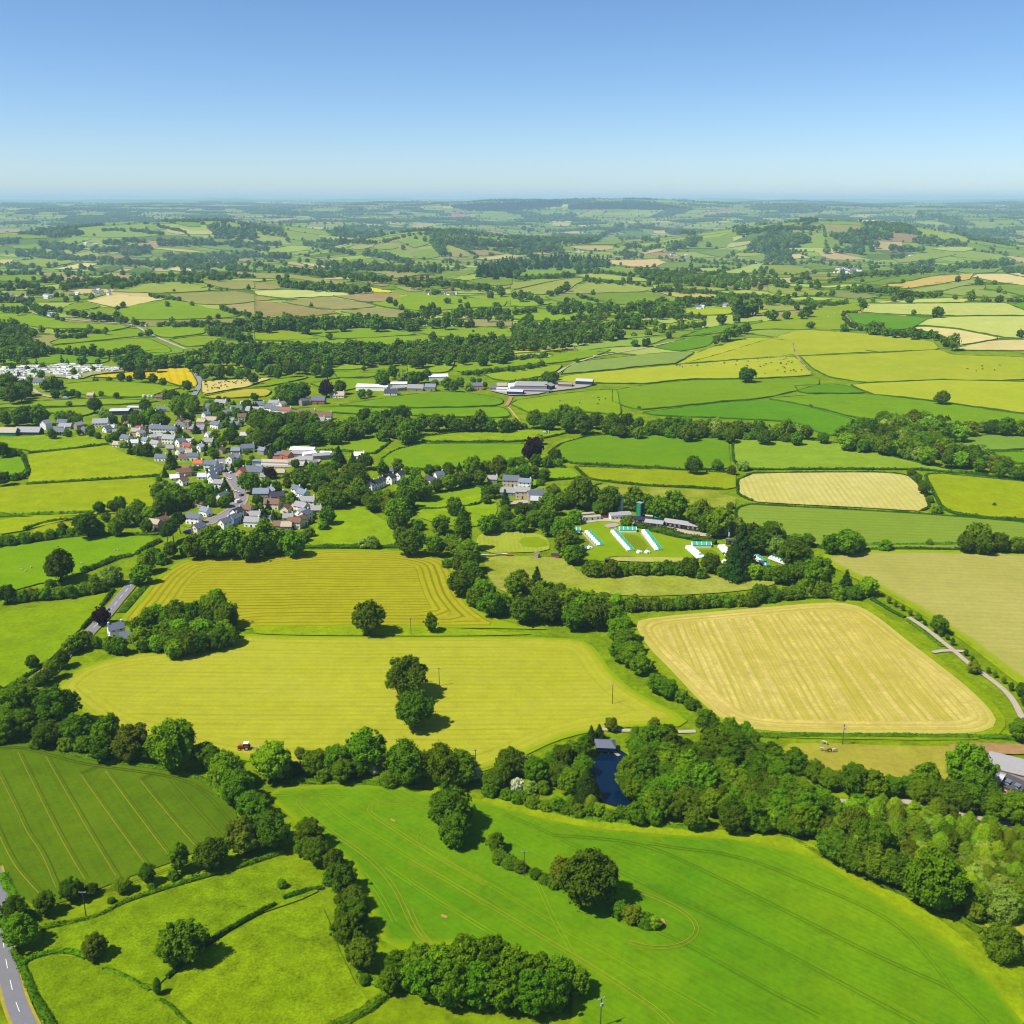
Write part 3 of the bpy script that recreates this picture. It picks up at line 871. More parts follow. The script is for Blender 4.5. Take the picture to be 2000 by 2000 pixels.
YG = fm('hay_ley', (192, 198, 46), (178, 192, 38), fine=.2, finec=.1, big=.006, patch=(206, 200, 70), patchamt=.5)
field('hay_field', 'T7', [(1390, 292), (1500, 257), (1932, 217), (2480, 167), (3030, 122), (3630, 82), (3680, 130), (3810, 262), (3230, 292), (2580, 298), (2230, 342), (1932, 335), (1400, 330)], YG)
field('hay_field', 'T8', [(580, 158), (750, 62), (900, 2), (1300, -100), (1690, -60), (1690, 0), (1710, 70), (1100, 115)], YG)
field('hay_field', 'T9', [(-180, 82), (0, 77), (600, 52), (1150, 17), (1250, 72), (1990, 92), (1990, 300), (1600, 314), (1150, 300), (440, 330), (100, 280), (-60, 200)], YG)
field('hay_field', 'T9', [(300, 352), (450, 337), (1150, 307), (1990, 327), (1990, 628), (1500, 560), (1000, 490), (500, 440)], YG)
field('hay_field', 'W', [(1292, 686), (1400, 656), (1510, 623), (1600, 629), (1700, 636), (1760, 646), (1775, 661), (1600, 667), (1500, 673), (1400, 679)], YG)
field('bare_track', 'T8', [(1690, -60), (1720, 60), (1760, 130), (1880, 262), (1860, 266), (1735, 140), (1700, 70), (1670, -60)], fm('worn_track', (190, 176, 96), (196, 172, 110), fine=.4, finec=.2), hedge=False, lift=.2)
ff('T8', (84, 174, 6), [(1700, 362), (1932, 355), (2170, 352), (2400, 430), (1932, 432), (1750, 430)])
ff('T8', (106, 184, 18), [(-20, 404), (300, 352), (700, 312), (1300, 302), (1932, 285), (1932, 350), (1660, 420), (1400, 478), (1000, 508), (250, 588), (120, 560), (-20, 512)])
ff('T8', (78, 168, 2), [(270, 612), (1000, 522), (1450, 492), (1800, 552), (1932, 592), (2200, 664), (2440, 742), (2060, 840), (1932, 800), (1700, 700), (1000, 662), (400, 642)])
ff('T8', (98, 180, 16), [(1460, 482), (1932, 442), (2400, 442), (2740, 482), (3140, 532), (3540, 592), (3920, 645), (3920, 695), (3140, 735), (2480, 700), (2190, 640), (1932, 570)])
ff('T9', (110, 184, 66), [(1150, 882), (1450, 832), (1990, 822), (1990, 960), (1600, 970), (1300, 932)])
ff('T9', (86, 170, 16), [(1620, 992), (1990, 980), (1990, 1110), (1800, 1092)])

TAN, TAN2, BRN, OLV, PGR = (228, 212, 136), (212, 192, 118), (182, 160, 102), (164, 164, 84), (176, 202, 104)
ff('T1', TAN, [(650, 810), (890, 760), (1250, 795), (1130, 815), (930, 860), (870, 860)], [(420, 570), (550, 540), (640, 520), (750, 530), (650, 560), (500, 572)], [(1220, 565), (1350, 555), (1450, 570), (1500, 585), (1380, 585)], [(-20, 590), (120, 595), (60, 612), (-20, 610)])
ff('T1', (116, 186, 18), [(895, 880), (960, 850), (1250, 800), (1420, 820), (1600, 870), (1850, 920), (1700, 935), (1300, 950), (960, 950), (930, 920)], [(1110, 1010), (1300, 1000), (1550, 1005), (1550, 1055), (1250, 1090), (1150, 1060)])
ff('T1', (134, 182, 30), [(640, 890), (780, 850), (870, 860), (900, 920), (700, 915), (650, 910)], [(1280, 1100), (1550, 1065), (1690, 1080), (1700, 1130), (1400, 1159), (1330, 1120)], [(460, 870), (560, 820), (640, 815), (770, 850), (620, 880), (480, 890)], [(560, 770), (700, 745), (850, 745), (650, 800), (580, 800)])
ff('T1', (122, 186, 10), [(-30, 905), (200, 900), (300, 920), (500, 970), (850, 985), (1010, 1000), (830, 1035), (640, 1010), (480, 1020), (300, 1010), (250, 1000), (-30, 960)], [(380, 1120), (560, 1060), (830, 1040), (1040, 1010), (1100, 1070), (800, 1100), (400, 1140)], [(350, 1155), (600, 1125), (1100, 1085), (1280, 1159), (1300, 1200), (400, 1200)])
ff('T1', (166, 180, 70), [(850, 738), (1000, 690), (1200, 670), (1400, 665), (1640, 725), (1500, 735), (1170, 750)], [(-20, 470), (150, 445), (310, 455), (320, 470), (100, 478)])
ff('T1', OLV, [(1280, 755), (1500, 742), (1780, 735), (1932, 760), (1932, 815), (1700, 835), (1500, 835), (1350, 800)], [(1490, 655), (1700, 650), (1932, 650), (1932, 715), (1740, 725), (1600, 690)])
ff('T1', (176, 164, 98), [(1700, 840), (1932, 820), (1932, 920), (1850, 900), (1720, 860)])
ff('T1', (120, 178, 30), [(-20, 620), (150, 610), (280, 610), (380, 635), (150, 665), (-20, 650)], [(-20, 306), (250, 310), (410, 330), (200, 340), (-20, 332)], [(80, 395), (300, 380), (520, 400), (300, 420), (80, 410)])
ff('T1', BRN, [(310, 600), (450, 605), (600, 620), (750, 630), (720, 650), (520, 660), (400, 640)], [(780, 600), (900, 600), (1000, 620), (1020, 640), (930, 645), (820, 615)], [(-20, 272), (150, 265), (200, 290), (-20, 300)], [(1620, 590), (1800, 590), (1932, 600), (1932, 620), (1800, 610)], [(1640, 490), (1750, 480), (1932, 490), (1850, 515), (1700, 510)])
ff('T1', (80, 136, 52), [(720, 570), (800, 545), (900, 540), (930, 555), (830, 590), (730, 590)], [(920, 590), (1050, 555), (1160, 575), (1120, 600), (1000, 595)])
ff('T1', (146, 176, 50), [(120, 510), (300, 490), (430, 480), (560, 510), (500, 530), (380, 560), (200, 540)], [(1160, 600), (1340, 590), (1360, 606), (1200, 612)])
ff('T1', (214, 200, 88), [(-20, 496), (100, 495), (80, 520), (-20, 535)], [(1100, 400), (1400, 420), (1550, 440), (1450, 440), (1230, 420)])
ff('T1', (142, 180, 70), [(560, 262), (750, 242), (900, 242), (1080, 242), (1200, 290), (1250, 310), (1000, 330), (700, 325), (480, 310)], [(1090, 240), (1200, 227), (1280, 260), (1200, 280)], [(770, 270), (800, 250), (960, 248), (940, 270)])
ff('T1', (204, 200, 118), [(1260, 265), (1400, 250), (1400, 280), (1560, 275), (1650, 300), (1500, 310), (1270, 300)])
ff('T1', (108, 172, 56), [(1280, 212), (1500, 216), (1520, 250), (1400, 245)], [(1500, 392), (1650, 372), (1850, 400), (1932, 430), (1750, 430), (1600, 415)], [(970, 480), (1060, 455), (1160, 460), (1130, 480)])
ff('T2', (206, 214, 120), [(-10, 732), (300, 725), (500, 735), (790, 755), (600, 770), (220, 790), (-10, 760)])
ff('T2', (170, 156, 88), [(-10, 666), (150, 690), (300, 715), (-10, 725)], [(-10, 766), (190, 795), (-10, 812)], [(-10, 822), (100, 815), (300, 840), (600, 890), (620, 900), (380, 925), (200, 935), (-10, 930)], [(780, 660), (870, 655), (1030, 690), (950, 700)], [(1590, 430), (1750, 420), (1890, 450), (1700, 470)])
ff('T2', (166, 160, 92), [(190, 815), (540, 780), (800, 820), (940, 850), (600, 880)], [(640, 890), (950, 860), (1190, 890), (1100, 935), (900, 930)], [(1450, 945), (1650, 935), (1932, 950), (1932, 1000), (1650, 1005)])
ff('T2', (176, 152, 98), [(580, 770), (900, 750), (1090, 760), (1120, 790), (850, 820)])
ff('T2', (180, 190, 70), [(1090, 760), (1140, 760), (1155, 790), (1080, 810)], [(390, 925), (700, 910), (890, 935), (600, 940)])
ff('T2', (128, 186, 28), [(870, 825), (1160, 765), (1400, 760), (1600, 790), (1900, 800), (1870, 850), (1600, 860), (1400, 880), (1200, 880), (960, 850)])
ff('T2', (226, 214, 56), [(840, 700), (1050, 735), (1000, 748), (870, 740)])
ff('T2', (170, 168, 86), [(1040, 700), (1150, 695), (1290, 735), (1160, 740)], [(820, 590), (1100, 580), (1290, 600), (1050, 640), (950, 600)], [(1440, 430), (1550, 415), (1640, 465), (1500, 480)], [(700, 400), (900, 375), (880, 400), (760, 425)], [(0, 600), (200, 600), (500, 640), (750, 680), (600, 690), (300, 640), (0, 640)])
ff('T2', (160, 190, 92), [(1430, 748), (1500, 730), (1750, 725), (1800, 745), (1620, 755)], [(1420, 635), (1650, 605), (1780, 620), (1600, 655)])
ff('T2', (132, 176, 58), [(1290, 640), (1450, 590), (1640, 560), (1650, 600), (1500, 640)], [(1600, 655), (1850, 620), (1932, 640), (1932, 690), (1700, 690)])
ff('T2', (132, 184, 70), [(1060, 352), (1200, 312), (1310, 312), (1320, 370), (1200, 410), (1130, 380)], [(930, 430), (1150, 415), (1200, 490), (1050, 470)], [(1190, 430), (1320, 410), (1400, 470), (1300, 490), (1220, 490)], [(880, 410), (1000, 380), (1100, 410), (940, 425)])
ff('T2', (214, 202, 128), [(1650, 490), (1932, 455), (1932, 480), (1750, 500)], [(330, 520), (620, 545), (500, 560)], [(680, 540), (850, 525), (900, 550), (720, 548)])
ff('T2', (198, 178, 116), [(140, 510), (300, 520), (480, 560), (300, 540)], [(60, 210), (200, 185), (330, 185), (200, 210)], [(1170, 245), (1230, 212), (1340, 240), (1220, 275)])
ff('T2', (150, 190, 18), [(-10, 1010), (150, 1015), (370, 1060), (480, 1090), (120, 1110), (-10, 1100)])
ff('T2', (116, 186, 28), [(230, 1012), (700, 1010), (930, 1010), (1150, 1050), (1230, 1060), (900, 1085), (640, 1095), (400, 1060)], [(240, 1100), (500, 1095), (650, 1120), (500, 1159), (250, 1140)])
ff('T2', (132, 190, 36), [(1010, 1010), (1400, 1000), (1932, 1010), (1932, 1080), (1500, 1090), (1250, 1055)], [(690, 1095), (1240, 1065), (1450, 1100), (1300, 1120), (900, 1140)])
ff('T2', (192, 130, 110), [(1465, 150), (1590, 152), (1560, 182), (1480, 175)])
ff('T3', (226, 196, 128), [(745, 500), (900, 500), (1100, 490), (1170, 515), (1090, 550), (920, 550), (850, 540), (760, 535)], [(1060, 280), (1160, 275), (1160, 300), (1080, 300)])
ff('T3', (208, 184, 112), [(430, 395), (600, 390), (770, 390), (760, 415), (650, 430), (500, 415)], [(965, 440), (1150, 405), (1165, 420), (1000, 455)], [(180, 445), (300, 425), (350, 440), (200, 460)], [(-10, 462), (140, 465), (-10, 485)])
ff('T3', (112, 180, 58), [(40, 570), (280, 535), (560, 560), (640, 570), (500, 600), (300, 620), (60, 620)], [(660, 560), (800, 545), (1000, 590), (1020, 600), (900, 610), (700, 580)], [(560, 765), (800, 745), (1050, 745), (1200, 800), (1000, 825), (800, 835), (630, 800)], [(250, 775), (490, 760), (610, 825), (450, 830), (300, 800)])
ff('T3', (174, 188, 78), [(490, 620), (600, 600), (800, 620), (1000, 640), (1030, 660), (800, 655), (640, 640)], [(1060, 690), (1200, 700), (1500, 740), (1300, 740), (1080, 730)])
ff('T3', (164, 176, 76), [(380, 750), (560, 680), (700, 660), (950, 680), (1040, 735), (700, 745), (500, 755)], [(-10, 735), (200, 690), (430, 640), (560, 650), (400, 740), (200, 765), (60, 750)], [(-10, 690), (150, 650), (420, 640), (200, 680), (-10, 730)])
ff('T3', (206, 194, 98), [(1110, 745), (1400, 750), (1620, 770), (1580, 790), (1260, 785)])
ff('T3', (130, 194, 18), [(-10, 905), (300, 880), (600, 865), (850, 870), (960, 890), (1060, 930), (800, 920), (700, 915), (500, 950), (300, 960), (-10, 940)], [(-10, 800), (200, 810), (310, 825), (150, 850), (-10, 850)])
ff('T3', (162, 192, 34), [(1310, 875), (1500, 865), (1690, 870), (1650, 905), (1500, 920), (1310, 905)], [(790, 1000), (940, 970), (1000, 1000), (870, 1020)], [(1000, 1010), (1300, 960), (1500, 950), (1300, 1010), (1050, 1030)], [(1700, 900), (1932, 870), (1932, 890), (1720, 930)])
ff('T3', (148, 192, 86), [(630, 1100), (800, 1070), (1200, 1045), (1260, 1050), (1000, 1078), (700, 1110)], [(470, 1159), (600, 1117), (1000, 1082), (1200, 1080), (1050, 1138), (700, 1159), (500, 1190)])
ff('T3', (84, 172, 20), [(1270, 1080), (1450, 1012), (1900, 952), (1880, 970), (1680, 1020), (1500, 1060)], [(1080, 1159), (1300, 1092), (1520, 1067), (1520, 1110), (1480, 1150), (1250, 1190)])
ff('T3', (170, 200, 118), [(1260, 570), (1400, 560), (1570, 560), (1560, 590), (1400, 580)], [(1560, 595), (1900, 520), (1840, 590), (1700, 600)])
ff('T3', (122, 174, 72), [(1100, 555), (1160, 520), (1350, 515), (1560, 545), (1300, 560)], [(540, 380), (760, 320), (850, 360), (800, 380)], [(1320, 410), (1450, 330), (1670, 320), (1660, 380), (1600, 410)], [(1390, 440), (1600, 415), (1750, 420), (1600, 480)], [(1680, 500), (1932, 430), (1932, 510), (1750, 510)])
ff('T3', (190, 190, 118), [(1615, 410), (1640, 370), (1850, 355), (1770, 385)], [(310, 215), (460, 215), (420, 245), (300, 240)])
ff('T4', (224, 194, 98), [(830, 690), (1000, 680), (1300, 620), (1550, 600), (1520, 645), (1300, 680), (1050, 715), (950, 700)])
ff('T4', (234, 214, 138), [(1540, 627), (1580, 607), (1800, 605), (1990, 640), (1990, 705), (1700, 660)], [(1820, 603), (1990, 600), (1990, 632)], [(680, 200), (830, 200), (830, 218), (720, 218)])
ff('T4', (152, 178, 104), [(1040, 735), (1300, 690), (1550, 647), (1680, 662), (1500, 690), (1270, 740), (1090, 748)], [(1270, 745), (1480, 697), (1640, 700), (1620, 730), (1800, 750), (1900, 770), (1850, 790), (1560, 775), (1400, 765)])
ff('T4', (132, 182, 76), [(1640, 690), (1990, 690), (1990, 785), (1780, 735), (1650, 720)], [(1400, 580), (1680, 530), (1800, 560), (1700, 595), (1500, 600)])
ff('T4', (206, 176, 118), [(380, 440), (480, 435), (600, 465), (740, 485), (700, 498), (500, 495), (400, 470)])
ff('T4', (104, 166, 50), [(720, 680), (1000, 622), (1300, 592), (1340, 600), (1100, 650), (850, 690)], [(640, 640), (900, 625), (1000, 620), (750, 670)], [(200, 530), (400, 530), (520, 560), (360, 575)])
ff('T4', (186, 206, 108), [(310, 700), (600, 680), (745, 685), (600, 705), (450, 710)], [(160, 790), (300, 775), (500, 790), (450, 805), (180, 800)], [(1240, 415), (1400, 395), (1590, 410), (1450, 440)])
ff('T4', (146, 152, 84), [(480, 740), (700, 750), (860, 775), (700, 800), (450, 770)])
ff('T4', (150, 172, 78), [(0, 695), (300, 715), (470, 740), (350, 770), (0, 745)], [(0, 540), (180, 540), (380, 580), (200, 610), (0, 600)], [(940, 490), (1150, 450), (1450, 450), (1250, 490), (1000, 520)])
ff('T4', (200, 208, 106), [(760, 820), (1000, 802), (1400, 787), (1640, 805), (1400, 822), (1100, 822), (780, 822)], [(705, 892), (760, 832), (1000, 832), (1500, 828), (1790, 822), (1900, 872), (1990, 892), (1990, 917), (1400, 920), (1000, 910), (720, 897)], [(1130, 990), (1220, 937), (1500, 927), (1990, 927), (1990, 1100), (1800, 1085), (1400, 1010)])
ff('T4', (82, 172, 26), [(595, 902), (800, 907), (1000, 922), (1210, 937), (1150, 980), (1070, 1018), (960, 1030), (800, 1010), (640, 962)], [(1800, 827), (1990, 822), (1990, 890)])
ff('T4', (232, 216, 138), [(1070, 1012), (1120, 1002), (1400, 1020), (1760, 1090), (1600, 1118), (1430, 1145), (1380, 1090), (1250, 1050)], [(1450, 1157), (1700, 1107), (1990, 1100), (1990, 1185), (1400, 1180)])
ff('T4', (150, 190, 36), [(-500, 1060), (0, 962), (200, 902), (500, 842), (690, 822), (700, 888), (560, 882), (560, 952), (650, 1028), (300, 1028), (0, 1018)])

# ------------------------------------------------------------------ far patchwork: every block of land split again and again into fields
FAR_COLS = [((130, 176, 62), 5), ((114, 166, 54), 4), ((148, 184, 80), 4), ((160, 178, 90), 3), ((166, 164, 88), 2), ((212, 192, 124), 1.1), ((182, 152, 106), .8), ((88, 138, 54), 1.5), ((178, 198, 110), 1.2)]
_fw = np.array([w for _, w in FAR_COLS])
_fw = _fw / _fw.sum()
QUADS = []
def split(q, thr, depth=0):
    q = np.array(q)
    area = .5 * abs(np.cross(q[2] - q[0], q[3] - q[1]))
    if area < thr * rng.uniform(.6, 1.7) or depth > 9:
        QUADS.append(q)
        return
    l0 = np.linalg.norm(q[1] - q[0]) + np.linalg.norm(q[2] - q[3])
    l1 = np.linalg.norm(q[2] - q[1]) + np.linalg.norm(q[3] - q[0])
    a, b = rng.uniform(.34, .66, 2)
    b = .5 * (a + b)
    if l0 * rng.uniform(.75, 1.3) > l1:
        m, n = q[0] * (1 - a) + q[1] * a, q[3] * (1 - b) + q[2] * b
        split([q[0], m, n, q[3]], thr, depth + 1)
        split([m, q[1], q[2], n], thr, depth + 1)
    else:
        m, n = q[1] * (1 - a) + q[2] * a, q[0] * (1 - b) + q[3] * b
        split([q[0], q[1], m, n], thr, depth + 1)
        split([n, m, q[2], q[3]], thr, depth + 1)

_st = 1150.0
_jit = {}
def _lat(i, j):
    if (i, j) not in _jit:
        _jit[(i, j)] = np.array([i * _st + .5 * _st * (j % 2), j * _st]) + rng.uniform(-.32, .32, 2) * _st
    return _jit[(i, j)]
for j in range(0, 20):
    for i in range(-14, 15):
        q = [_lat(i, j), _lat(i + 1, j), _lat(i + 1, j + 1), _lat(i, j + 1)]
        c = np.mean(q, 0)
        d = np.hypot(*c)
        if d < 1100 or d > 22000 or abs(c[0]) > .64 * c[1] + 900:
            continue
        split(q, 34000 if d < 5000 else (62000 if d < 9000 else (110000 if d < 15000 else 230000)))

def in_hand(P2):
    r = np.zeros(len(P2), bool)
    for poly in HANDPOLY:
        lo, hi = poly.min(0), poly.max(0)
        k = np.where((P2[:, 0] > lo[0]) & (P2[:, 0] < hi[0]) & (P2[:, 1] > lo[1]) & (P2[:, 1] < hi[1]) & ~r)[0]
        if len(k):
            r[k] = inpoly(P2[k], poly)
    return r

def far_fields():
    V, F, Cc = [], [], []
    base = 0
    edges = []
    for q in QUADS:
        c = q.mean(0)
        d = np.hypot(*c)
        px, _ = project([[c[0], c[1], float(hgt(*c))]])
        if px[0, 1] > 690 or c[1] < 900:
            continue
        n = int(np.clip(max(np.linalg.norm(q[1] - q[0]), np.linalg.norm(q[2] - q[1])) / max(35, d / 90), 2, 8))
        u = np.linspace(0, 1, n + 1)
        U, Vv = np.meshgrid(u, u)
        U, Vv = U.ravel()[:, None], Vv.ravel()[:, None]
        P = (q[0] * (1 - U) + q[1] * U) * (1 - Vv) + (q[3] * (1 - U) + q[2] * U) * Vv
        dd = np.hypot(P[:, 0], P[:, 1])
        V.append(np.column_stack([P, hgt(P[:, 0], P[:, 1]) + .1 + 2.2e-4 * dd]))
        i, j = np.meshgrid(np.arange(n), np.arange(n))
        a = (j * (n + 1) + i).ravel() + base
        f = np.stack([a, a + 1, a + n + 2, a + n + 1], 1)
        if np.cross(q[1] - q[0], q[3] - q[0]) < 0:
            f = f[:, ::-1]
        F.append(f)
        col = np.array(alb(FAR_COLS[rng.choice(len(FAR_COLS), p=_fw)][0]))
        col[:3] *= rng.uniform(.85, 1.12)
        Cc.append(np.tile(col, (len(P), 1)))
        base += len(P)
        edges += [(q[0], q[1]), (q[1], q[2])]
    V = np.vstack(V)
    F = np.vstack(F)
    m, nt, out = new_mat('far_fields')
    at = N(nt, 'ShaderNodeAttribute', attribute_name='field_colour')
    g = N(nt, 'ShaderNodeNewGeometry')
    f1 = math_n(nt, 'MULTIPLY_ADD', noise_n(nt, g.outputs['Position'], .012, 3.0), .4, .8)
    sc = N(nt, 'ShaderNodeVectorMath', operation='SCALE')
    nt.links.new(at.outputs['Color'], sc.inputs[0])
    nt.links.new(f1, sc.inputs['Scale'])
    d = N(nt, 'ShaderNodeBsdfDiffuse')
    nt.links.new(sc.outputs[0], d.inputs['Color'])
    nt.links.new(d.outputs[0], out.inputs['Surface'])
    me = mesh_np('far_fields', V, F.copy(), m, smooth=True)
    ca = me.attributes.new('field_colour', 'FLOAT_COLOR', 'POINT')
    ca.data.foreach_set('color', np.vstack(Cc).astype(np.float32).ravel())
    tag(link('far_fields', me), kind='structure')
    return edges
FAR_EDGES = far_fields()

def far_hedges():
    """low hedges on the far field bounds, and the tree points along them"""
    trees = []
    segV, segF = [], []
    mids, segs = [], []
    for a, b in FAR_EDGES:
        L = np.linalg.norm(b - a)
        c = .5 * (a + b)
        d = np.hypot(*c)
        n = max(2, int(L / max(25, d / 70)))
        t = np.linspace(0, 1, n + 1)[:, None]
        P = a * (1 - t) + b * t
        P[1:-1] += rng.uniform(-3, 3, (n - 1, 2))
        for k in range(n):
            segs.append((P[k], P[k + 1], d))
    S0 = np.array([s[0] for s in segs])
    S1 = np.array([s[1] for s in segs])
    M = .5 * (S0 + S1)
    px, _ = project(np.column_stack([M, hgt(M[:, 0], M[:, 1])]))
    ok = ~in_hand(px) & (px[:, 1] < 700)
    S0, S1, M = S0[ok], S1[ok], M[ok]
    dd = np.hypot(M[:, 0], M[:, 1])
    t = S1 - S0
    L = np.hypot(t[:, 0], t[:, 1])
    t /= np.maximum(L, 1e-6)[:, None]
    nrm = np.stack([-t[:, 1], t[:, 0]], 1)
    w = (1.0 + 1.5e-4 * dd)[:, None]
    h = 1.8 + 2.2e-4 * dd
    h = h * rng.uniform(.7, 1.5, len(h))
    def z(P): return hgt(P[:, 0], P[:, 1])
    a0, a1, b0, b1 = S0 - nrm * w, S0 + nrm * w, S1 - nrm * w, S1 + nrm * w
    V = np.stack([np.column_stack([a0, z(a0)]), np.column_stack([a1, z(a1)]), np.column_stack([b0, z(b0)]), np.column_stack([b1, z(b1)]),
                  np.column_stack([S0, z(S0) + h]), np.column_stack([S1, z(S1) + h])], 1).reshape(-1, 3)
    i = np.arange(len(S0)) * 6
    F = np.concatenate([np.stack([i, i + 2, i + 5, i + 4], 1), np.stack([i + 1, i + 4, i + 5, i + 3], 1)])
    me = mesh_np('far_hedgerows', V, F, M_HEDGE)
    tag(link('far_hedgerows', me), 'thin dark hedgerows dividing the distant patchwork of fields', 'hedgerow', kind='stuff')
    # trees standing in those hedges, thicker in the valleys
    nv = np.zeros(len(M))
    for kx, ky, ph, a in _WAVES[:6]:
        nv += a * np.sin(1.7 * kx * M[:, 0] + 1.7 * ky * M[:, 1] + 2 * ph)
    dens = np.clip(.40 + .30 * nv, .04, 1.0)
    pts = []
    for k in range(len(M)):
        sp = 11 + dd[k] * .0030
        n = rng.poisson(L[k] / sp * dens[k] * .8)
        for _ in range(n):
            f = rng.random()
            pts.append((*(S0[k] * (1 - f) + S1[k] * f + rng.uniform(-4, 4, 2)), rng.uniform(5.5, 12) * (1 + dd[k] * 7e-5)))
    return pts
FAR_TREES = far_hedges()
# ================================================================== trees
KINDS = {   # aspect (height / crown width), crown base fraction, leaf colour, shape, label words
    'oak':    (1.00, .17, (68, 100, 12), 'lobed', 'broad dark green tree'),
    'round':  (1.12, .12, (80, 118, 8), 'round', 'rounded green tree'),
    'bush':   (.78, .0, (82, 120, 14), 'round', 'low rounded bush'),
    'tall':   (1.5, .12, (76, 112, 8), 'round', 'tall green tree'),
    'poplar': (2.3, .05, (66, 104, 18), 'spire', 'slender upright tree'),
    'conif':  (1.75, .04, (44, 76, 24), 'cone', 'dark conical conifer'),
    'pine':   (1.5, .45, (50, 80, 26), 'round', 'dark pine with bare trunk'),
    'copper': (1.05, .14, (52, 30, 36), 'lobed', 'dark purple-leaved tree'),
    'light':  (1.1, .1, (98, 142, 14), 'round', 'pale yellow-green tree'),
    'willow': (.95, .03, (112, 146, 58), 'round', 'grey-green willow'),
    'blossom': (.85, .0, (196, 200, 160), 'round', 'white-flowering bush'),
    'feather': (1.25, .1, (84, 128, 10), 'feather', 'dense feathery green tree'),
    'rust':   (1.15, .06, (90, 114, 20), 'round', 'bronze-green tree'),
    'scrub':  (1.35, .0, (108, 144, 22), 'spire', 'feathery young tree'),
}
M_BARK = paint('bark', (92, 78, 60), rough=1, spec=.05, var=.35, scale=3)
_ico = None
def ico(sub):
    t = (1 + 5 ** .5) / 2
    V = np.array([(-1, t, 0), (1, t, 0), (-1, -t, 0), (1, -t, 0), (0, -1, t), (0, 1, t), (0, -1, -t), (0, 1, -t), (t, 0, -1), (t, 0, 1), (-t, 0, -1), (-t, 0, 1)], float)
    V /= np.linalg.norm(V[0])
    F = [(0, 11, 5), (0, 5, 1), (0, 1, 7), (0, 7, 10), (0, 10, 11), (1, 5, 9), (5, 11, 4), (11, 10, 2), (10, 7, 6), (7, 1, 8), (3, 9, 4), (3, 4, 2), (3, 2, 6), (3, 6, 8), (3, 8, 9), (4, 9, 5), (2, 4, 11), (6, 2, 10), (8, 6, 7), (9, 8, 1)]
    for _ in range(sub):
        V = list(map(tuple, V))
        mid = {}
        def m(a, b):
            k = (min(a, b), max(a, b))
            if k not in mid:
                p = np.array(V[a]) + np.array(V[b])
                mid[k] = len(V)
                V.append(tuple(p / np.linalg.norm(p)))
            return mid[k]
        F2 = []
        for a, b, c in F:
            ab, bc, ca = m(a, b), m(b, c), m(c, a)
            F2 += [(a, ab, ca), (b, bc, ab), (c, ca, bc), (ab, bc, ca)]
        V, F = np.array(V), F2
    return np.array(V), np.array(F)
ICO0, ICO1 = ico(0), ico(1)

LOD = {0: dict(leaves=8500, ls=.032, sub=1, nl=48), 1: dict(leaves=2600, ls=.050, sub=1, nl=28), 2: dict(leaves=240, ls=.13, sub=0, nl=11)}

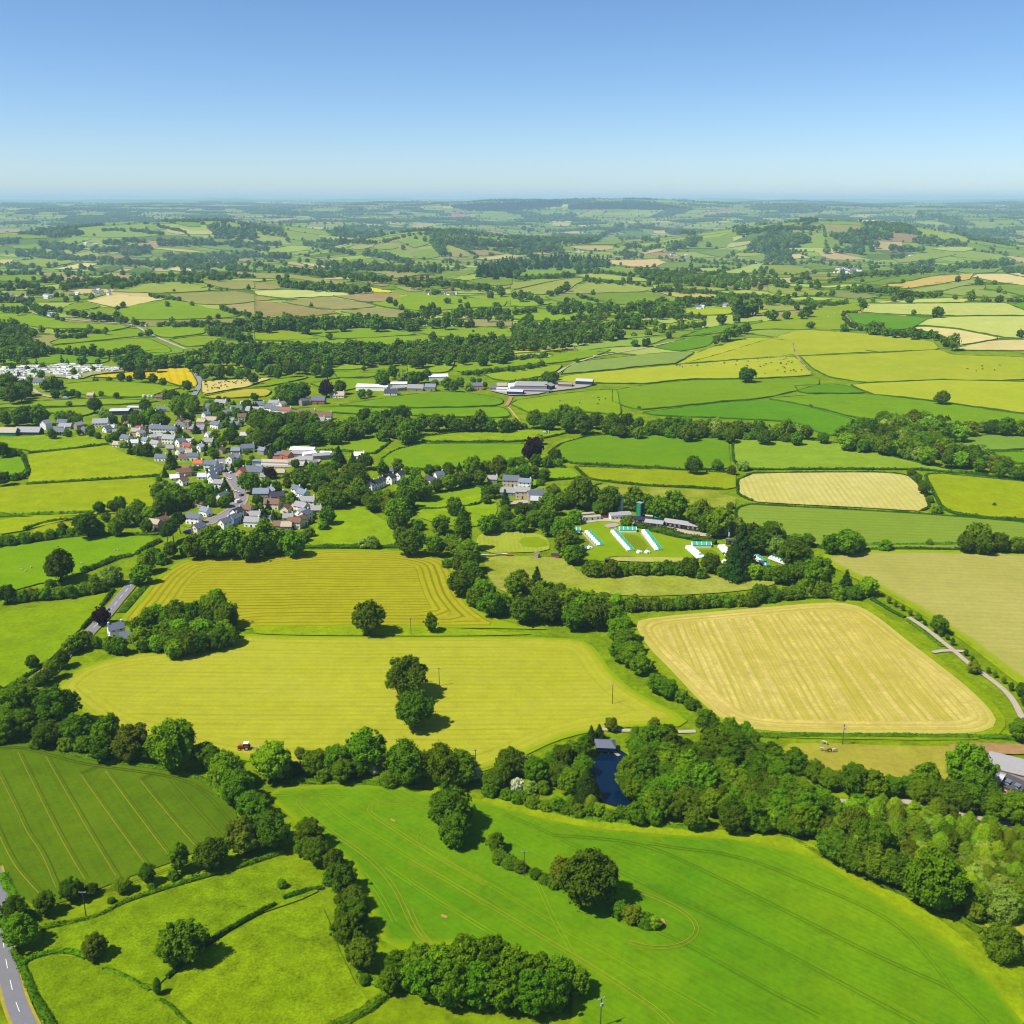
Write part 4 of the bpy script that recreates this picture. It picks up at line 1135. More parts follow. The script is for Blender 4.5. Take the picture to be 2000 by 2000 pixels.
def crown_mesh(kind, var, lod):
    asp, zb, col, shape, _ = KINDS[kind]
    r = np.random.default_rng(hash_s(kind) + 97 * var + 13 * lod)
    P = LOD[lod]
    z0, z1 = zb * asp, asp
    ch = z1 - z0
    lobes = []
    am, ph0 = r.uniform(.05, .16, 2), r.uniform(0, 6.28, 2)
    n = P['nl']
    for i in range(n):
        if shape == 'cone' or shape == 'spire':
            t = (i + .5) / n
            rad = (.46 * (1 - t) ** .9 + .04) if shape == 'cone' else .34 * math.sin(math.pi * (.12 + .86 * t)) ** .7
            a = i * 2.4 + r.uniform(-.4, .4)
            lr = max(.09, rad * .62) * r.uniform(.85, 1.15)
            off = max(0, rad - lr * .55)
            lobes.append((off * math.cos(a), off * math.sin(a), z0 + ch * (.06 + .9 * t), lr, lr * (1.0 if shape == 'cone' else 1.35)))
        else:
            # golden-spiral shell with jitter
            ph = math.acos(np.clip(1 - 2 * (i + .5) / n + r.uniform(-.12, .12), -.93, 1))
            a = i * 2.39996 + r.uniform(-.35, .35)
            lr = r.uniform(.10, .17) if shape == 'lobed' else (r.uniform(.08, .13) if shape == 'feather' else r.uniform(.10, .16))
            if lod: lr *= 1.2
            if lod == 2: lr *= 1.25
            ell = 1 - lr / .5
            jit = (r.uniform(.62, 1.1) if shape == 'lobed' else r.uniform(.78, 1.08)) * (1 + am[0] * math.sin(2 * a + ph0[0]) + am[1] * math.sin(3 * a + ph0[1]))
            rx = .5 * ell * jit
            zc = z0 + ch * (.46 if zb > .05 else .36)
            hz = (z1 - zc) if math.cos(ph) > 0 else (zc - z0)
            lobes.append((rx * math.sin(ph) * math.cos(a), rx * math.sin(ph) * math.sin(a), zc + math.cos(ph) * max(.02, hz - lr * .8) * jit, lr, lr * .85))
    if shape not in ('cone', 'spire') and lod < 2:        # sprigs that break the outline
        for i in range(18 if lod == 0 else 9):
            a, u = r.uniform(0, 6.28), r.uniform(-.25, .95)
            q = math.sqrt(1 - u * u) * r.uniform(.44, .54)
            lr = r.uniform(.04, .075)
            lobes.append((q * math.cos(a), q * math.sin(a), z0 + ch * (.46 + .52 * u * r.uniform(.9, 1.08)), lr, lr))
    if shape not in ('cone', 'spire'):
        lobes.append((0, 0, z0 + ch * .45, .36, ch * .38))       # heart of the crown
    V, F = [], []
    base = 0
    iv, jf = ICO1 if P['sub'] else ICO0
    for (x, y, z, lr, lz) in lobes:
        s = .74 * r.uniform(.85, 1.05, len(iv))[:, None]
        V.append(iv * s * [lr, lr, lz] + [x, y, z])
        F.append(jf + base)
        base += len(iv)
    # leaf sprays on every lobe
    w = np.array([l[3] ** 2 for l in lobes])
    if shape not in ('cone', 'spire'):
        w[-1] *= .15
    k = r.choice(len(lobes), P['leaves'], p=w / w.sum())
    Lb = np.array(lobes)[k]
    dirs = r.normal(size=(len(k), 3))
    dirs /= np.linalg.norm(dirs, axis=1)[:, None]
    cc = np.array([0, 0, z0 + ch * .42])
    outw = Lb[:, :3] - cc
    outw /= np.maximum(np.linalg.norm(outw, axis=1), .05)[:, None]
    flip = (dirs * outw).sum(1) < -.35
    dirs[flip] *= -1
    C = Lb[:, :3] + dirs * np.stack([Lb[:, 3], Lb[:, 3], Lb[:, 4]], 1) * np.where(r.random(len(k)) < .12, r.uniform(1.1, 1.5, len(k)), r.uniform(.7, 1.18, len(k)))[:, None]
    C[:, 2] = np.maximum(C[:, 2], .01)
    nn = dirs + r.normal(size=dirs.shape) * .55 + np.array([0, 0, .35])
    if shape == 'feather':
        nn += np.array([0, 0, -.5])
    nn /= np.linalg.norm(nn, axis=1)[:, None]
    a = np.cross(nn, r.normal(size=nn.shape))
    a /= np.linalg.norm(a, axis=1)[:, None]
    b = np.cross(nn, a)
    s = (P['ls'] * r.uniform(.55, 1.25, len(k)))[:, None]
    el = r.uniform(.55, 1.0, len(k))[:, None]
    Q = np.stack([C - a * s, C - b * s * el * .8, C + a * s, C + b * s * el], 1).reshape(-1, 3)
    q = np.arange(len(k)) * 4 + base
    F4 = np.concatenate([np.stack([q, q + 1, q + 2], 1), np.stack([q, q + 2, q + 3], 1)])
    V = np.vstack(V + [Q])
    F = np.vstack(F + [F4])
    hue = dict(rust=.015, scrub=.02, light=.015).get(kind, .018)
    return mesh_np('crown', V, F, leaf_mat('leaves_' + kind, col, hue=hue, val=.32))

def hash_s(s):
    return sum((i + 1) * ord(c) for i, c in enumerate(s)) * 31

def trunk_mesh(kind, var):
    asp, zb, *_ = KINDS[kind]
    r = random.Random(int(hash_s(kind) + var))
    m = MB()
    h = asp * (.5 if zb < .3 else .75)
    m.cyl((0, 0, -.03), (0, 0, h * .55), .034, .024, 7)
    top = Vector((r.uniform(-.03, .03), r.uniform(-.03, .03), h))
    m.cyl((0, 0, h * .55), top, .024, .012, 6)
    for i in range(4):
        a = i * 1.7 + r.uniform(-.4, .4)
        p = Vector((0, 0, h * (.42 + .09 * i)))
        m.cyl(p, p + Vector((math.cos(a) * .24, math.sin(a) * .24, .2)), .014, .006, 5)
    return m.mesh('trunk', M_BARK)

_CM, _TM = {}, {}
def crown(kind, var, lod):
    if (kind, var, lod) not in _CM:
        _CM[(kind, var, lod)] = crown_mesh(kind, var, lod)
    return _CM[(kind, var, lod)]
def trunk(kind, var):
    if (kind, var) not in _TM:
        _TM[(kind, var)] = trunk_mesh(kind, var)
    return _TM[(kind, var)]

TREES = []      # [cx, cy, w (photo px), kind, area phrase, label or None]
def tr(tile, pts, kind='round', area='', label=None):
    s = TILES[tile][2]
    for p in pts:
        n = nat(tile, [p[:2]])[0]
        TREES.append([n[0], n[1], p[2] / s, p[3] if len(p) > 3 else kind, area, label])

def pick(kinds):
    return kinds[rng.integers(len(kinds))] if isinstance(kinds, (list, tuple)) else kinds

MIX = ['round', 'round', 'oak', 'round', 'tall', 'oak']
def belt(tile, pts, w, area, kinds=MIX, sp=.66, jit=.12):
    s = TILES[tile][2]
    Q = resample(nat(tile, pts), w / s * sp)
    for q in Q:
        ww = w / s * rng.uniform(.75, 1.2)
        TREES.append([q[0] + rng.uniform(-jit, jit) * ww, q[1] + rng.uniform(-jit, jit) * ww, ww, pick(kinds), area, None])

def wood(tile, poly, w, area, kinds=MIX, sp=.62):
    s = TILES[tile][2]
    P = nat(tile, poly)
    w = w / s
    lo, hi = P.min(0), P.max(0)
    st = w * sp
    ys = np.arange(lo[1] + st * .2, hi[1], st * .62)
    for j, y in enumerate(ys):
        xs = np.arange(lo[0] + (st * .5 if j % 2 else 0), hi[0], st)
        for x in xs:
            q = np.array([x, y]) + rng.uniform(-.3, .3, 2) * [st, st * .6]
            if inpoly([q], P)[0]:
                TREES.append([q[0], q[1], w * rng.uniform(.72, 1.22), pick(kinds), area, None])

# ---- near, left side
A = 'in the belt above the dark barley field'
tr('U7', [(80, 300, 250, 'round'), (180, 230, 240, 'light'), (60, 440, 230, 'round'), (210, 420, 210, 'round'), (450, 330, 320, 'oak'), (380, 500, 220, 'oak'), (580, 480, 230, 'oak'), (640, 580, 150, 'bush'), (820, 510, 220, 'feather'), (780, 620, 180, 'feather'), (1010, 570, 260, 'rust'), (960, 640, 160, 'bush'), (1320, 600, 340, 'round'), (1180, 620, 180, 'round'), (1540, 670, 190, 'round'), (1620, 720, 150, 'oak'), (1720, 800, 260, 'round'), (1800, 940, 240, 'round'), (1890, 1060, 200, 'round'), (1830, 1280, 240, 'rust'), (0, 520, 160, 'bush'), (290, 570, 120, 'bush'), (500, 590, 130, 'bush')], area=A)
A = 'along the lower edge of the barley field'
tr('V3', [(1360, 300, 150, 'tall'), (1600, 270, 250, 'oak'), (1120, 410, 120, 'tall'), (930, 490, 125, 'round'), (690, 530, 110, 'oak'), (550, 545, 165, 'oak'), (350, 640, 160, 'round'), (120, 690, 190, 'oak'), (170, 840, 240, 'round'), (60, 760, 140, 'bush'), (1310, 420, 90, 'bush'), (1140, 500, 60, 'bush'), (840, 610, 55, 'bush')], area=A)
tr('V3', [(722, 965, 180, 'rust')], label='bronze-tinged oval tree alone in the pasture beside the curved hedge')
tr('V3', [(1390, 935, 340, 'oak')], label='large spreading oak alone in the bottom left pasture by the long hedge')
tr('V3', [(1190, 1255, 75, 'poplar')], label='thin upright sapling beside the broken hedge in the bottom left pasture')
A = 'in the hedgerow between pasture and young wheat'
tr('V4', [(600, 300, 230, 'round'), (560, 400, 150, 'oak'), (650, 440, 200, 'oak'), (780, 510, 160, 'oak'), (840, 650, 230, 'oak'), (760, 640, 120, 'bush'), (940, 790, 175, 'oak'), (840, 790, 110, 'bush'), (920, 930, 240, 'round'), (880, 1030, 220, 'round'), (960, 1100, 160, 'oak'), (990, 1220, 230, 'oak'), (310, 270, 290, 'oak'), (110, 330, 230, 'rust'), (200, 110, 200, 'round'), (60, 20, 160, 'oak'), (1020, 1400, 90, 'bush')], area=A)
tr('V4', [(390, 680, 75, 'light')], label='small thin-crowned sapling at the kink of the long hedge')
A = 'in the copse at the bottom edge'
tr('V5', [(60, 1220, 200), (200, 1240, 220), (370, 1210, 230), (520, 1210, 240), (660, 1270, 230), (800, 1300, 230), (940, 1310, 210), (1050, 1340, 170), (100, 1340, 220), (270, 1380, 240), (430, 1370, 240), (600, 1400, 240), (760, 1420, 240), (890, 1420, 220), (20, 1310, 160), (-80, 1240, 150), (-120, 1350, 130)], 'feather', A)
A = 'on the grassy island in the young wheat'
tr('V5', [(265, 260, 270, 'oak')], label='tall leaning oak at the top of the young wheat field')
tr('V5', [(280, 400, 190, 'round'), (545, 470, 115, 'round'), (560, 555, 100, 'bush'), (630, 590, 100, 'bush'), (690, 620, 90, 'bush'), (790, 660, 80, 'bush'), (850, 695, 80, 'bush'), (910, 720, 90, 'bush'), (980, 650, 190, 'rust')], area=A)
tr('V5', [(1130, 715, 350, 'oak')], label='broad dark oak halfway along the hedge island in the wheat')
tr('V5', [(1330, 890, 130, 'bush'), (1400, 915, 120, 'rust'), (1490, 960, 110, 'bush'), (1540, 975, 80, 'light')], area=A)
tr('U3', [(1240, 885, 245, 'oak')], label='round oak on the grass strip between the two hay fields')
tr('U3', [(1710, 910, 108, 'tall')], label='small upright tree on the strip between the hay fields')
tr('U8', [(1530, 300, 300, 'oak')], label='rear oak of the pair in the lower hay field')
tr('U8', [(1590, 535, 290, 'oak')], label='front oak of the pair in the lower hay field')
A = 'in the hedgerow below the hay field'
tr('U8', [(170, 960, 230), (250, 1100, 230), (370, 1240, 190), (70, 900, 160, 'oak'), (520, 930, 270, 'light'), (430, 890, 150, 'bush'), (600, 960, 170, 'rust'), (720, 850, 85, 'rust'), (830, 930, 180), (1000, 900, 200), (1220, 820, 290), (1040, 990, 170), (1160, 960, 150, 'oak'), (1290, 960, 105, 'blossom'), (1530, 930, 300), (1400, 1030, 170, 'bush'), (1340, 940, 120, 'rust'), (1800, 960, 280), (1900, 1010, 220, 'oak'), (1950, 900, 150), (700, 960, 120, 'bush'), (900, 1010, 130, 'bush')], 'round', A)
# ---- pond and wood on the right
A = 'in the trees left of the pond'
tr('V1', [(70, 570, 260, 'round'), (180, 620, 105, 'blossom'), (450, 540, 210, 'oak'), (570, 560, 160, 'willow'), (330, 680, 180, 'oak'), (650, 610, 180), (750, 560, 160), (840, 500, 160), (920, 440, 150), (1010, 420, 130), (820, 640, 180, 'oak'), (900, 690, 180), (1000, 560, 160), (1030, 690, 180, 'conif'), (960, 480, 140, 'oak'), (400, 600, 150), (500, 700, 110, 'blossom'), (600, 720, 110, 'willow'), (700, 720, 110, 'bush')], 'round', A)
tr('V1', [(1060, 330, 80, 'conif'), (1120, 305, 80, 'conif')], area='above the boathouse by the hay field')
tr('V1', [(1210, 250, 100, 'rust')], label='pale birch beside the path above the boathouse')
tr('V1', [(1535, 255, 95, 'rust')], label='bronze upright tree above the wood beside the hay field')
A = 'in the thicket below the pond'
tr('V1', [(300, 740, 130), (420, 770, 110), (520, 800, 120), (620, 830, 120), (720, 860, 110), (800, 850, 110, 'light'), (880, 880, 110), (960, 900, 110), (1040, 890, 110), (1120, 890, 100, 'light'), (1200, 930, 110), (1290, 910, 110), (1380, 930, 120), (1060, 840, 100, 'scrub'), (900, 830, 90, 'scrub')], 'bush', A)
A = 'in the wood beside the pond'
wood('V1', [(1290, 600), (1370, 400), (1480, 300), (1680, 310), (1760, 430), (1932, 450), (1932, 950), (1750, 900), (1500, 850), (1400, 790), (1310, 700)], 158, A, ['round', 'feather', 'round', 'tall', 'oak'], .6)
tr('V1', [(1330, 660, 170), (1350, 560, 150), (1400, 920, 160), (1530, 950, 125), (1690, 900, 130), (1850, 960, 185, 'oak'), (1380, 760, 150)], 'round', A)
A = 'in the wood below the stubble field'
wood('V2', [(180, 240), (350, 225), (480, 265), (620, 355), (620, 420), (760, 500), (880, 600), (860, 670), (760, 740), (640, 740), (500, 700), (330, 660), (230, 620), (190, 450)], 126, A, ['round', 'feather', 'oak', 'round', 'tall'], .6)
tr('V2', [(160, 690, 115, 'bush'), (360, 700, 145, 'oak'), (500, 700, 120, 'round'), (570, 690, 110, 'light'), (700, 720, 125, 'oak'), (880, 620, 120, 'oak'), (450, 420, 90, 'rust'), (500, 340, 130, 'willow')], area=A)
tr('V2', [(218, 160, 125, 'oak')], label='dark tree at the corner of the stubble field below the hedge')
A = 'in the row below the horse paddock'
tr('V2', [(700, 380, 125), (640, 400, 100), (800, 430, 115), (880, 470, 115), (1000, 480, 155), (1110, 495, 150), (1210, 515, 110), (1300, 510, 110), (1400, 480, 165), (1440, 540, 130), (1540, 550, 170, 'oak'), (1680, 550, 200, 'oak'), (1760, 610, 160), (1880, 640, 170), (1990, 640, 160), (1360, 550, 110), (1620, 600, 130, 'oak')], 'round', A)
tr('V2', [(1620, 415, 235, 'light')], label='bright green rounded tree left of the grey barn')
A = 'in the scrubby plantation at the right edge'
wood('V2', [(840, 690), (1000, 610), (1200, 600), (1450, 640), (1700, 700), (1932, 770), (1990, 900), (1990, 1150), (1880, 1170), (1700, 1120), (1420, 1060), (1240, 1000), (1020, 900), (870, 820)], 100, A, ['scrub', 'round', 'scrub', 'light', 'rust', 'bush', 'scrub', 'willow'], .66)
A = 'fronting the plantation beside young wheat'
tr('V2', [(900, 820, 190, 'oak'), (1000, 880, 190, 'oak'), (1130, 930, 200, 'oak'), (1240, 970, 190, 'oak'), (1430, 1030, 290, 'round'), (1560, 1070, 160, 'round'), (1640, 1110, 150, 'light'), (1790, 1130, 200, 'willow'), (1660, 1190, 95, 'rust'), (1100, 800, 200, 'round'), (1010, 740, 170, 'rust')], area=A)
tr('V2', [(1810, 1350, 210, 'bush')], label='big dome-shaped bush by the small paddock at the right edge')
# ---- left middle
tr('U2', [(550, 585, 270, 'oak')], label='big dark oak above the thick hedge in the left pastures')
tr('U2', [(70, 820, 180, 'oak')], label='dark tree at the left edge in the thick hedge')
A = 'in the thick hedge across the left pastures'
tr('U2', [(200, 840, 140), (310, 830, 130), (420, 820, 140), (530, 810, 140), (640, 800, 140), (750, 780, 130), (850, 770, 130), (930, 760, 110), (460, 730, 100)], 'bush', A)
A = 'beside the road through the left pastures'
tr('U2', [(1010, 660, 190, 'willow'), (850, 690, 100, 'bush'), (1280, 640, 190), (1330, 540, 180), (1450, 500, 140, 'bush'), (1540, 440, 140, 'oak'), (1690, 420, 150, 'bush'), (1800, 390, 160), (1230, 700, 110, 'bush'), (1400, 470, 120)], 'round', A)
tr('U2', [(1560, 250, 150, 'pine'), (1510, 300, 120, 'pine'), (1620, 190, 130, 'pine')], area='at the village edge beside the road')
tr('U2', [(920, 1025, 155, 'copper')], label='purple-leaved tree overhanging the road by the white cottage')
A = 'around the white roadside cottage'
tr('U2', [(700, 1260, 150), (780, 1240, 140, 'oak'), (640, 1290, 140), (870, 1260, 100), (1010, 1270, 165), (1090, 1300, 140), (1230, 1140, 90, 'bush')], 'round', A)
A = 'in the round copse between the hay fields'
wood('U2', [(1200, 1180), (1350, 980), (1480, 940), (1540, 1010), (1700, 970), (1850, 920), (1980, 860), (2100, 990), (2160, 1150), (2080, 1250), (1850, 1330), (1500, 1350), (1220, 1330)], 175, A, ['round', 'oak', 'round', 'light'], .6)
tr('U2', [(295, 1440, 115, 'oak')], label='small round tree in the hedge of the long left pasture')
A = 'at the left tip of the lower hay field'
tr('U2', [(560, 1420, 150), (480, 1520, 160), (400, 1570, 150), (330, 1600, 120, 'bush'), (430, 1460, 90, 'bush'), (-20, 1700, 120)], 'oak', A)
A = 'in the line below the new houses'
tr('U3', [(60, 310, 210), (200, 300, 220), (340, 350, 180), (460, 280, 220), (560, 290, 190), (670, 310, 190), (-60, 330, 180), (130, 350, 150, 'bush'), (740, 260, 110, 'bush'), (790, 230, 90, 'bush'), (900, 175, 90, 'bush')], 'round', A)
tr('U3', [(930, 105, 125, 'round')], label='round garden tree right of the new houses')
tr('U3', [(1210, 300, 100, 'willow'), (1270, 300, 110, 'willow')], area='in the clipped hedge above the raked hay field')
A = 'around the small pasture right of the houses'
tr('U3', [(1470, 90, 200, 'round'), (1440, 170, 130, 'oak'), (1780, 160, 150, 'round'), (1890, 50, 105, 'round'), (1550, 300, 220, 'oak'), (1740, 330, 150, 'round'), (1600, 170, 110, 'bush'), (1480, 240, 120, 'bush')], area=A)
A = 'in the belt between hay field and meadow'
tr('U4', [(220, 250, 190, 'poplar'), (100, 380, 130, 'round'), (150, 420, 180), (250, 440, 220), (260, 550, 240, 'oak'), (180, 600, 170, 'oak'), (280, 640, 180), (200, 760, 260, 'oak'), (330, 720, 200, 'oak'), (400, 830, 200), (330, 900, 180), (480, 950, 240), (590, 960, 180), (400, 960, 150, 'bush'), (490, 830, 90, 'conif'), (60, 580, 110, 'bush')], 'round', A)
A = 'in the clump in the tall meadow'
tr('U4', [(690, 780, 170, 'tall'), (760, 720, 170, 'oak'), (800, 780, 140, 'rust'), (910, 720, 130, 'conif'), (960, 800, 150, 'bush'), (1130, 830, 130, 'rust'), (860, 830, 120, 'bush'), (1040, 800, 110, 'bush')], area=A)
A = 'in the wood between the meadow and hay field'
wood('U4', [(680, 920), (900, 890), (1300, 880), (1440, 930), (1450, 1040), (1500, 1120), (1440, 1180), (1200, 1130), (1000, 1050), (760, 1010)], 250, A, ['round', 'round', 'oak'], .58)
A = 'in the hedgerow left of the stubble field'
tr('U4', [(1640, 1080, 230), (1700, 1200, 250), (1760, 1310, 230), (1690, 1400, 200), (1800, 1440, 240), (1580, 1010, 170), (1880, 1520, 200)], 'round', A)
tr('V1', [(1640, -10, 130), (1740, 30, 120, 'bush'), (1820, 90, 110, 'bush'), (1560, -60, 150)], 'round', A)
A = 'in the hedgerow above the stubble field'
tr('U5', [(310, 890, 150), (400, 910, 120, 'light'), (520, 920, 140), (600, 920, 120), (690, 920, 120), (780, 920, 120), (870, 915, 120), (960, 910, 120), (1050, 905, 120), (1140, 900, 120), (1230, 900, 120), (1320, 890, 120), (1400, 890, 130), (1480, 850, 130, 'oak'), (1590, 840, 120), (1680, 840, 120), (1560, 870, 110), (230, 900, 150)], 'bush', A)
A = 'in the hedge below the tent camp'
tr('U5', [(240, 650, 175), (180, 660, 100), (365, 665, 110, 'rust'), (430, 660, 130), (520, 650, 130), (610, 655, 130), (700, 655, 130), (790, 650, 130), (870, 660, 120), (960, 650, 150, 'oak'), (1030, 690, 110), (1210, 670, 130), (1280, 690, 120), (1440, 685, 110, 'light'), (1350, 700, 120), (1530, 690, 130), (1610, 680, 130), (1720, 680, 120), (1810, 650, 120)], 'bush', A)
tr('U5', [(1110, 615, 145, 'oak')], label='dark open-crowned tree among the tents')
A = 'round the tent camp'
tr('U5', [(40, 440, 170), (70, 540, 150), (1290, 610, 160, 'conif'), (1340, 500, 190, 'conif'), (1300, 560, 170, 'oak'), (1400, 430, 200, 'oak'), (1470, 450, 190, 'oak'), (1550, 390, 210), (1610, 490, 170, 'willow'), (1760, 530, 170), (1830, 590, 130), (1310, 340, 135, 'willow'), (1180, 300, 190), (1130, 370, 110), (1020, 240, 200), (840, 190, 200), (740, 200, 170), (670, 200, 120), (540, 140, 150), (620, 160, 130), (340, 130, 180), (310, 190, 130), (150, 90, 220), (120, 120, 160, 'oak'), (480, 310, 95), (20, 350, 120), (90, 270, 120, 'bush'), (1080, 300, 150)], 'round', A)
tr('U4', [(450, 200, 190), (620, 150, 170, 'oak'), (760, 190, 170), (880, 150, 170, 'oak'), (1000, 100, 170), (1010, 210, 190), (1150, 270, 220), (1180, 390, 230), (1260, 490, 180), (640, 230, 130, 'bush'), (540, 240, 120, 'bush')], 'round', 'between the stone farm and the mown meadow')
A = 'right of the tent camp by the wheat fields'
tr('U6', [(600, 220, 195, 'light'), (470, 230, 150), (680, 240, 110), (300, 205, 105), (200, 210, 120), (100, 250, 140, 'willow'), (180, 310, 200), (90, 200, 100), (30, 160, 150), (280, 340, 120)], 'round', A)
A = 'on the lane between wheat and stubble'
tr('U6', [(750, 555, 145, 'light'), (580, 525, 110, 'conif'), (360, 470, 230, 'round'), (240, 440, 160, 'oak'), (100, 460, 150, 'round'), (280, 560, 150, 'bush'), (400, 580, 150, 'bush'), (520, 600, 140, 'bush'), (640, 600, 140, 'bush'), (200, 600, 130, 'bush')], area=A)
tr('U6', [(880, 245, 112, 'bush')], label='round bush in the hedge above the ripening wheat')
tr('U6', [(1215, 228, 58, 'bush')], label='small round bush in the hedge above the ripening wheat')
A = 'in the clump above the ripening wheat'
tr('U6', [(1565, 190, 190, 'round'), (1490, 240, 140, 'oak'), (1610, 240, 150, 'round'), (1735, 230, 155, 'oak'), (1860, 245, 120, 'round'), (1960, 240, 120, 'oak')], area=A)
tr('U6', [(1280, 850, 135, 'oak')], label='round dark tree beside the track through the wheat')
tr('U6', [(1550, 1165, 95, 'rust')], label='bushy tree standing over the track right of the stubble')
tr('U6', [(1895, 1640, 170, 'round')], label='round tree at the right edge below the track')
tr('U6', [(1350, 940, 36), (1390, 980, 36), (1490, 1060, 36), (1540, 1110, 36), (1660, 1190, 36), (1710, 1222, 38), (1775, 1265, 40), (1830, 1320, 42), (910, 665, 34), (960, 692, 34), (1015, 722, 34), (1070, 757, 34), (1180, 830, 34), (1900, 1345, 70), (1930, 1420, 60), (1300, 915, 34), (1130, 790, 60, 'bush')], 'tall', 'in the sapling row along the lane')
# ---- village and middle distance
A = 'in the wood behind the village'
wood('T6', [(560, 620), (750, 620), (900, 640), (1030, 680), (1100, 760), (1400, 700), (1500, 640), (1932, 580), (1932, 820), (1450, 830), (1250, 820), (1050, 850), (850, 860), (600, 850), (450, 870), (380, 760), (500, 660)], 150, A)
wood('T6', [(650, 400), (720, 350), (870, 330), (950, 380), (960, 440), (800, 480), (690, 450)], 140, 'north of the village houses')
tr('T6', [(1150, 385, 145, 'copper')], label='dark purple tree north of the village')
tr('T6', [(1280, 365, 125, 'round')], label='dark round tree right of the purple tree north of the village')
tr('T6', [(1160, 235, 120, 'oak')], label='dark tree in the hedge above the village purple tree')
A = 'among the village gardens'
tr('T6', [(160, 890, 130), (250, 830, 150, 'oak'), (100, 820, 100, 'rust'), (340, 860, 100), (440, 890, 110), (550, 890, 140, 'oak'), (640, 960, 90, 'conif'), (720, 920, 150), (90, 990, 100), (440, 1270, 210, 'oak'), (390, 1220, 150), (620, 1180, 110, 'copper'), (500, 1430, 115, 'oak'), (200, 1290, 85, 'conif'), (120, 1340, 70, 'conif'), (50, 1330, 100, 'light'), (60, 1440, 110), (180, 1440, 120), (240, 1400, 90), (590, 1290, 120), (680, 1310, 110), (780, 1270, 90, 'rust'), (820, 1400, 100), (960, 1090, 60, 'conif'), (860, 1090, 90, 'oak'), (1270, 1000, 130, 'conif'), (1400, 1040, 90, 'conif'), (1520, 1060, 165, 'oak'), (1220, 1060, 60, 'light'), (330, 1080, 100), (450, 1040, 50, 'light'), (1680, 1140, 130), (1820, 1110, 110, 'rust'), (1900, 1150, 70, 'light'), (400, 530, 110, 'oak'), (100, 580, 120), (160, 640, 90), (40, 530, 90), (300, 620, 90), (470, 450, 80), (660, 480, 70), (240, 530, 60, 'light'), (130, 480, 60), (190, 480, 60), (1550, 420, 70), (1480, 430, 80)], 'round', A)
wood('T6', [(830, 1180), (1000, 1130), (1200, 1110), (1450, 1160), (1530, 1190), (1480, 1330), (1680, 1410), (1900, 1380), (1932, 1490), (1700, 1490), (1200, 1450), (1100, 1390), (1000, 1300), (900, 1250)], 150, 'in the trees right of the village', ['round', 'round', 'oak', 'round', 'rust'])
belt('T6', [(0, 240), (150, 235), (400, 240)], 110, 'above the rough stubble by the village')
tr('T6', [(465, 290, 105, 'oak')], label='dark tree at the corner of the pale stubble above the village')
belt('T6', [(520, 200), (680, 205), (800, 190), (900, 190), (1050, 195)], 120, 'above the village pastures')
tr('T6', [(690, 240, 90), (1680, 280, 140), (1780, 230, 110), (1880, 270, 130, 'willow'), (1700, 330, 110, 'oak'), (1500, 190, 45)], 'round', 'beside the farm right of the village')
wood('T6', [(-30, -10), (600, -20), (1200, -20), (1932, -20), (2150, 0), (1932, 100), (1500, 110), (1250, 100), (700, 90), (440, 140), (-30, 120)], 110, 'in the long wood beyond the village', sp=.7)
tr('T7', [(40, 60, 130), (110, 70, 110), (550, 66, 36)], 'oak', 'at the end of the long wood')
tr('T5', [(190, 640, 170), (250, 610, 170, 'oak'), (390, 630, 170), (330, 650, 130), (60, 660, 130), (590, 660, 120), (680, 660, 130, 'oak'), (740, 680, 100), (900, 540, 140, 'oak'), (1000, 640, 130, 'willow'), (1060, 660, 100), (240, 700, 110, 'pine')], 'round', 'left of the village houses')
wood('T5', [(1390, 520), (1500, 590), (1620, 640), (1600, 720), (1300, 720), (1150, 680), (1280, 620)], 125, 'behind the village terrace')
wood('T5', [(1540, 420), (1800, 480), (1870, 560), (1700, 600), (1640, 520)], 125, 'north of the village street')
wood('T5', [(-30, 310), (200, 330), (290, 400), (270, 440), (-30, 460)], 120, 'in the wood left of the white track')
tr('T5', [(500, 320, 140), (430, 360, 90), (560, 330, 90), (530, 420, 90), (620, 430, 80), (690, 425, 70), (740, 440, 60), (960, 430, 50), (1100, 440, 66), (1320, 265, 115, 'oak'), (1450, 290, 85), (1150, 275, 80), (1540, 315, 70), (900, 290, 60, 'bush'), (1030, 285, 60, 'bush'), (1220, 285, 60, 'bush'), (655, 525, 60), (1770, 360, 90), (1560, 430, 80)], 'round', 'around the caravan park')
wood('T5', [(1040, 100), (1350, 60), (1500, 100), (1750, 100), (1932, 20), (1932, 260), (1830, 180), (1600, 140), (1330, 190), (1100, 150)], 105, 'above the rapeseed field')
tr('T5', [(780, 110, 105, 'oak'), (590, 115, 50, 'conif'), (640, 125, 40, 'conif'), (350, 140, 40, 'conif'), (120, 170, 70), (30, 100, 100), (110, 60, 110), (180, 90, 100), (240, 130, 80), (90, 260, 70), (180, 240, 40, 'conif'), (390, 240, 80), (290, 290, 60), (260, 190, 50), (700, 230, 70), (880, 190, 50), (930, 130, 60), (410, 160, 60), (330, 220, 60)], 'round', 'in the caravan park')
belt('T5', [(200, 30), (350, 40), (430, 20)], 100, 'above the caravan park')
belt('T5', [(460, 20), (590, 30)], 60, 'above the caravan park')
belt('T5', [(660, 25), (860, 30)], 80, 'above the caravan park')
belt('T5', [(900, 30), (1060, 40), (1300, 10)], 90, 'above the caravan park')
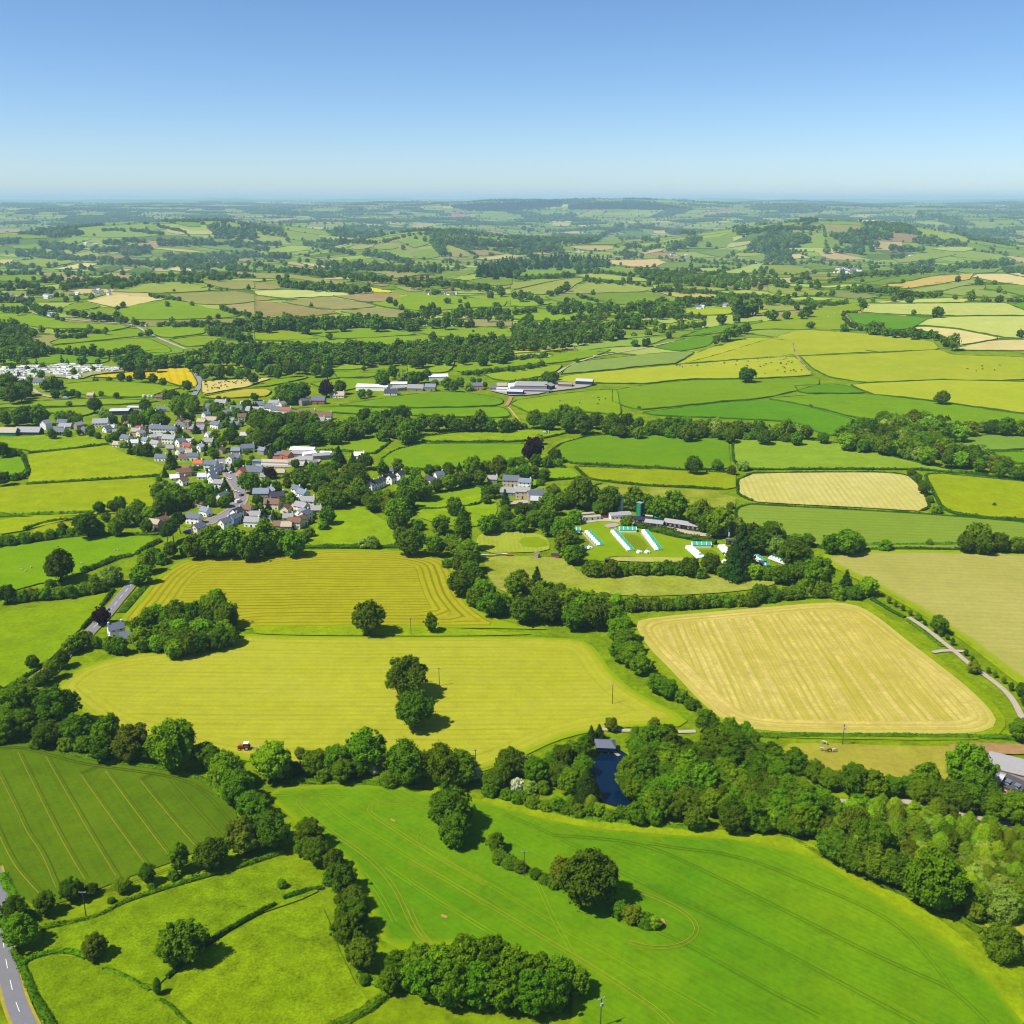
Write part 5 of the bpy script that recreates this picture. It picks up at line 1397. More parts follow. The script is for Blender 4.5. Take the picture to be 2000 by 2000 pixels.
tr('T5', [(860, 780, 100), (1160, 770, 110, 'light'), (1030, 845, 80), (1100, 830, 90, 'oak'), (1170, 900, 90, 'willow'), (1240, 945, 70, 'conif'), (1310, 960, 110, 'oak'), (1390, 965, 120, 'oak'), (1480, 980, 110, 'bush'), (1620, 1050, 105, 'conif'), (1560, 1170, 60, 'conif'), (1700, 765, 70, 'conif'), (1850, 750, 70, 'conif'), (1740, 840, 120, 'oak'), (1590, 815, 60, 'oak'), (1400, 850, 60, 'light'), (1830, 890, 70), (500, 815, 95, 'oak'), (645, 805, 75), (750, 790, 60), (1900, 890, 60), (1310, 870, 70, 'light'), (930, 830, 60), (1730, 650, 100, 'oak'), (1800, 640, 90), (1690, 580, 100), (1850, 1130, 60), (1600, 1120, 80, 'bush'), (1500, 1230, 60, 'bush'), (1560, 1270, 70, 'bush'), (1640, 1090, 70)], 'round', 'among the village houses')
wood('T5', [(1470, 1360), (1600, 1310), (1880, 1300), (1932, 1420), (1800, 1470), (1600, 1500), (1460, 1440)], 150, 'at the near edge of the village')
tr('T5', [(940, 1495, 110), (1070, 1480, 120, 'oak'), (1140, 1460, 120), (1310, 1490, 130), (1240, 1520, 100, 'bush'), (1660, 1500, 60, 'blossom'), (1400, 1530, 100), (30, 960, 130), (110, 985, 100, 'bush'), (180, 980, 80, 'bush'), (30, 1220, 160, 'oak'), (140, 1210, 90, 'bush'), (210, 1205, 70, 'bush')], 'round', 'in the hedges of the village pastures')
tr('U2', [(800, 200, 250, 'oak'), (1050, 230, 150), (570, 240, 95, 'rust'), (100, 345, 130, 'bush'), (230, 325, 130, 'bush'), (20, 350, 120, 'bush'), (340, 310, 100, 'bush'), (450, 290, 110, 'bush'), (540, 280, 90, 'bush'), (640, 270, 90, 'bush'), (900, 240, 110), (960, 130, 90), (1120, 140, 150), (1260, 90, 130, 'oak'), (1350, 110, 130, 'light'), (1250, 160, 100), (1320, 220, 110), (1420, 60, 120)], 'round', 'in the hedge below the village pastures')
A = 'in the central tree belt'
tr('T7', [(-30, 790, 200), (60, 740, 150), (120, 700, 140), (250, 690, 170), (380, 700, 130), (450, 720, 140, 'oak'), (560, 720, 130), (670, 690, 170), (760, 720, 130), (890, 710, 150), (1000, 710, 110), (1180, 680, 160, 'oak'), (1300, 690, 150), (1370, 650, 130), (1470, 620, 160), (1560, 610, 170), (1500, 700, 170), (1640, 710, 190), (1760, 680, 160, 'oak'), (1870, 730, 150), (40, 830, 120), (1260, 650, 110), (1080, 730, 70, 'bush')], 'round', A)
A = 'in the right part of the central tree belt'
belt('T8', [(0, 700), (200, 700), (350, 720)], 150, A)
belt('T8', [(420, 720), (700, 730), (1000, 745), (1300, 755), (1600, 770), (1800, 800)], 150, A, ['round', 'oak', 'round', 'willow', 'round'], .6)
belt('T8', [(0, 780), (400, 790), (800, 800), (1200, 820), (1700, 840)], 120, A, ['round', 'oak', 'bush'], .62)
A = 'in the wood at the right end of the belt'
wood('T9', [(100, 830), (250, 750), (540, 670), (720, 660), (900, 660), (1150, 690), (1200, 760), (1330, 790), (1330, 840), (1100, 860), (1250, 930), (1400, 960), (1570, 990), (1590, 1100), (1540, 1120), (1300, 1100), (950, 1020), (700, 980), (450, 930), (300, 910), (200, 880)], 165, A, ['round', 'oak', 'round', 'willow', 'rust', 'round', 'light'], .6)
tr('T9', [(1290, 740, 130), (1420, 745, 150, 'rust'), (1530, 735, 120, 'willow'), (1630, 740, 150, 'oak'), (1750, 740, 160), (1880, 745, 150), (1970, 750, 150), (1650, 1100, 130, 'rust'), (1750, 1090, 140), (1850, 1170, 140), (1930, 1160, 140, 'oak'), (1700, 1150, 130), (30, 850, 110, 'oak')], 'round', A)
tr('T9', [(1148, 465, 138, 'oak')], label='lone round oak on the hedge of the pale hay field')
tr('T8', [(1240, 245, 165, 'oak')], label='lone oak among the cattle field hedge')
tr('T8', [(740, 1110, 165, 'oak')], label='largest round tree in the hedge below the deep green field')
tr('T8', [(970, 1105, 112, 'round')], label='smaller round tree in the hedge below the deep green field')
tr('T8', [(1105, 1145, 90, 'rust'), (1210, 1100, 115, 'willow')], area='at the hedge corner above the pale stubble')
tr('T9', [(870, 1160, 90, 'bush'), (920, 1220, 90, 'bush'), (970, 1270, 80, 'bush'), (985, 1320, 120, 'oak'), (1040, 1420, 80, 'bush'), (1110, 1515, 100, 'bush'), (1650, 575 + 900, 40, 'bush')], area='in the hedge right of the pale stubble')
tr('T8', [(1090, 1480, 80, 'bush'), (1080, 1530, 70, 'bush'), (1850, 540, 40, 'bush'), (230, 560, 40, 'bush')], area='in the hedges left of the pale stubble')
tr('T7', [(1160, 960, 205, 'copper')], label='large dark purple tree at the end of the lush green field')
tr('T7', [(1220, 860, 100, 'willow')], label='small grey-green tree just above the purple tree')
tr('T7', [(1380, 1020, 122, 'oak')], label='dark round tree right of the large purple tree')
A = 'in the tree row behind the stone farm'
tr('T7', [(60, 1190, 100), (190, 1150, 100), (260, 1150, 90, 'oak'), (370, 1150, 130), (470, 1130, 80, 'conif'), (590, 1120, 160), (720, 1120, 120), (850, 1120, 160, 'rust'), (970, 1170, 130), (1090, 1150, 140), (1180, 1170, 110, 'rust'), (1270, 1190, 120, 'oak'), (1190, 1065, 110), (1060, 1070, 110), (960, 1090, 110), (1290, 1070, 110), (880, 1210, 70, 'light'), (1400, 1080, 90, 'bush'), (1320, 1090, 80, 'bush')], 'round', A)
A = 'around the stone farm'
tr('T7', [(100, 1310, 230), (-20, 1330, 180), (260, 1290, 140, 'oak'), (370, 1260, 150), (480, 1240, 150), (560, 1230, 110), (660, 1210, 140), (760, 1340, 130), (840, 1310, 110), (900, 1420, 100, 'conif'), (730, 1420, 90, 'rust'), (420, 1500, 150), (1620, 1320, 240, 'oak'), (1540, 1380, 160), (1700, 1400, 170), (1360, 1380, 190, 'rust'), (1300, 1440, 160), (1430, 1430, 150), (1800, 1430, 190, 'rust'), (1890, 1380, 180), (1350, 1500, 140), (1180, 1520, 140, 'oak'), (1050, 1530, 150, 'oak'), (910, 1530, 110), (780, 1400, 50, 'light'), (1230, 1260, 80, 'bush'), (1780, 1500, 130)], 'round', A)
tr('T7', [(40, 280, 130), (100, 270, 120, 'oak'), (165, 250, 90), (350, 330, 110), (420, 360, 100), (480, 320, 80), (560, 360, 90, 'willow'), (240, 320, 70, 'bush'), (660, 300, 50), (710, 350, 50), (600, 300, 60)], 'round', 'around the farm cottages above the green fields')
belt('T7', [(960, 320), (1100, 305), (1230, 300)], 55, 'beside the big farm', ['bush'])
tr('T7', [(1290, 270, 100), (1340, 290, 110, 'oak'), (1370, 260, 80), (1580, 118, 40), (1250, 150, 55, 'oak')], 'round', 'beside the big farm')
for q in ([(480, 125), (520, 125)], [(560, 115), (720, 110)], [(760, 105), (970, 95)], [(990, 90), (1140, 80), (1290, 65)], [(510, 235), (640, 225)], [(670, 220), (1000, 190)], [(1020, 185), (1070, 180)], [(1090, 175), (1200, 160)]):
    belt('T7', q, 50, 'in the gappy bushy hedges above the big farm', ['bush', 'round'], .6)
# ---- middle distance woods and belts
F1 = 'in the far left woods'
wood('T1', [(-20, 965), (100, 955), (200, 995), (270, 1035), (230, 1100), (330, 1140), (330, 1210), (-20, 1210)], 56, 'in the wood at the left edge')
for q, w in (([(0, 860), (200, 870)], 50), ([(240, 850), (460, 870)], 50), ([(520, 890), (640, 900)], 50), ([(700, 920), (950, 950)], 48), ([(1010, 965), (1080, 975)], 45), ([(1200, 975), (1420, 980)], 40), ([(1460, 970), (1640, 975)], 52), ([(1580, 1030), (1700, 1000), (1800, 975), (1932, 965)], 72), ([(1600, 1050), (1932, 1000)], 62), ([(1720, 1060), (1890, 1090)], 60), ([(480, 1030), (800, 1035)], 36), ([(440, 1070), (640, 1062)], 42), ([(480, 690), (560, 690), (680, 670), (800, 640), (910, 640)], 46), ([(850, 690), (950, 680), (1050, 660), (1130, 630)], 46), ([(300, 720), (400, 720)], 46), ([(150, 690), (280, 690)], 46), ([(0, 680), (60, 690)], 46), ([(420, 290), (620, 285)], 34), ([(150, 290), (320, 290)], 30), ([(1160, 640), (1230, 640)], 56), ([(1380, 640), (1480, 630)], 52), ([(1530, 615), (1590, 615)], 56), ([(1620, 625), (1740, 620)], 46), ([(60, 540), (190, 550)], 46), ([(0, 345), (130, 350)], 36), ([(940, 340), (1090, 345)], 36), ([(780, 355), (930, 360)], 34), ([(1130, 760), (1350, 790)], 30), ([(1680, 860), (1880, 910)], 46), ([(0, 780), (90, 790)], 50), ([(0, 590), (250, 590)], 36), ([(990, 265), (1230, 290)], 28), ([(1200, 235), (1400, 280)], 28), ([(780, 265), (940, 265)], 22), ([(230, 740), (380, 735)], 40)):
    belt('T1', q, w, F1, sp=.6)
for q, w in (([(300, 360), (500, 370), (650, 400), (550, 415), (300, 400)], 36), ([(690, 395), (840, 400), (810, 430), (690, 430)], 36), ([(0, 435), (290, 420), (480, 440), (560, 470), (800, 480), (1000, 500), (1250, 500), (1500, 480), (1700, 540), (1500, 560), (1250, 540), (1000, 530), (700, 495), (400, 475), (150, 450)], 42), ([(1230, 460), (1932, 440), (1932, 475), (1300, 500)], 40), ([(1560, 230), (1700, 220), (1800, 260), (1932, 280), (1932, 340), (1800, 310), (1600, 265)], 38), ([(1190, 345), (1500, 345), (1932, 370), (1932, 405), (1650, 375), (1200, 370)], 36), ([(1700, 510), (1850, 520), (1850, 565), (1720, 565)], 50), ([(820, 400), (1150, 380), (1130, 440), (920, 450)], 34), ([(400, 290), (560, 270), (620, 290), (420, 310)], 32)):
    wood('T1', q, w, F1, sp=.7)
tr('T1', [(1130, 1040, 68, 'oak'), (1265, 828, 42), (320, 1022, 56), (430, 1025, 52, 'oak'), (1452, 825, 34), (1315, 722, 24), (1580, 715, 18), (1668, 715, 20), (1712, 715, 20), (1878, 706, 36), (1390, 590, 46), (410, 610, 46), (465, 630, 46), (520, 605, 42), (600, 605, 38), (640, 622, 34), (930, 592, 42), (1010, 602, 36), (1300, 945, 46), (1580, 930, 46), (615, 545, 42), (690, 560, 42), (250, 538, 46), (300, 565, 46), (370, 535, 40), (420, 522, 50), (885, 855, 32), (712, 302, 22), (1160, 565, 24), (1355, 790, 36), (800, 578, 40), (1270, 640, 46), (1100, 595, 30), (1460, 570, 30)], 'round', F1)
F2 = 'in the far central woods'
for q, w in (([(0, 460), (250, 470)], 46), ([(370, 360), (450, 380), (600, 410), (740, 440)], 42), ([(500, 345), (900, 360)], 36), ([(820, 440), (900, 450), (1000, 480), (1150, 500)], 42), ([(200, 665), (480, 690), (730, 715)], 56), ([(200, 680), (730, 725)], 46), ([(760, 722), (850, 725)], 50), ([(170, 570), (380, 580)], 48), ([(400, 590), (600, 590), (750, 620), (980, 640)], 52), ([(1100, 650), (1200, 680), (1300, 680)], 52), ([(1300, 665), (1500, 680), (1700, 700), (1850, 720)], 46), ([(1300, 730), (1370, 735)], 46), ([(1100, 920), (1250, 905), (1380, 890)], 62), ([(1450, 910), (1550, 890), (1700, 905), (1760, 920)], 70), ([(1700, 885), (1800, 875), (1900, 880)], 66), ([(0, 970), (400, 965), (800, 960), (1220, 970)], 88), ([(0, 990), (400, 985), (800, 980), (1200, 985)], 76), ([(1240, 965), (1440, 968)], 76), ([(1500, 970), (1630, 975)], 60), ([(0, 530), (130, 545)], 40), ([(1850, 930), (1932, 935)], 40), ([(0, 360), (180, 370)], 36), ([(0, 410), (90, 405)], 36), ([(1230, 180), (1500, 185), (1800, 220)], 24)):
    belt('T2', q, w, F2, sp=.58)
for q, w in (([(270, 490), (600, 510), (900, 520), (1100, 540), (1400, 540), (1400, 570), (1100, 580), (900, 560), (600, 535)], 46), ([(600, 245), (800, 235), (1000, 300), (900, 310), (600, 290)], 32), ([(1320, 305), (1500, 295), (1700, 340), (1932, 350), (1932, 390), (1750, 380), (1550, 365), (1420, 365), (1440, 450), (1380, 430), (1330, 370)], 46), ([(-20, 1140), (300, 1159), (500, 1159), (700, 1135), (1000, 1140), (1300, 1115), (1600, 1105), (1932, 1090), (1932, 1260), (-20, 1260)], 74), ([(100, 120), (420, 130), (300, 155), (140, 145)], 24), ([(640, 120), (840, 105), (720, 140)], 22)):
    wood('T2', q, w, F2, sp=.68)
wood('T2', [(1650, 585), (1700, 530), (1850, 500), (1932, 490), (2100, 475), (2300, 460), (2550, 480), (2670, 500), (2670, 540), (2430, 550), (2200, 535), (2030, 555), (1932, 620), (1800, 615)], 42, 'in the conifer plantation on the far slope', ['conif', 'conif', 'round'], .66)
tr('T2', [(1010, 795, 56), (1055, 825, 44), (1100, 852, 46), (1445, 800, 56, 'oak'), (1540, 802, 36), (1595, 835, 46), (1545, 845, 40), (1260, 862, 66), (1330, 850, 66, 'oak'), (1375, 880, 56), (1770, 760, 60, 'oak'), (1850, 740, 66, 'oak'), (1820, 925, 46), (1845, 980, 66, 'oak'), (375, 1032, 50), (555, 1068, 56, 'oak'), (1475, 1070, 46), (25, 905, 66, 'oak'), (210, 932, 30), (1640, 1030, 22), (1755, 1050, 18), (1397, 630, 36), (1010, 640, 40), (850, 675, 34), (1110, 400, 36), (1275, 338, 36), (1205, 322, 30), (1575, 780, 28), (240, 340, 36), (220, 520, 40), (845, 425, 40), (905, 435, 36), (1690, 410, 24), (1745, 412, 24), (1805, 410, 24), (1670, 465, 30), (1340, 735, 50)], 'round', F2)
F3 = 'in the far right-centre woods'
for q, w in (([(0, 595), (30, 610)], 50), ([(60, 630), (300, 615), (460, 605)], 36), ([(500, 585), (650, 575)], 40), ([(550, 350), (650, 320), (750, 270), (830, 230)], 46), ([(400, 350), (550, 345)], 30), ([(880, 240), (1060, 240)], 36), ([(1170, 270), (1380, 290)], 40), ([(870, 390), (960, 385)], 40), ([(1000, 410), (1110, 390)], 36), ([(990, 330), (1100, 345)], 36), ([(1700, 270), (1932, 260)], 42), ([(300, 750), (350, 715), (410, 700)], 56), ([(20, 760), (150, 770), (220, 800)], 62), ([(30, 880), (170, 870)], 66), ([(470, 930), (580, 925), (690, 930)], 52), ([(940, 985), (1080, 960)], 50), ([(1310, 920), (1460, 925)], 36), ([(1270, 800), (1450, 790), (1700, 800)], 62), ([(1200, 1005), (1450, 980)], 36), ([(1540, 1090), (1650, 1050), (1760, 1010)], 72), ([(1100, 710), (1270, 720)], 42), ([(1310, 720), (1470, 732)], 48), ([(1500, 740), (1700, 755), (1932, 770)], 30), ([(1690, 850), (1840, 850)], 96), ([(500, 760), (640, 800)], 26), ([(640, 655), (960, 670)], 34), ([(550, 640), (620, 645)], 50), ([(680, 585), (850, 600)], 30)):
    belt('T3', q, w, F3, sp=.6)
for q, w in (([(1130, 400), (1250, 360), (1400, 310), (1450, 320), (1390, 370), (1200, 410)], 42), ([(1760, 390), (1850, 340), (1932, 310), (2200, 310), (2230, 345), (2100, 385), (1932, 400), (1850, 430)], 48), ([(740, 430), (860, 420), (980, 460), (850, 470)], 42), ([(860, 545), (1100, 580), (1300, 600), (1932, 640), (1932, 670), (1600, 680), (1300, 660), (1030, 645), (900, 565)], 46), ([(250, 860), (420, 800), (620, 830), (800, 840), (900, 830), (1100, 800), (1280, 830), (1300, 900), (1250, 930), (1100, 910), (900, 870), (500, 870), (300, 890)], 62), ([(-10, 980), (200, 980), (450, 970), (700, 960), (800, 920), (960, 930), (1000, 960), (780, 990), (780, 1050), (900, 1030), (700, 1095), (450, 1110), (300, 1159), (-10, 1159)], 72), ([(0, 340), (150, 330), (280, 370), (420, 400), (300, 420), (100, 430), (0, 400)], 44), ([(60, 250), (290, 280), (120, 270)], 28), ([(70, 160), (300, 150), (500, 145), (420, 190), (200, 210)], 26)):
    wood('T3', q, w, F3, sp=.68)
tr('T3', [(1580, 940, 82, 'oak'), (1695, 935, 68, 'oak'), (1270, 975, 62), (1140, 992, 58), (385, 950, 38), (610, 742, 38), (1720, 850, 90, 'conif'), (820, 520, 24), (1350, 525, 34, 'conif'), (1480, 372, 46), (1625, 465, 40), (1665, 445, 36), (920, 1050, 46, 'bush'), (1030, 1040, 60, 'bush'), (1130, 1030, 50, 'bush'), (1210, 1025, 44, 'bush'), (1280, 1022, 24, 'bush'), (1080, 1010, 44), (1330, 965, 22), (1360, 965, 22), (885, 318, 20), (1160, 315, 22), (830, 345, 22)], 'round', F3)
F4 = 'in the far right woods'
for q, w in (([(0, 250), (380, 250)], 36), ([(1110, 340), (1350, 360), (1480, 375)], 46), ([(510, 415), (600, 415)], 52), ([(700, 600), (900, 590), (1150, 580)], 46), ([(1040, 540), (1240, 500)], 40), ([(460, 650), (600, 620), (680, 600)], 42), ([(1000, 760), (1150, 755), (1290, 755)], 56), ([(0, 650), (140, 690)], 56), ([(0, 800), (150, 780)], 60), ([(100, 815), (350, 820), (590, 815)], 38), ([(250, 890), (330, 850)], 70), ([(570, 900), (575, 950), (640, 990), (690, 1005)], 50), ([(750, 1010), (900, 1040), (1100, 1050), (1250, 1060), (1350, 1110)], 56), ([(640, 720), (900, 720), (1030, 740)], 50), ([(600, 885), (670, 885)], 26), ([(780, 1005), (830, 1000)], 80), ([(1350, 1115), (1390, 1120)], 80), ([(930, 400), (1160, 410)], 46), ([(940, 470), (1020, 460)], 36), ([(970, 555), (1060, 570), (1230, 565)], 46), ([(1810, 800), (1932, 800)], 30), ([(250, 190), (360, 190), (270, 220)], 36), ([(1140, 160), (1290, 160)], 46), ([(1320, 180), (1450, 190)], 30)):
    belt('T4', q, w, F4, sp=.6)
for q, w in (([(-10, 290), (280, 310), (330, 340), (200, 380), (-10, 400)], 46), ([(-10, 440), (130, 430), (180, 490), (80, 520), (-10, 490)], 46), ([(400, 300), (600, 290), (800, 330), (790, 380), (600, 350), (450, 310)], 42), ([(590, 270), (740, 270), (960, 300), (900, 330), (700, 300)], 42), ([(1080, 220), (1300, 240), (1800, 270), (1932, 280), (1500, 290)], 34), ([(1250, 570), (1400, 540), (1600, 510), (1800, 490), (1900, 515), (1700, 545), (1500, 545), (1300, 580)], 50), ([(900, 740), (1030, 740), (960, 790)], 56), ([(60, 90), (250, 85), (600, 110), (300, 130), (80, 120)], 26)):
    wood('T4', q, w, F4, sp=.68)
tr('T4', [(30, 910, 92, 'oak'), (140, 910, 72, 'oak'), (715, 828, 66, 'oak'), (1065, 795, 62, 'oak'), (1280, 885, 92, 'oak'), (1525, 765, 72), (1630, 785, 62), (1750, 785, 56), (1900, 1052, 62, 'oak'), (320, 985, 62, 'oak'), (1740, 722, 46), (1785, 740, 30), (1705, 662, 46), (1430, 642, 46), (225, 700, 60), (480, 742, 56), (370, 755, 36), (80, 742, 46), (200, 752, 42), (305, 790, 40), (690, 795, 36), (790, 790, 36), (650, 410, 62), (700, 420, 62), (780, 405, 46), (820, 382, 46), (440, 415, 60), (1410, 775, 40), (1060, 702, 16), (1200, 545, 36), (1810, 578, 46), (1920, 585, 46), (250, 512, 30), (375, 510, 30), (482, 503, 32), (1195, 545, 36), (435, 370, 28), (548, 365, 36), (318, 290, 30)], 'round', F4)
# plantations on the skyline
wood('T2', [(1460, 80), (1700, 68), (1932, 60), (2120, 52), (2300, 50), (2310, 75), (2100, 95), (1932, 110), (1750, 112), (1600, 110)], 17, 'in the dark plantation on the skyline', ['conif'], .5)
wood('T3', [(425, 72), (600, 62), (900, 62), (1150, 80), (1390, 105), (1150, 105), (800, 98), (430, 100)], 17, 'in the dark plantation on the skyline', ['conif'], .5)
wood('T1', [(380, 105), (600, 95), (950, 110), (700, 120)], 12, 'in the dark plantation on the skyline', ['round'], .8)
# ================================================================== roads, lanes, water
M_ASPH = paint('asphalt', (150, 148, 152), rough=.95, spec=.1, var=.12, scale=.5)
M_LINE = paint('road_paint', (238, 238, 232), rough=.8, var=.08)
M_GRAVEL = paint('gravel_track', (206, 190, 170), rough=1, spec=0, var=.2, scale=.8)
M_VERGE = paint('dry_verge', (190, 176, 70), rough=1, spec=0, var=.35, scale=.6)
def road(name, tile, pts, w, mat=None, off=.1, verge=0):
    Q = unproj(chaikin(nat(tile, pts), 1, False))[:, :2]
    d = float(np.hypot(Q[:, 0], Q[:, 1]).mean())
    st = max(2.5, d / 200)
    if verge:
        tag(link('verge', ribbon_mesh('verge', Q, w + verge, lambda dd: f_off(dd) + off - .05, M_VERGE, st)), kind='structure')
    o = tag(link(name, ribbon_mesh(name, Q, w, lambda dd: f_off(dd) + off, mat or M_ASPH, st)), kind='structure')
    return o, Q
def dashes(o, Q, length, gap, w=.16, off=.14, pos=0.0):
    P = offset_line(resample(chaikin(Q, 2, False), 1.0), pos)
    s = 0
    while s + length < len(P):
        seg = P[int(s):int(s + length) + 1]
        if len(seg) > 1:
            link('lane_marking', ribbon_mesh('lane_marking', seg, w, lambda d: f_off(d) + off, M_LINE, 1.0, 0), o)
        s += length + gap
r1, q1 = road('road', 'V3', [(-60, 380), (-20, 520), (5, 700), (18, 880), (40, 1040), (70, 1190), (105, 1340), (150, 1470), (215, 1600), (300, 1760)], 4.7, verge=1.6)
dashes(r1, q1, 4, 5, .15)
r2, q2 = road('road', 'U2', [(1330, 480), (1270, 600), (1200, 720), (1150, 790), (1080, 870), (985, 990), (900, 1085), (810, 1170), (740, 1250), (640, 1340), (480, 1480), (300, 1620), (100, 1720)], 5.6, verge=.8)
dashes(r2, q2, 5, 4, .2)
r3, _ = road('street', 'X2', [(180, 250), (260, 330), (320, 430), (380, 540), (440, 620), (490, 700), (500, 780), (470, 860), (400, 940), (280, 1010), (140, 1080), (0, 1140), (-250, 1250)], 7.0, paint('street_asphalt', (160, 156, 158), rough=.95, spec=.1, var=.12))
M_PAVE = paint('red_paving', (186, 158, 144), rough=.95, var=.15)
for o_, w_ in ((4.2, 1.6), (-4.4, 1.8)):
    Q = unproj(chaikin(nat('X2', [(260, 330), (320, 430), (380, 540), (440, 620), (490, 700), (500, 780), (470, 860), (400, 940), (280, 1010), (140, 1080), (0, 1140)]), 1, False))[:, :2]
    tag(link('pavement', ribbon_mesh('pavement', offset_line(resample(Q, 4), o_), w_, lambda d: f_off(d) + .22, M_PAVE, 4)), kind='structure')
road('close', 'X2', [(990, 1140), (920, 1090), (890, 1040), (870, 1000)], 5, paint('street_asphalt', (160, 156, 158)))
road('track', 'U6', [(1060, 800), (1200, 890), (1320, 990), (1400, 1050), (1500, 1140), (1600, 1210), (1750, 1320), (1830, 1400), (1880, 1480), (1930, 1590), (1960, 1700)], 2.6, M_GRAVEL)
road('track', 'U6', [(1240, 1065), (1330, 1050), (1400, 1052), (1500, 1060)], 2.4, M_GRAVEL, .12)
road('lane', 'T7', [(1375, 250), (1450, 200), (1600, 130), (1750, 82), (1932, 52), (2150, 18), (2400, -40), (2700, -95)], 4, M_GRAVEL)
road('track', 'T5', [(310, 390), (350, 430), (450, 460), (550, 472), (640, 480)], 5, M_GRAVEL)
road('lane', 'T5', [(1790, 150), (1850, 250), (1900, 330), (1860, 400), (1830, 450)], 6, paint('street_asphalt', (160, 156, 158)))
road('track', 'V1', [(1120, 290), (1300, 302), (1500, 306), (1700, 312), (1850, 308)], 2.2, M_GRAVEL)
road('track', 'V2', [(880, 585), (950, 600), (1050, 612), (1280, 590), (1500, 650), (1700, 690), (1932, 740)], 3, M_GRAVEL)
road('camp_road', 'U5', [(100, 320), (280, 290), (420, 300), (560, 320), (800, 360), (950, 395), (1100, 415), (1250, 400), (1330, 420)], 6, M_GRAVEL)
road('farm_track', 'T7', [(960, 460), (940, 510), (910, 550)], 4, paint('red_soil_track', (200, 150, 110), rough=1, var=.2))
road('farm_track', 'T7', [(930, 560), (980, 620), (1040, 700)], 2, paint('dry_soil_track', (196, 176, 90), rough=1, var=.2))
road('farm_track', 'T7', [(990, 505), (1400, 445), (1932, 392), (2200, 366)], 2.5, paint('dry_soil_track', (196, 176, 90)))
road('path', 'X3', [(330, 760), (440, 880), (600, 1050)], 1.0, M_GRAVEL, .16)
road('path', 'X3', [(970, 700), (1060, 810), (1260, 1090)], 1.2, M_GRAVEL, .16)
road('path', 'X3', [(1470, 800), (1600, 960), (1740, 1130)], 1.2, M_GRAVEL, .16)
road('lane', 'T1', [(220, 890), (400, 930), (600, 955), (900, 975), (1020, 990), (1100, 1040), (1200, 1090), (1400, 1170)], 5, M_GRAVEL)
field('yard', 'X3', [(740, 690), (830, 620), (1060, 620), (1090, 650), (960, 700), (850, 715)], paint('pink_gravel', (196, 178, 166), rough=1, var=.15), smooth=1, hedge=False, lift=.16)
field('yard', 'X2', [(640, 370), (760, 300), (1200, 260), (1560, 240), (1560, 330), (1180, 380), (760, 370)], paint('concrete_yard', (190, 180, 168), rough=1, var=.15), smooth=0, hedge=False, lift=.1)
field('yard', 'T7', [(760, 410), (1000, 340), (1400, 330), (1750, 340), (1700, 370), (1300, 420), (1180, 450), (960, 455)], paint('concrete_yard', (190, 180, 168)), smooth=0, hedge=False, lift=.1)
field('caravan_ground', 'T5', [(-30, 200), (300, 170), (700, 160), (900, 160), (1170, 190), (1170, 230), (900, 250), (760, 300), (500, 280), (400, 300), (200, 340), (-30, 320)], fm('caravan_turf', (150, 176, 60), (176, 176, 110), fine=.4, finec=.25), smooth=1, hedge=False)
field('village_ground', 'W', [(180, 790), (280, 780), (420, 770), (500, 760), (640, 790), (600, 870), (590, 990), (420, 1010), (330, 990), (300, 890), (190, 850)], fm('village_gardens', (108, 162, 22), (130, 166, 40), fine=.25, finec=.35, big=.03, patch=(176, 168, 130), patchamt=.35), smooth=1, hedge=False, lift=-.05)

def water():
    m, nt, out = new_mat('pond_water')
    b = bsdf(nt, out, (.001, .010, .030, 1), rough=.05, spec=.3)
    g = N(nt, 'ShaderNodeNewGeometry')
    bn = N(nt, 'ShaderNodeBump')
    bn.inputs['Distance'].default_value = .02
    nt.links.new(noise_n(nt, g.outputs['Position'], 1.2, 2.0), bn.inputs['Height'])
    nt.links.new(bn.outputs[0], b.inputs['Normal'])
    o = field('pond', 'V1', [(1060, 540), (1110, 480), (1200, 460), (1300, 440), (1360, 490), (1330, 560), (1290, 650), (1300, 730), (1380, 830), (1360, 900), (1260, 880), (1160, 855), (1070, 820), (1080, 650)], m, smooth=1, hedge=False, lift=.15)
    o['kind'] = 'structure'
water()

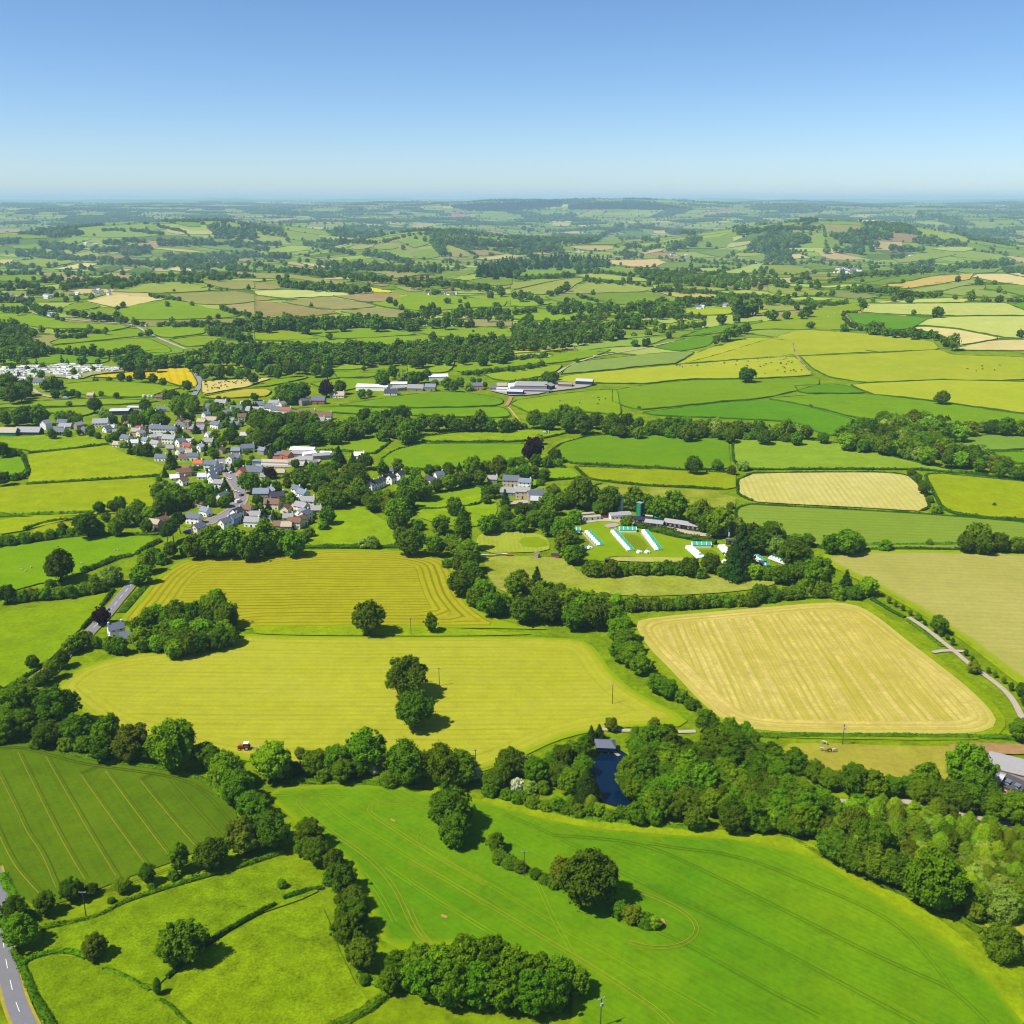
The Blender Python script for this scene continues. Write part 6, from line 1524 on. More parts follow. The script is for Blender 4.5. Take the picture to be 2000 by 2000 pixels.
# ================================================================== hedges placed one by one
for t, pts, lab, w, h, lt in (
    ('V3', [(300, 840), (520, 790), (760, 735), (900, 650), (1150, 560), (1400, 480), (1700, 400), (1932, 320), (2150, 250)], 'hedge under the field trees between barley and bottom left pasture', 2.4, 1.6, 1),
    ('V3', [(1260, 1200), (1420, 1060), (1640, 890), (1900, 740), (2080, 650)], 'long straight clipped hedge between the two bottom left pastures', 1.9, 1.7, 0),
    ('V4', [(400, 800), (480, 775), (600, 730), (700, 715)], 'short hedge joining the sapling to the tree row', 2.0, 1.8, 0),
    ('V3', [(150, 1140), (190, 1070), (290, 1030), (420, 1000), (560, 1000), (650, 1050)], 'curved hedge round the head of the corner pasture', 2.4, 1.4, 1),
    ('V3', [(780, 1130), (900, 1170), (1000, 1220), (1130, 1300)], 'broken brown hedge left of the thin sapling', 1.8, 1.1, 1),
    ('V3', [(1210, 1370), (1300, 1420), (1370, 1500), (1440, 1560)], 'broken hedge below the thin sapling', 1.8, 1.1, 1),
    ('V3', [(100, 990), (140, 1060), (180, 1140), (215, 1230), (280, 1380), (360, 1500), (440, 1620)], 'low grassy hedge along the road at bottom left', 3.6, 1.2, 1),
    ('V3', [(20, 420), (70, 540), (120, 620), (200, 720), (260, 790)], 'weedy bank between road and barley field', 5.0, 1.0, 1),
    ('V4', [(960, 1370), (1080, 1420), (1180, 1480)], 'hedge joining the tree row to the bottom copse', 3.0, 1.6, 1),
    ('V4', [(700, 1790), (900, 1700), (1060, 1620), (1180, 1520)], 'thick leafy hedge at the bottom left of the copse', 4.0, 1.6, 1),
    ('U7', [(470, 660), (620, 690), (820, 730), (1000, 750), (1250, 780), (1450, 830), (1600, 900), (1700, 1010)], 'bramble bank along the top of the barley field', 4.0, 1.1, 1),
    ('U8', [(520, 1060), (800, 1070), (1100, 1080), (1400, 1095), (1650, 1110)], 'bramble bank along the top of the young wheat', 5.0, 1.1, 1),
    ('V5', [(600, 590), (720, 630), (900, 720), (1050, 800)], 'bank of bushes on the upper wheat island', 3.5, 1.3, 1),
    ('V5', [(1250, 860), (1400, 920), (1520, 970), (1570, 990)], 'bank of bushes on the lower wheat island', 4.0, 1.3, 1),
    ('U2', [(-40, 135), (400, 118), (700, 105), (850, 95)], 'double hedge across the dry left pastures', 4, 1.8, 1),
    ('U2', [(220, 262), (330, 215), (500, 175), (690, 158)], 'dark hedge wedge in the dry left pastures', 2.4, 1.8, 0),
    ('U2', [(-40, 410), (300, 360), (650, 308), (1000, 298), (1420, 296)], 'long hedge along the top of the bright sheep pasture', 2.4, 1.5, 1),
    ('U2', [(740, 640), (900, 575), (1050, 510), (1180, 485)], 'thick dark hedge at the lower right of the sheep pasture', 4, 2.2, 0),
    ('U2', [(1230, 480), (1330, 410), (1440, 355)], 'hedge between sheep pasture and the road', 3.5, 2, 0),
    ('U2', [(910, 940), (960, 880), (1020, 795)], 'narrow clipped hedge beside the straight road', 2, 1.6, 0),
    ('U2', [(740, 1150), (820, 1060), (850, 1030)], 'clipped hedge beside the road near the purple tree', 2, 1.6, 0),
    ('U2', [(20, 1730), (150, 1630), (300, 1530), (440, 1440)], 'hedge along the left lane', 2.4, 1.6, 0),
    ('U2', [(1100, 1000), (1180, 900), (1280, 790), (1340, 740)], 'grassy hedge between road and raked hay', 4, 1.2, 1),
    ('U2', [(1030, 1105), (1200, 1110), (1330, 1095)], 'garden hedge of the white cottage', 1.8, 1.6, 0),
    ('U3', [(730, 350), (900, 350), (1150, 350), (1300, 350), (1440, 345)], 'clipped hedge above the raked hay field', 2.6, 2.2, 0),
    ('U5', [(535, 345), (700, 375), (900, 425), (1050, 455), (1150, 478)], 'tall dense clipped hedge behind the tents', 4.5, 3.4, 0),
    ('X4', [(1220, 830), (1300, 890), (1430, 970)], 'low clipped hedge beside the small tent row', 1.6, 1.4, 0),
    ('U6', [(780, 660), (860, 705), (930, 750), (1030, 800)], 'low hedge along the upper lane by the stubble', 2, 1.2, 0),
    ('U6', [(1060, 820), (1200, 920), (1320, 1020)], 'rough grass bank beside the lane', 4, .7, 1),
    ('U6', [(-200, 1690), (200, 1690), (700, 1690), (1200, 1695), (1700, 1700), (1900, 1720)], 'rough hedge between stubble and horse paddock', 4, 1.3, 1),
    ('U6', [(720, 255), (950, 252), (1200, 250), (1420, 248)], 'hedge along the top of the ripening wheat', 2.6, 1.5, 1),
    ('U6', [(0, 605), (150, 640), (350, 645), (550, 640), (750, 645)], 'hedge bank above the stubble field', 3, 1.4, 1),
    ('V2', [(60, 0), (160, 90), (200, 130), (300, 190), (430, 235), (600, 250)], 'hedge round the lower left corner of the stubble', 3.5, 1.5, 1),
    ('V2', [(1690, 1240), (1850, 1235), (1990, 1238)], 'hedge above the small right paddock', 2.2, 1.4, 1),
    ('V2', [(640, 770), (760, 840), (860, 900), (1000, 980), (1180, 1060), (1350, 1130), (1550, 1200), (1700, 1300)], 'weedy edge between plantation and young wheat', 4, .9, 1),
    ('V1', [(250, 740), (420, 810), (700, 890), (950, 960), (1250, 990), (1500, 1010), (1900, 1050)], 'weedy edge between the wood and young wheat', 5, 1.0, 1),
    ('T5', [(270, 1000), (500, 975), (700, 955), (1030, 912)], 'clipped hedge between the two upper village pastures', 2.2, 1.8, 0),
    ('T5', [(250, 1288), (600, 1270), (1000, 1243), (1500, 1210)], 'clipped hedge between the two lower village pastures', 2.2, 1.8, 0),
    ('T5', [(-30, 1010), (100, 990), (200, 985), (240, 1080), (280, 1160), (250, 1220), (100, 1240)], 'hedge round the corner paddock at the left edge', 3, 2, 0),
):
    hedge(t, pts, lab, w, h, bool(lt))

# auto hedges: every field of the middle distance has its own; beyond, one mass
_far_runs = []
_hn = 0
for runs, d in AUTO_RUNS:
    if d < 1500:
        _hn += 1
        me = hedge_mesh(runs, 1.7, 1.6, d, leaf=d < 900, mat=M_HEDGE)
        c = np.vstack(runs).mean(0)
        px, _ = project([[c[0], c[1], float(hgt(*c))]])
        zone = 'below the central tree belt' if px[0, 1] > 850 else ('beside the farms' if px[0, 1] > 720 else 'beyond the farms')
        o = tag(link('field_hedge', me), None, 'hedge', 'hedges between the fields')
        later_label(o, 'thin dark clipped hedge round a field ' + zone, px[0, 0])
    else:
        _far_runs += [(r, d) for r in runs]
if _far_runs:
    V, F = [], []
    allm = [hedge_mesh([r], 1.5 + 2.4e-4 * d, 1.7 + 2.4e-4 * d, d, leaf=False, mat=M_HEDGE, name='tmp') for r, d in _far_runs]
    base = 0
    for me in allm:
        co = np.empty(len(me.vertices) * 3, np.float32)
        me.vertices.foreach_get('co', co)
        V.append(co.reshape(-1, 3))
        F += [tuple(base + v for v in p.vertices) for p in me.polygons]
        base += len(me.vertices)
        bpy.data.meshes.remove(me)
    tag(link('middle_hedgerows', mesh_np('middle_hedgerows', np.vstack(V), F, M_HEDGE)), 'dark hedgerows between the fields of the middle distance', 'hedgerow', kind='stuff')

# ================================================================== buildings
WALL = dict(white=(246, 242, 234), cream=(238, 224, 192), stone=(172, 154, 132), brick=(172, 108, 82), blue=(120, 160, 200), pink=(222, 160, 148), black=(46, 42, 46), grey=(150, 150, 156), beige=(210, 188, 162), teal=(0, 132, 120), tan=(206, 176, 146), timber=(150, 118, 88), darkblue=(56, 72, 98))
ROOF = dict(slate=(104, 110, 124), grey=(156, 154, 154), dark=(66, 66, 76), brown=(128, 94, 76), orange=(206, 104, 52), white=(240, 240, 238), rust=(160, 82, 62), bluegrey=(126, 136, 152), red=(158, 92, 78), tan=(184, 168, 142), teal=(0, 140, 124), lightgrey=(196, 196, 200), navy=(34, 38, 60))
WW = dict(white='white', cream='cream', stone='stone', brick='brick', blue='pale blue', pink='pink', black='black', grey='grey', beige='beige', teal='teal', tan='tan', timber='timber', darkblue='dark blue')
RW = dict(slate='slate', grey='grey', dark='dark', brown='brown', orange='orange', white='white', rust='rusty', bluegrey='blue-grey', red='red', tan='tan', teal='teal', lightgrey='pale grey', navy='navy')
def wmat(w): return paint('wall_' + w, WALL[w], rough=.85, spec=.15, var=.1, scale=.8)
def rmat(r): return paint('roof_' + r, ROOF[r], rough=.75, spec=.25, var=.16, scale=1.6)
M_GLASS = paint('window_glass', (44, 52, 66), rough=.15, spec=.6, var=.1)
M_FRAME = paint('window_frame', (236, 234, 228), rough=.5, var=.05)
M_DOOR = paint('door_paint', (78, 66, 62), rough=.5, var=.1)
M_DARK = paint('dark_opening', (28, 26, 28), rough=.9, var=.1)
def _win():
    b = MB()
    b.box((0, 0, 0), (.86, .06, .84))
    nb = len(b.F)
    for x in (-.46, 0, .46):
        b.box((x, -.02, 0), (.08 if x else .05, .1, 1.0))
    for z in (-.46, .46):
        b.box((0, -.021, z), (.84, .09, .08))
    me = mesh_np('window', np.array(b.V), b.F, [M_GLASS, M_FRAME], [0] * nb + [1] * (len(b.F) - nb))
    return me
WIN = _win()
DOOR = MB().box((0, 0, .5), (1, .08, 1)).box((0, -.03, .5), (.7, .06, .8)).mesh('door', M_DOOR)
def _chim():
    b = MB().box((0, 0, .4), (1, 1, 1.9)).box((0, 0, 1.36), (1.2, 1.2, .14)).cyl((-.22, 0, 1.4), (-.22, 0, 1.75), .14, .12, 8).cyl((.22, 0, 1.4), (.22, 0, 1.75), .14, .12, 8)
    return b
CHIM = {w: _chim().mesh('chimney', wmat(w)) for w in ('brick', 'white', 'stone')}

def place(tile, x, y, hvis):
    """ground point under a thing whose visible middle is at that photo point"""
    P = nat(tile, [(x, y)])
    g = unproj(P)[0]
    D = depth_of(g)
    for _ in range(2):
        D = depth_of(g)
        dep = math.atan2(CAM_H - g[2], math.hypot(g[0], g[1]))
        g = unproj(P + [[0, hvis * FPX / D * math.cos(dep)]])[0]
    D = depth_of(g)
    return g, FPX / D, P[0, 0]

def house(tile, x, y, Lz, h=4.8, yaw=0, wall='white', roof='slate', area='in the village', W=.62, rh=None, kind='house', chim=1, win=True, label=None, hip=False, name=None, group='village houses', bays=None):
    s = TILES[tile][2]
    g0, ppm, px = place(tile, x, y, h * .5)
    L = Lz / s / ppm
    if kind in ('house', 'cottage'):
        L = max(L, 6.5)
    Wm = L * W if W <= 2 else W
    if kind in ('house', 'cottage'):
        Wm = min(max(Wm, 5.4), 8.5)
    rh = rh if rh is not None else Wm * .42
    a = R(yaw)
    zb = min(float(hgt(g0[0] + dx, g0[1] + dy)) for dx in (-L / 2, L / 2) for dy in (-Wm / 2, Wm / 2))
    root = empty(name or {'house': 'house', 'barn': 'barn', 'shed': 'shed', 'hut': 'hut', 'cottage': 'cottage'}[kind], (g0[0], g0[1], zb + .05), a)
    hw, hl = Wm / 2, L / 2
    ins = hl - hw * .95 if hip else hl
    b = MB()
    if hip:
        b.box((0, 0, h / 2), (L, Wm, h))
    else:
        b.prism([(-hw, -.3), (hw, -.3), (hw, h), (0, h + rh), (-hw, h)], -hl, hl)
    b.build('wall', wmat(wall), root)
    # roof: two thick slopes with eaves
    ov, t = .35 if kind != 'shed' else .15, .16
    sl = rh / hw
    rb = MB()
    e = hw + ov
    ze = h - ov * sl
    if hip:
        tx = max(.2, ins)
        V = [(-hl - ov, -e, ze), (hl + ov, -e, ze), (hl + ov, e, ze), (-hl - ov, e, ze), (-tx, 0, h + rh), (tx, 0, h + rh),
             (-hl - ov, -e, ze + t), (hl + ov, -e, ze + t), (hl + ov, e, ze + t), (-hl - ov, e, ze + t), (-tx, 0, h + rh + t), (tx, 0, h + rh + t)]
        rb.add(V, [(6, 7, 11, 10), (8, 9, 10, 11), (7, 8, 11), (9, 6, 10), (0, 4, 5, 1), (2, 5, 4, 3), (1, 5, 2), (3, 4, 0), (0, 1, 7, 6), (1, 2, 8, 7), (2, 3, 9, 8), (3, 0, 6, 9)])
    else:
        rb.prism([(-e, ze), (0, h + rh + .01), (0, h + rh + t), (-e, ze + t)], -hl - ov, hl + ov)
        rb.prism([(e, ze + t), (0, h + rh + t), (0, h + rh + .01), (e, ze)], -hl - ov, hl + ov)
    ro = rb.build('roof', rmat(roof), root)
    if chim:
        cm = CHIM['brick' if wall in ('brick', 'cream', 'beige') else ('stone' if wall == 'stone' else 'white')]
        for cx in ((hl - .5,), (hl - .5, -hl + .5))[min(chim, 2) - 1]:
            link('chimney', cm, ro, (cx if not hip else cx * .4, 0, h + rh - .3), scale=(.75, .6, .9))
    if win:
        to = Vector((-g0[0], -g0[1]))
        f = Vector((math.sin(a), -math.cos(a)))
        side = -1 if f.dot(to) > 0 else 1
        gx = Vector((math.cos(a), math.sin(a)))
        gs = 1 if gx.dot(to) > 0 else -1
        n = bays or max(2, min(6, int(L / 2.7)))
        rows = 2 if h > 4.3 else 1
        dcol = n // 2 if rows == 2 or n > 2 else -1
        for r_ in range(rows):
            for i in range(n):
                cx = -hl + L * (i + .5) / n
                if r_ == 0 and i == dcol:
                    link('door', DOOR, root, (cx, side * (hw + .03), 0), (0, 0, 0 if side < 0 else math.pi), (1.0, 1, 2.1))
                    continue
                link('window', WIN, root, (cx, side * (hw + .03), 1.55 + 2.4 * r_), (0, 0, 0 if side < 0 else math.pi), (1.15, 1, 1.25))
        for r_ in range(rows):
            link('window', WIN, root, (gs * (hl + .03), .0 if rows == 1 else -.9 * (r_ * 2 - 1), 1.55 + 2.4 * r_), (0, 0, math.pi / 2 * gs), (1.1, 1, 1.2))
    tag(root, label, kind if kind != 'cottage' else 'house', None if label else group)
    if not label:
        later_label(root, f'{WW[wall]} {kind} with {RW[roof]} roof {area}', px)
    return root, L, Wm, ppm

V_ = 'in the western village'
for a in ((160, 80, 250, 4.8, 8, 'white', 'grey'), (265, 180, 110, 4.5, 60, 'white', 'slate'), (340, 160, 100, 4, 0, 'white', 'lightgrey'), (640, 80, 150, 4.6, -20, 'white', 'brown'), (770, 230, 160, 4.6, -10, 'pink', 'grey'), (840, 260, 130, 4.6, 60, 'cream', 'grey'), (900, 210, 120, 4.5, -30, 'stone', 'dark'), (820, 170, 120, 3, -5, 'white', 'rust'),
          (430, 240, 120, 4.4, 20, 'white', 'grey'), (600, 350, 200, 4.8, -30, 'white', 'slate'), (440, 440, 130, 3.0, -10, 'cream', 'tan'), (740, 410, 90, 3, 0, 'white', 'lightgrey'), (930, 385, 130, 4.5, -30, 'white', 'bluegrey'), (1100, 440, 190, 4.2, -32, 'cream', 'grey'), (1040, 330, 100, 4.2, 60, 'white', 'lightgrey'),
          (1170, 310, 130, 4.6, -14, 'stone', 'grey'), (1340, 360, 230, 5.0, -14, 'white', 'grey'), (1520, 410, 150, 5.4, 60, 'white', 'bluegrey'), (1640, 480, 170, 4.2, -20, 'pink', 'red'), (1860, 500, 110, 4.6, 70, 'white', 'lightgrey'), (1530, 580, 160, 5.0, 60, 'white', 'grey'), (1660, 590, 110, 3.4, 0, 'tan', 'tan'), (1570, 670, 120, 3.4, 10, 'white', 'brown'), (1740, 655, 190, 4.2, 0, 'white', 'slate'),
          (1190, 670, 190, 3.6, -5, 'white', 'slate'), (1830, 765, 150, 3.2, -5, 'white', 'orange'), (1580, 930, 230, 4.2, 25, 'beige', 'brown'), (1560, 1080, 170, 4.4, 70, 'white', 'brown'), (1640, 880, 160, 4.0, -20, 'beige', 'brown'), (1420, 1010, 110, 2.6, 20, 'white', 'white'), (1900, 990, 110, 2.8, 0, 'white', 'lightgrey'), (1850, 1450, 220, 3.4, -30, 'beige', 'brown'), (1350, 500, 80, 2.6, 0, 'cream', 'grey'), (1690, 400, 90, 3.4, 0, 'white', 'lightgrey'), (1890, 60, 160, 4.6, -20, 'stone', 'tan'), (1510, 40, 80, 4.6, 80, 'tan', 'brown')):
    house('X1', *a[:4], yaw=a[4], wall=a[5], roof=a[6], area=V_)
house('X1', 1240, 190, 420, 5.0, -6, 'white', 'slate', label='long white terrace with slate roof near the church', chim=2, bays=8, W=6.5)
E_ = 'in the eastern village'
for a in ((90, 350, 170, 4.8, -5, 'white', 'slate'), (180, 400, 100, 4.8, 60, 'white', 'slate'), (110, 440, 110, 4.8, 55, 'white', 'slate'), (110, 490, 110, 4.8, 55, 'white', 'slate'), (130, 545, 110, 4.8, 55, 'white', 'slate'), (200, 610, 130, 4.8, -10, 'white', 'grey'), (225, 155, 80, 3.5, 80, 'tan', 'brown'), (425, 155, 120, 3.4, 0, 'stone', 'bluegrey'), (785, 160, 110, 4.2, -30, 'stone', 'bluegrey'), (350, 270, 90, 5.2, 80, 'white', 'grey'), (440, 255, 90, 4.6, -20, 'white', 'slate'),
          (770, 740, 210, 4.8, 0, 'stone', 'bluegrey'), (870, 715, 110, 4.6, 60, 'white', 'lightgrey'), (980, 770, 190, 3.2, 25, 'grey', 'dark'), (1250, 690, 140, 4.8, -40, 'white', 'slate'), (1330, 750, 180, 5.2, -45, 'white', 'bluegrey'), (1390, 850, 200, 5.0, -4, 'white', 'grey'), (915, 880, 200, 4.8, -6, 'cream', 'brown'), (1095, 940, 130, 3.4, 80, 'cream', 'brown'), (1240, 900, 90, 4.0, 60, 'cream', 'brown'), (1310, 920, 190, 4.6, -30, 'cream', 'grey'), (1510, 945, 110, 2.4, 0, 'grey', 'grey'), (570, 960, 150, 4.8, -10, 'cream', 'brown'), (690, 1020, 110, 2.6, 0, 'grey', 'grey'), (440, 1000, 150, 4.8, 62, 'white', 'dark'), (400, 1080, 120, 4.8, 62, 'blue', 'slate'), (280, 1140, 150, 4.8, 58, 'white', 'slate'), (650, 1120, 200, 4.2, -8, 'white', 'grey'), (1000, 1160, 140, 2.8, -5, 'stone', 'brown'), (1130, 1050, 120, 2.4, 0, 'tan', 'grey'), (1300, 1010, 130, 4.6, 60, 'white', 'lightgrey'), (1360, 1030, 150, 4.8, 60, 'white', 'slate'), (1220, 1130, 180, 4.6, -10, 'cream', 'brown'), (1300, 1100, 130, 4.6, 60, 'cream', 'brown'), (1110, 1170, 60, 3, 0, 'stone', 'tan'), (30, 850, 110, 3.4, 0, 'brick', 'brown'), (20, 980, 110, 4.2, -30, 'white', 'bluegrey'), (500, 440, 80, 4.0, 70, 'pink', 'red'), (680, 430, 240, 3.2, -10, 'stone', 'slate'), (820, 500, 120, 2.6, 0, 'white', 'grey'), (1030, 445, 80, 2.6, 0, 'stone', 'tan')):
    house('X2', *a[:4], yaw=a[4], wall=a[5], roof=a[6], area=E_)
N_ = 'along the northern lane'
for a in ((515, 550, 110, 4.8, -8, 'white', 'slate'), (620, 580, 100, 4.6, -20, 'white', 'slate'), (680, 595, 95, 4.4, -10, 'white', 'slate'), (660, 535, 100, 4.6, -10, 'white', 'grey'), (730, 540, 65, 4.2, 60, 'cream', 'grey'), (465, 605, 140, 4.6, -18, 'white', 'grey'), (365, 660, 95, 4.4, 10, 'white', 'brown'), (250, 690, 60, 3, 0, 'cream', 'grey'), (60, 690, 110, 3.6, 0, 'beige', 'tan'), (15, 640, 70, 4.6, 60, 'white', 'bluegrey'), (870, 505, 70, 4, 40, 'stone', 'slate'), (935, 515, 80, 5, 50, 'stone', 'slate'), (990, 505, 70, 4.6, 80, 'tan', 'brown'), (1075, 505, 130, 4.4, -4, 'brick', 'slate'), (770, 600, 100, 4, -10, 'white', 'red'), (965, 630, 170, 4.2, -8, 'white', 'brown'), (1130, 655, 145, 4.6, -6, 'white', 'brown'), (1080, 690, 110, 3, -6, 'white', 'grey'), (1255, 450, 130, 2.8, -4, 'white', 'tan'), (1760, 425, 120, 2.8, -6, 'white', 'dark'), (375, 830, 60, 2.8, 0, 'grey', 'lightgrey'), (40, 895, 100, 3.4, -8, 'white', 'grey'), (630, 895, 60, 4.4, 60, 'stone', 'bluegrey')):
    house('T6', *a[:4], yaw=a[4], wall=a[5], roof=a[6], area=N_)
for a in ((1575, 1310, 75, 4.6, 62, 'white', 'slate'), (1620, 1295, 75, 4.6, 62, 'white', 'dark'), (1660, 1275, 80, 4.6, 62, 'white', 'dark'), (1760, 1245, 80, 4.6, 62, 'white', 'dark'), (1840, 1215, 80, 4.6, 62, 'white', 'dark'), (1535, 1300, 70, 2.6, -20, 'white', 'grey'), (1740, 1165, 60, 2.6, 0, 'grey', 'slate')):
    house('T6', *a[:4], yaw=a[4], wall=a[5], roof=a[6], area='in the hillside row by trees')
tag(house('T6', 1460, 1020, 95, 3.0, -4, 'white', 'white', label='white bungalow beside the farm and conifer')[0])
# farm in the village
B_ = 'in the village farm'
for a in ((1330, 150, 330, 5, -6, 'white', 'white', .45, 1.6), (1280, 200, 190, 4, -6, 'grey', 'grey', .5, None), (1110, 220, 180, 4.2, -40, 'brick', 'brown', .6, None), (990, 270, 120, 3.2, -6, 'brick', 'rust', .5, None), (1010, 210, 150, 3.6, 25, 'grey', 'bluegrey', .5, None), (715, 300, 115, 3.6, -6, 'blue', 'bluegrey', .7, .6), (960, 305, 380, 3.2, -7, 'white', 'tan', 6.0, 1.4), (1190, 290, 200, 3.4, 50, 'white', 'tan', 6.0, 1.5), (1370, 285, 190, 4.4, -4, 'white', 'grey', .5, None), (1410, 205, 170, 4.6, 30, 'white', 'white', .6, 1.2), (1570, 220, 230, 4, 15, 'grey', 'grey', .6, 1.4), (1640, 185, 150, 3.6, -4, 'white', 'white', .6, .8), (1460, 320, 110, 3.4, 70, 'white', 'cream' if 0 else 'tan', .6, None)):
    house('X2', *a[:4], yaw=a[4], wall=a[5], roof=a[6], W=a[7], rh=a[8], area=B_, kind='barn', chim=0, win=False, group='farm barns')
# left village edge
for a in ((85, 800, 180, 3.4, -3, 'teal', 'tan', .5, 'barn'), (280, 795, 235, 3.4, -3, 'darkblue', 'grey', .4, 'barn'), (440, 735, 80, 6, 70, 'white', 'grey', .9, 'barn'), (600, 720, 95, 5, -4, 'stone', 'slate', .7, 'barn'), (625, 745, 120, 3, -4, 'grey', 'grey', .5, 'barn')):
    house('T5', *a[:4], yaw=a[4], wall=a[5], roof=a[6], W=a[7], area='in the farm at the left edge', kind=a[8], chim=0, win=False, group='farm barns')
for a in ((575, 800, 120, 4.4, -14, 'black', 'slate'), (750, 740, 80, 4.6, 55, 'stone', 'grey'), (810, 790, 85, 4.6, -40, 'stone', 'slate'), (1520, 590, 90, 4, 30, 'white', 'bluegrey'), (1640, 450, 80, 4.8, 70, 'white', 'slate'), (375, 325, 100, 3.2, 0, 'white', 'slate'), (860, 450, 60, 2.4, -5, 'pink', 'tan'), (1510, 470, 36, 3, 0, 'tan', 'brown')):
    house('T5', *a[:4], yaw=a[4], wall=a[5], roof=a[6], area='left of the village')
house('T5', 1140, 600, 175, 4.4, 6, 'darkblue', 'lightgrey', W=.75, rh=1.0, kind='barn', chim=0, win=False, label='hall with pale metal roof and blue-grey walls beside the village', name='village_hall')
house('T5', 1290, 575, 150, 5, -4, 'tan', 'lightgrey', W=.5, rh=.5, kind='house', chim=0, label='tan flat-roofed school building right of the metal-roofed hall', name='school', bays=8)
# farms beyond
for a in ((1150, 360, 300, 5, -6, 'grey', 'grey', .6, 3, 'barn'), (1310, 370, 80, 5, 60, 'black', 'grey', 1.2, 2, 'barn'), (1000, 420, 150, 4.2, -12, 'darkblue', 'lightgrey', .6, 1.6, 'barn'), (880, 395, 110, 4, -12, 'white', 'lightgrey', .6, 1.2, 'barn'), (870, 368, 90, 4.4, 0, 'stone', 'tan', .6, None, 'barn'), (970, 370, 90, 4, 30, 'white', 'white', .7, None, 'barn'), (1470, 350, 130, 3.8, -10, 'timber', 'grey', .6, 1.2, 'barn'), (1650, 325, 160, 5, -14, 'darkblue', 'lightgrey', .5, 2, 'barn'), (270, 278, 180, 5, 8, 'white', 'white', .6, 2, 'barn'), (1200, 405, 230, 3, -6, 'grey', 'grey', .2, .6, 'barn')):
    house('T7', *a[:4], yaw=a[4], wall=a[5], roof=a[6], W=a[7], rh=a[8], area='in the big farm', kind=a[9], chim=0, win=False, group='farm barns')
for a in ((640, 370, 95, 4.8, 0, 'pink', 'slate'), (60, 385, 150, 3.4, -6, 'stone', 'grey'), (200, 380, 100, 4.4, -10, 'stone', 'bluegrey'), (790, 385, 60, 3, 0, 'stone', 'slate')):
    house('T7', *a[:4], yaw=a[4], wall=a[5], roof=a[6], area='by the big farm')
for a in ((1590, 370, 300, 4.6, -8, 'white', 'white', .45, 1.8), (1830, 345, 160, 4.2, 2, 'white', 'white', .6, 1.4), (1820, 385, 130, 3.6, 20, 'grey', 'grey', .5, 1.2), (1900, 375, 110, 3.6, -10, 'stone', 'tan', .5, 1.2)):
    house('T6', *a[:4], yaw=a[4], wall=a[5], roof=a[6], W=a[7], rh=a[8], area='in the white-roofed farm', kind='barn', chim=0, win=False, group='farm barns')
# stone farm
for a in ((200, 1265, 110, 4.8, -40, 'white', 'dark'), (280, 1215, 70, 4.2, 30, 'white', 'slate'), (610, 1190, 80, 2.6, -20, 'white', 'grey'), (785, 1245, 90, 3, -10, 'grey', 'grey'), (960, 1265, 150, 4.8, -10, 'beige', 'slate'), (1090, 1285, 115, 4.8, -12, 'white', 'bluegrey'), (930, 1365, 140, 3, -8, 'grey', 'grey'), (1070, 1375, 135, 5.4, -8, 'beige', 'grey'), (1190, 1405, 160, 4.6, 20, 'stone', 'slate'), (1200, 1450, 110, 4, -6, 'stone', 'lightgrey')):
    house('T7', *a[:4], yaw=a[4], wall=a[5], roof=a[6], area='in the stone farm')
house('T7', 1005, 1475, 210, 3.2, 16, 'timber', 'tan', W=.35, rh=1.2, kind='barn', chim=0, win=False, label='long low open-fronted barn in front of the stone farm')
# near cottages and right-hand farm
house('U2', 1050, 1165, 130, 4.6, 35, 'white', 'slate', kind='cottage', label='white cottage with slate roof beside the road and purple tree', chim=2)
house('U2', 1150, 1230, 90, 3.2, 20, 'white', 'slate', kind='cottage', chim=0, label='low white outbuilding in front of the roadside cottage')
house('U2', 1235, 1112, 80, 2.8, 40, 'grey', 'grey', kind='shed', chim=0, win=False, label='small grey shed behind the roadside cottage')
house('U2', 1400, 215, 110, 4.6, -20, 'stone', 'tan', label='stone house with tan roof at the near edge of the village')
house('U2', 1470, 190, 80, 4.6, 60, 'brick', 'brown', label='brick gabled wing at the near edge of the village')
house('U2', 1750, 165, 130, 4.6, -14, 'white', 'slate', area='by the pines')
house('U2', 1790, 250, 110, 4.4, 60, 'cream', 'slate', area='by the pines')
house('X5', 1250, 640, 900, 4.4, -30, 'stone', 'grey', W=10, rh=3.4, kind='barn', chim=0, win=False, label='long grey tin-roofed barn at the right edge')
house('X5', 1000, 810, 420, 2.8, -28, 'cream', 'lightgrey', W=4, rh=.5, kind='shed', chim=0, win=True, label='low pale lean-to in front of the grey barn')
_r, _L, _W, _p = house('X5', 1260, 990, 330, 3.6, -52, 'brick', 'dark', W=7, rh=3.0, kind='house', chim=0, label='brick house with dark slate roof and two dormers at the right edge')
for dx in (-1.6, 1.6):
    dm = MB()
    dm.prism([(-.1, 0), (1.6, 0), (1.6, 1.0), (-.1, 1.0)], dx - .7, dx + .7)
    o = MB().box((dx, -_W * .28, 4.9), (1.5, 1.9, 1.1)).build('dormer', wmat('black'), _r)
    MB().box((dx, -_W * .28 - .1, 5.5), (1.9, 2.4, .12), rx=.12).build('dormer_roof', rmat('slate'), o)
    link('window', WIN, o, (dx, -_W * .28 - .97, 4.85), scale=(1.1, 1, .8))

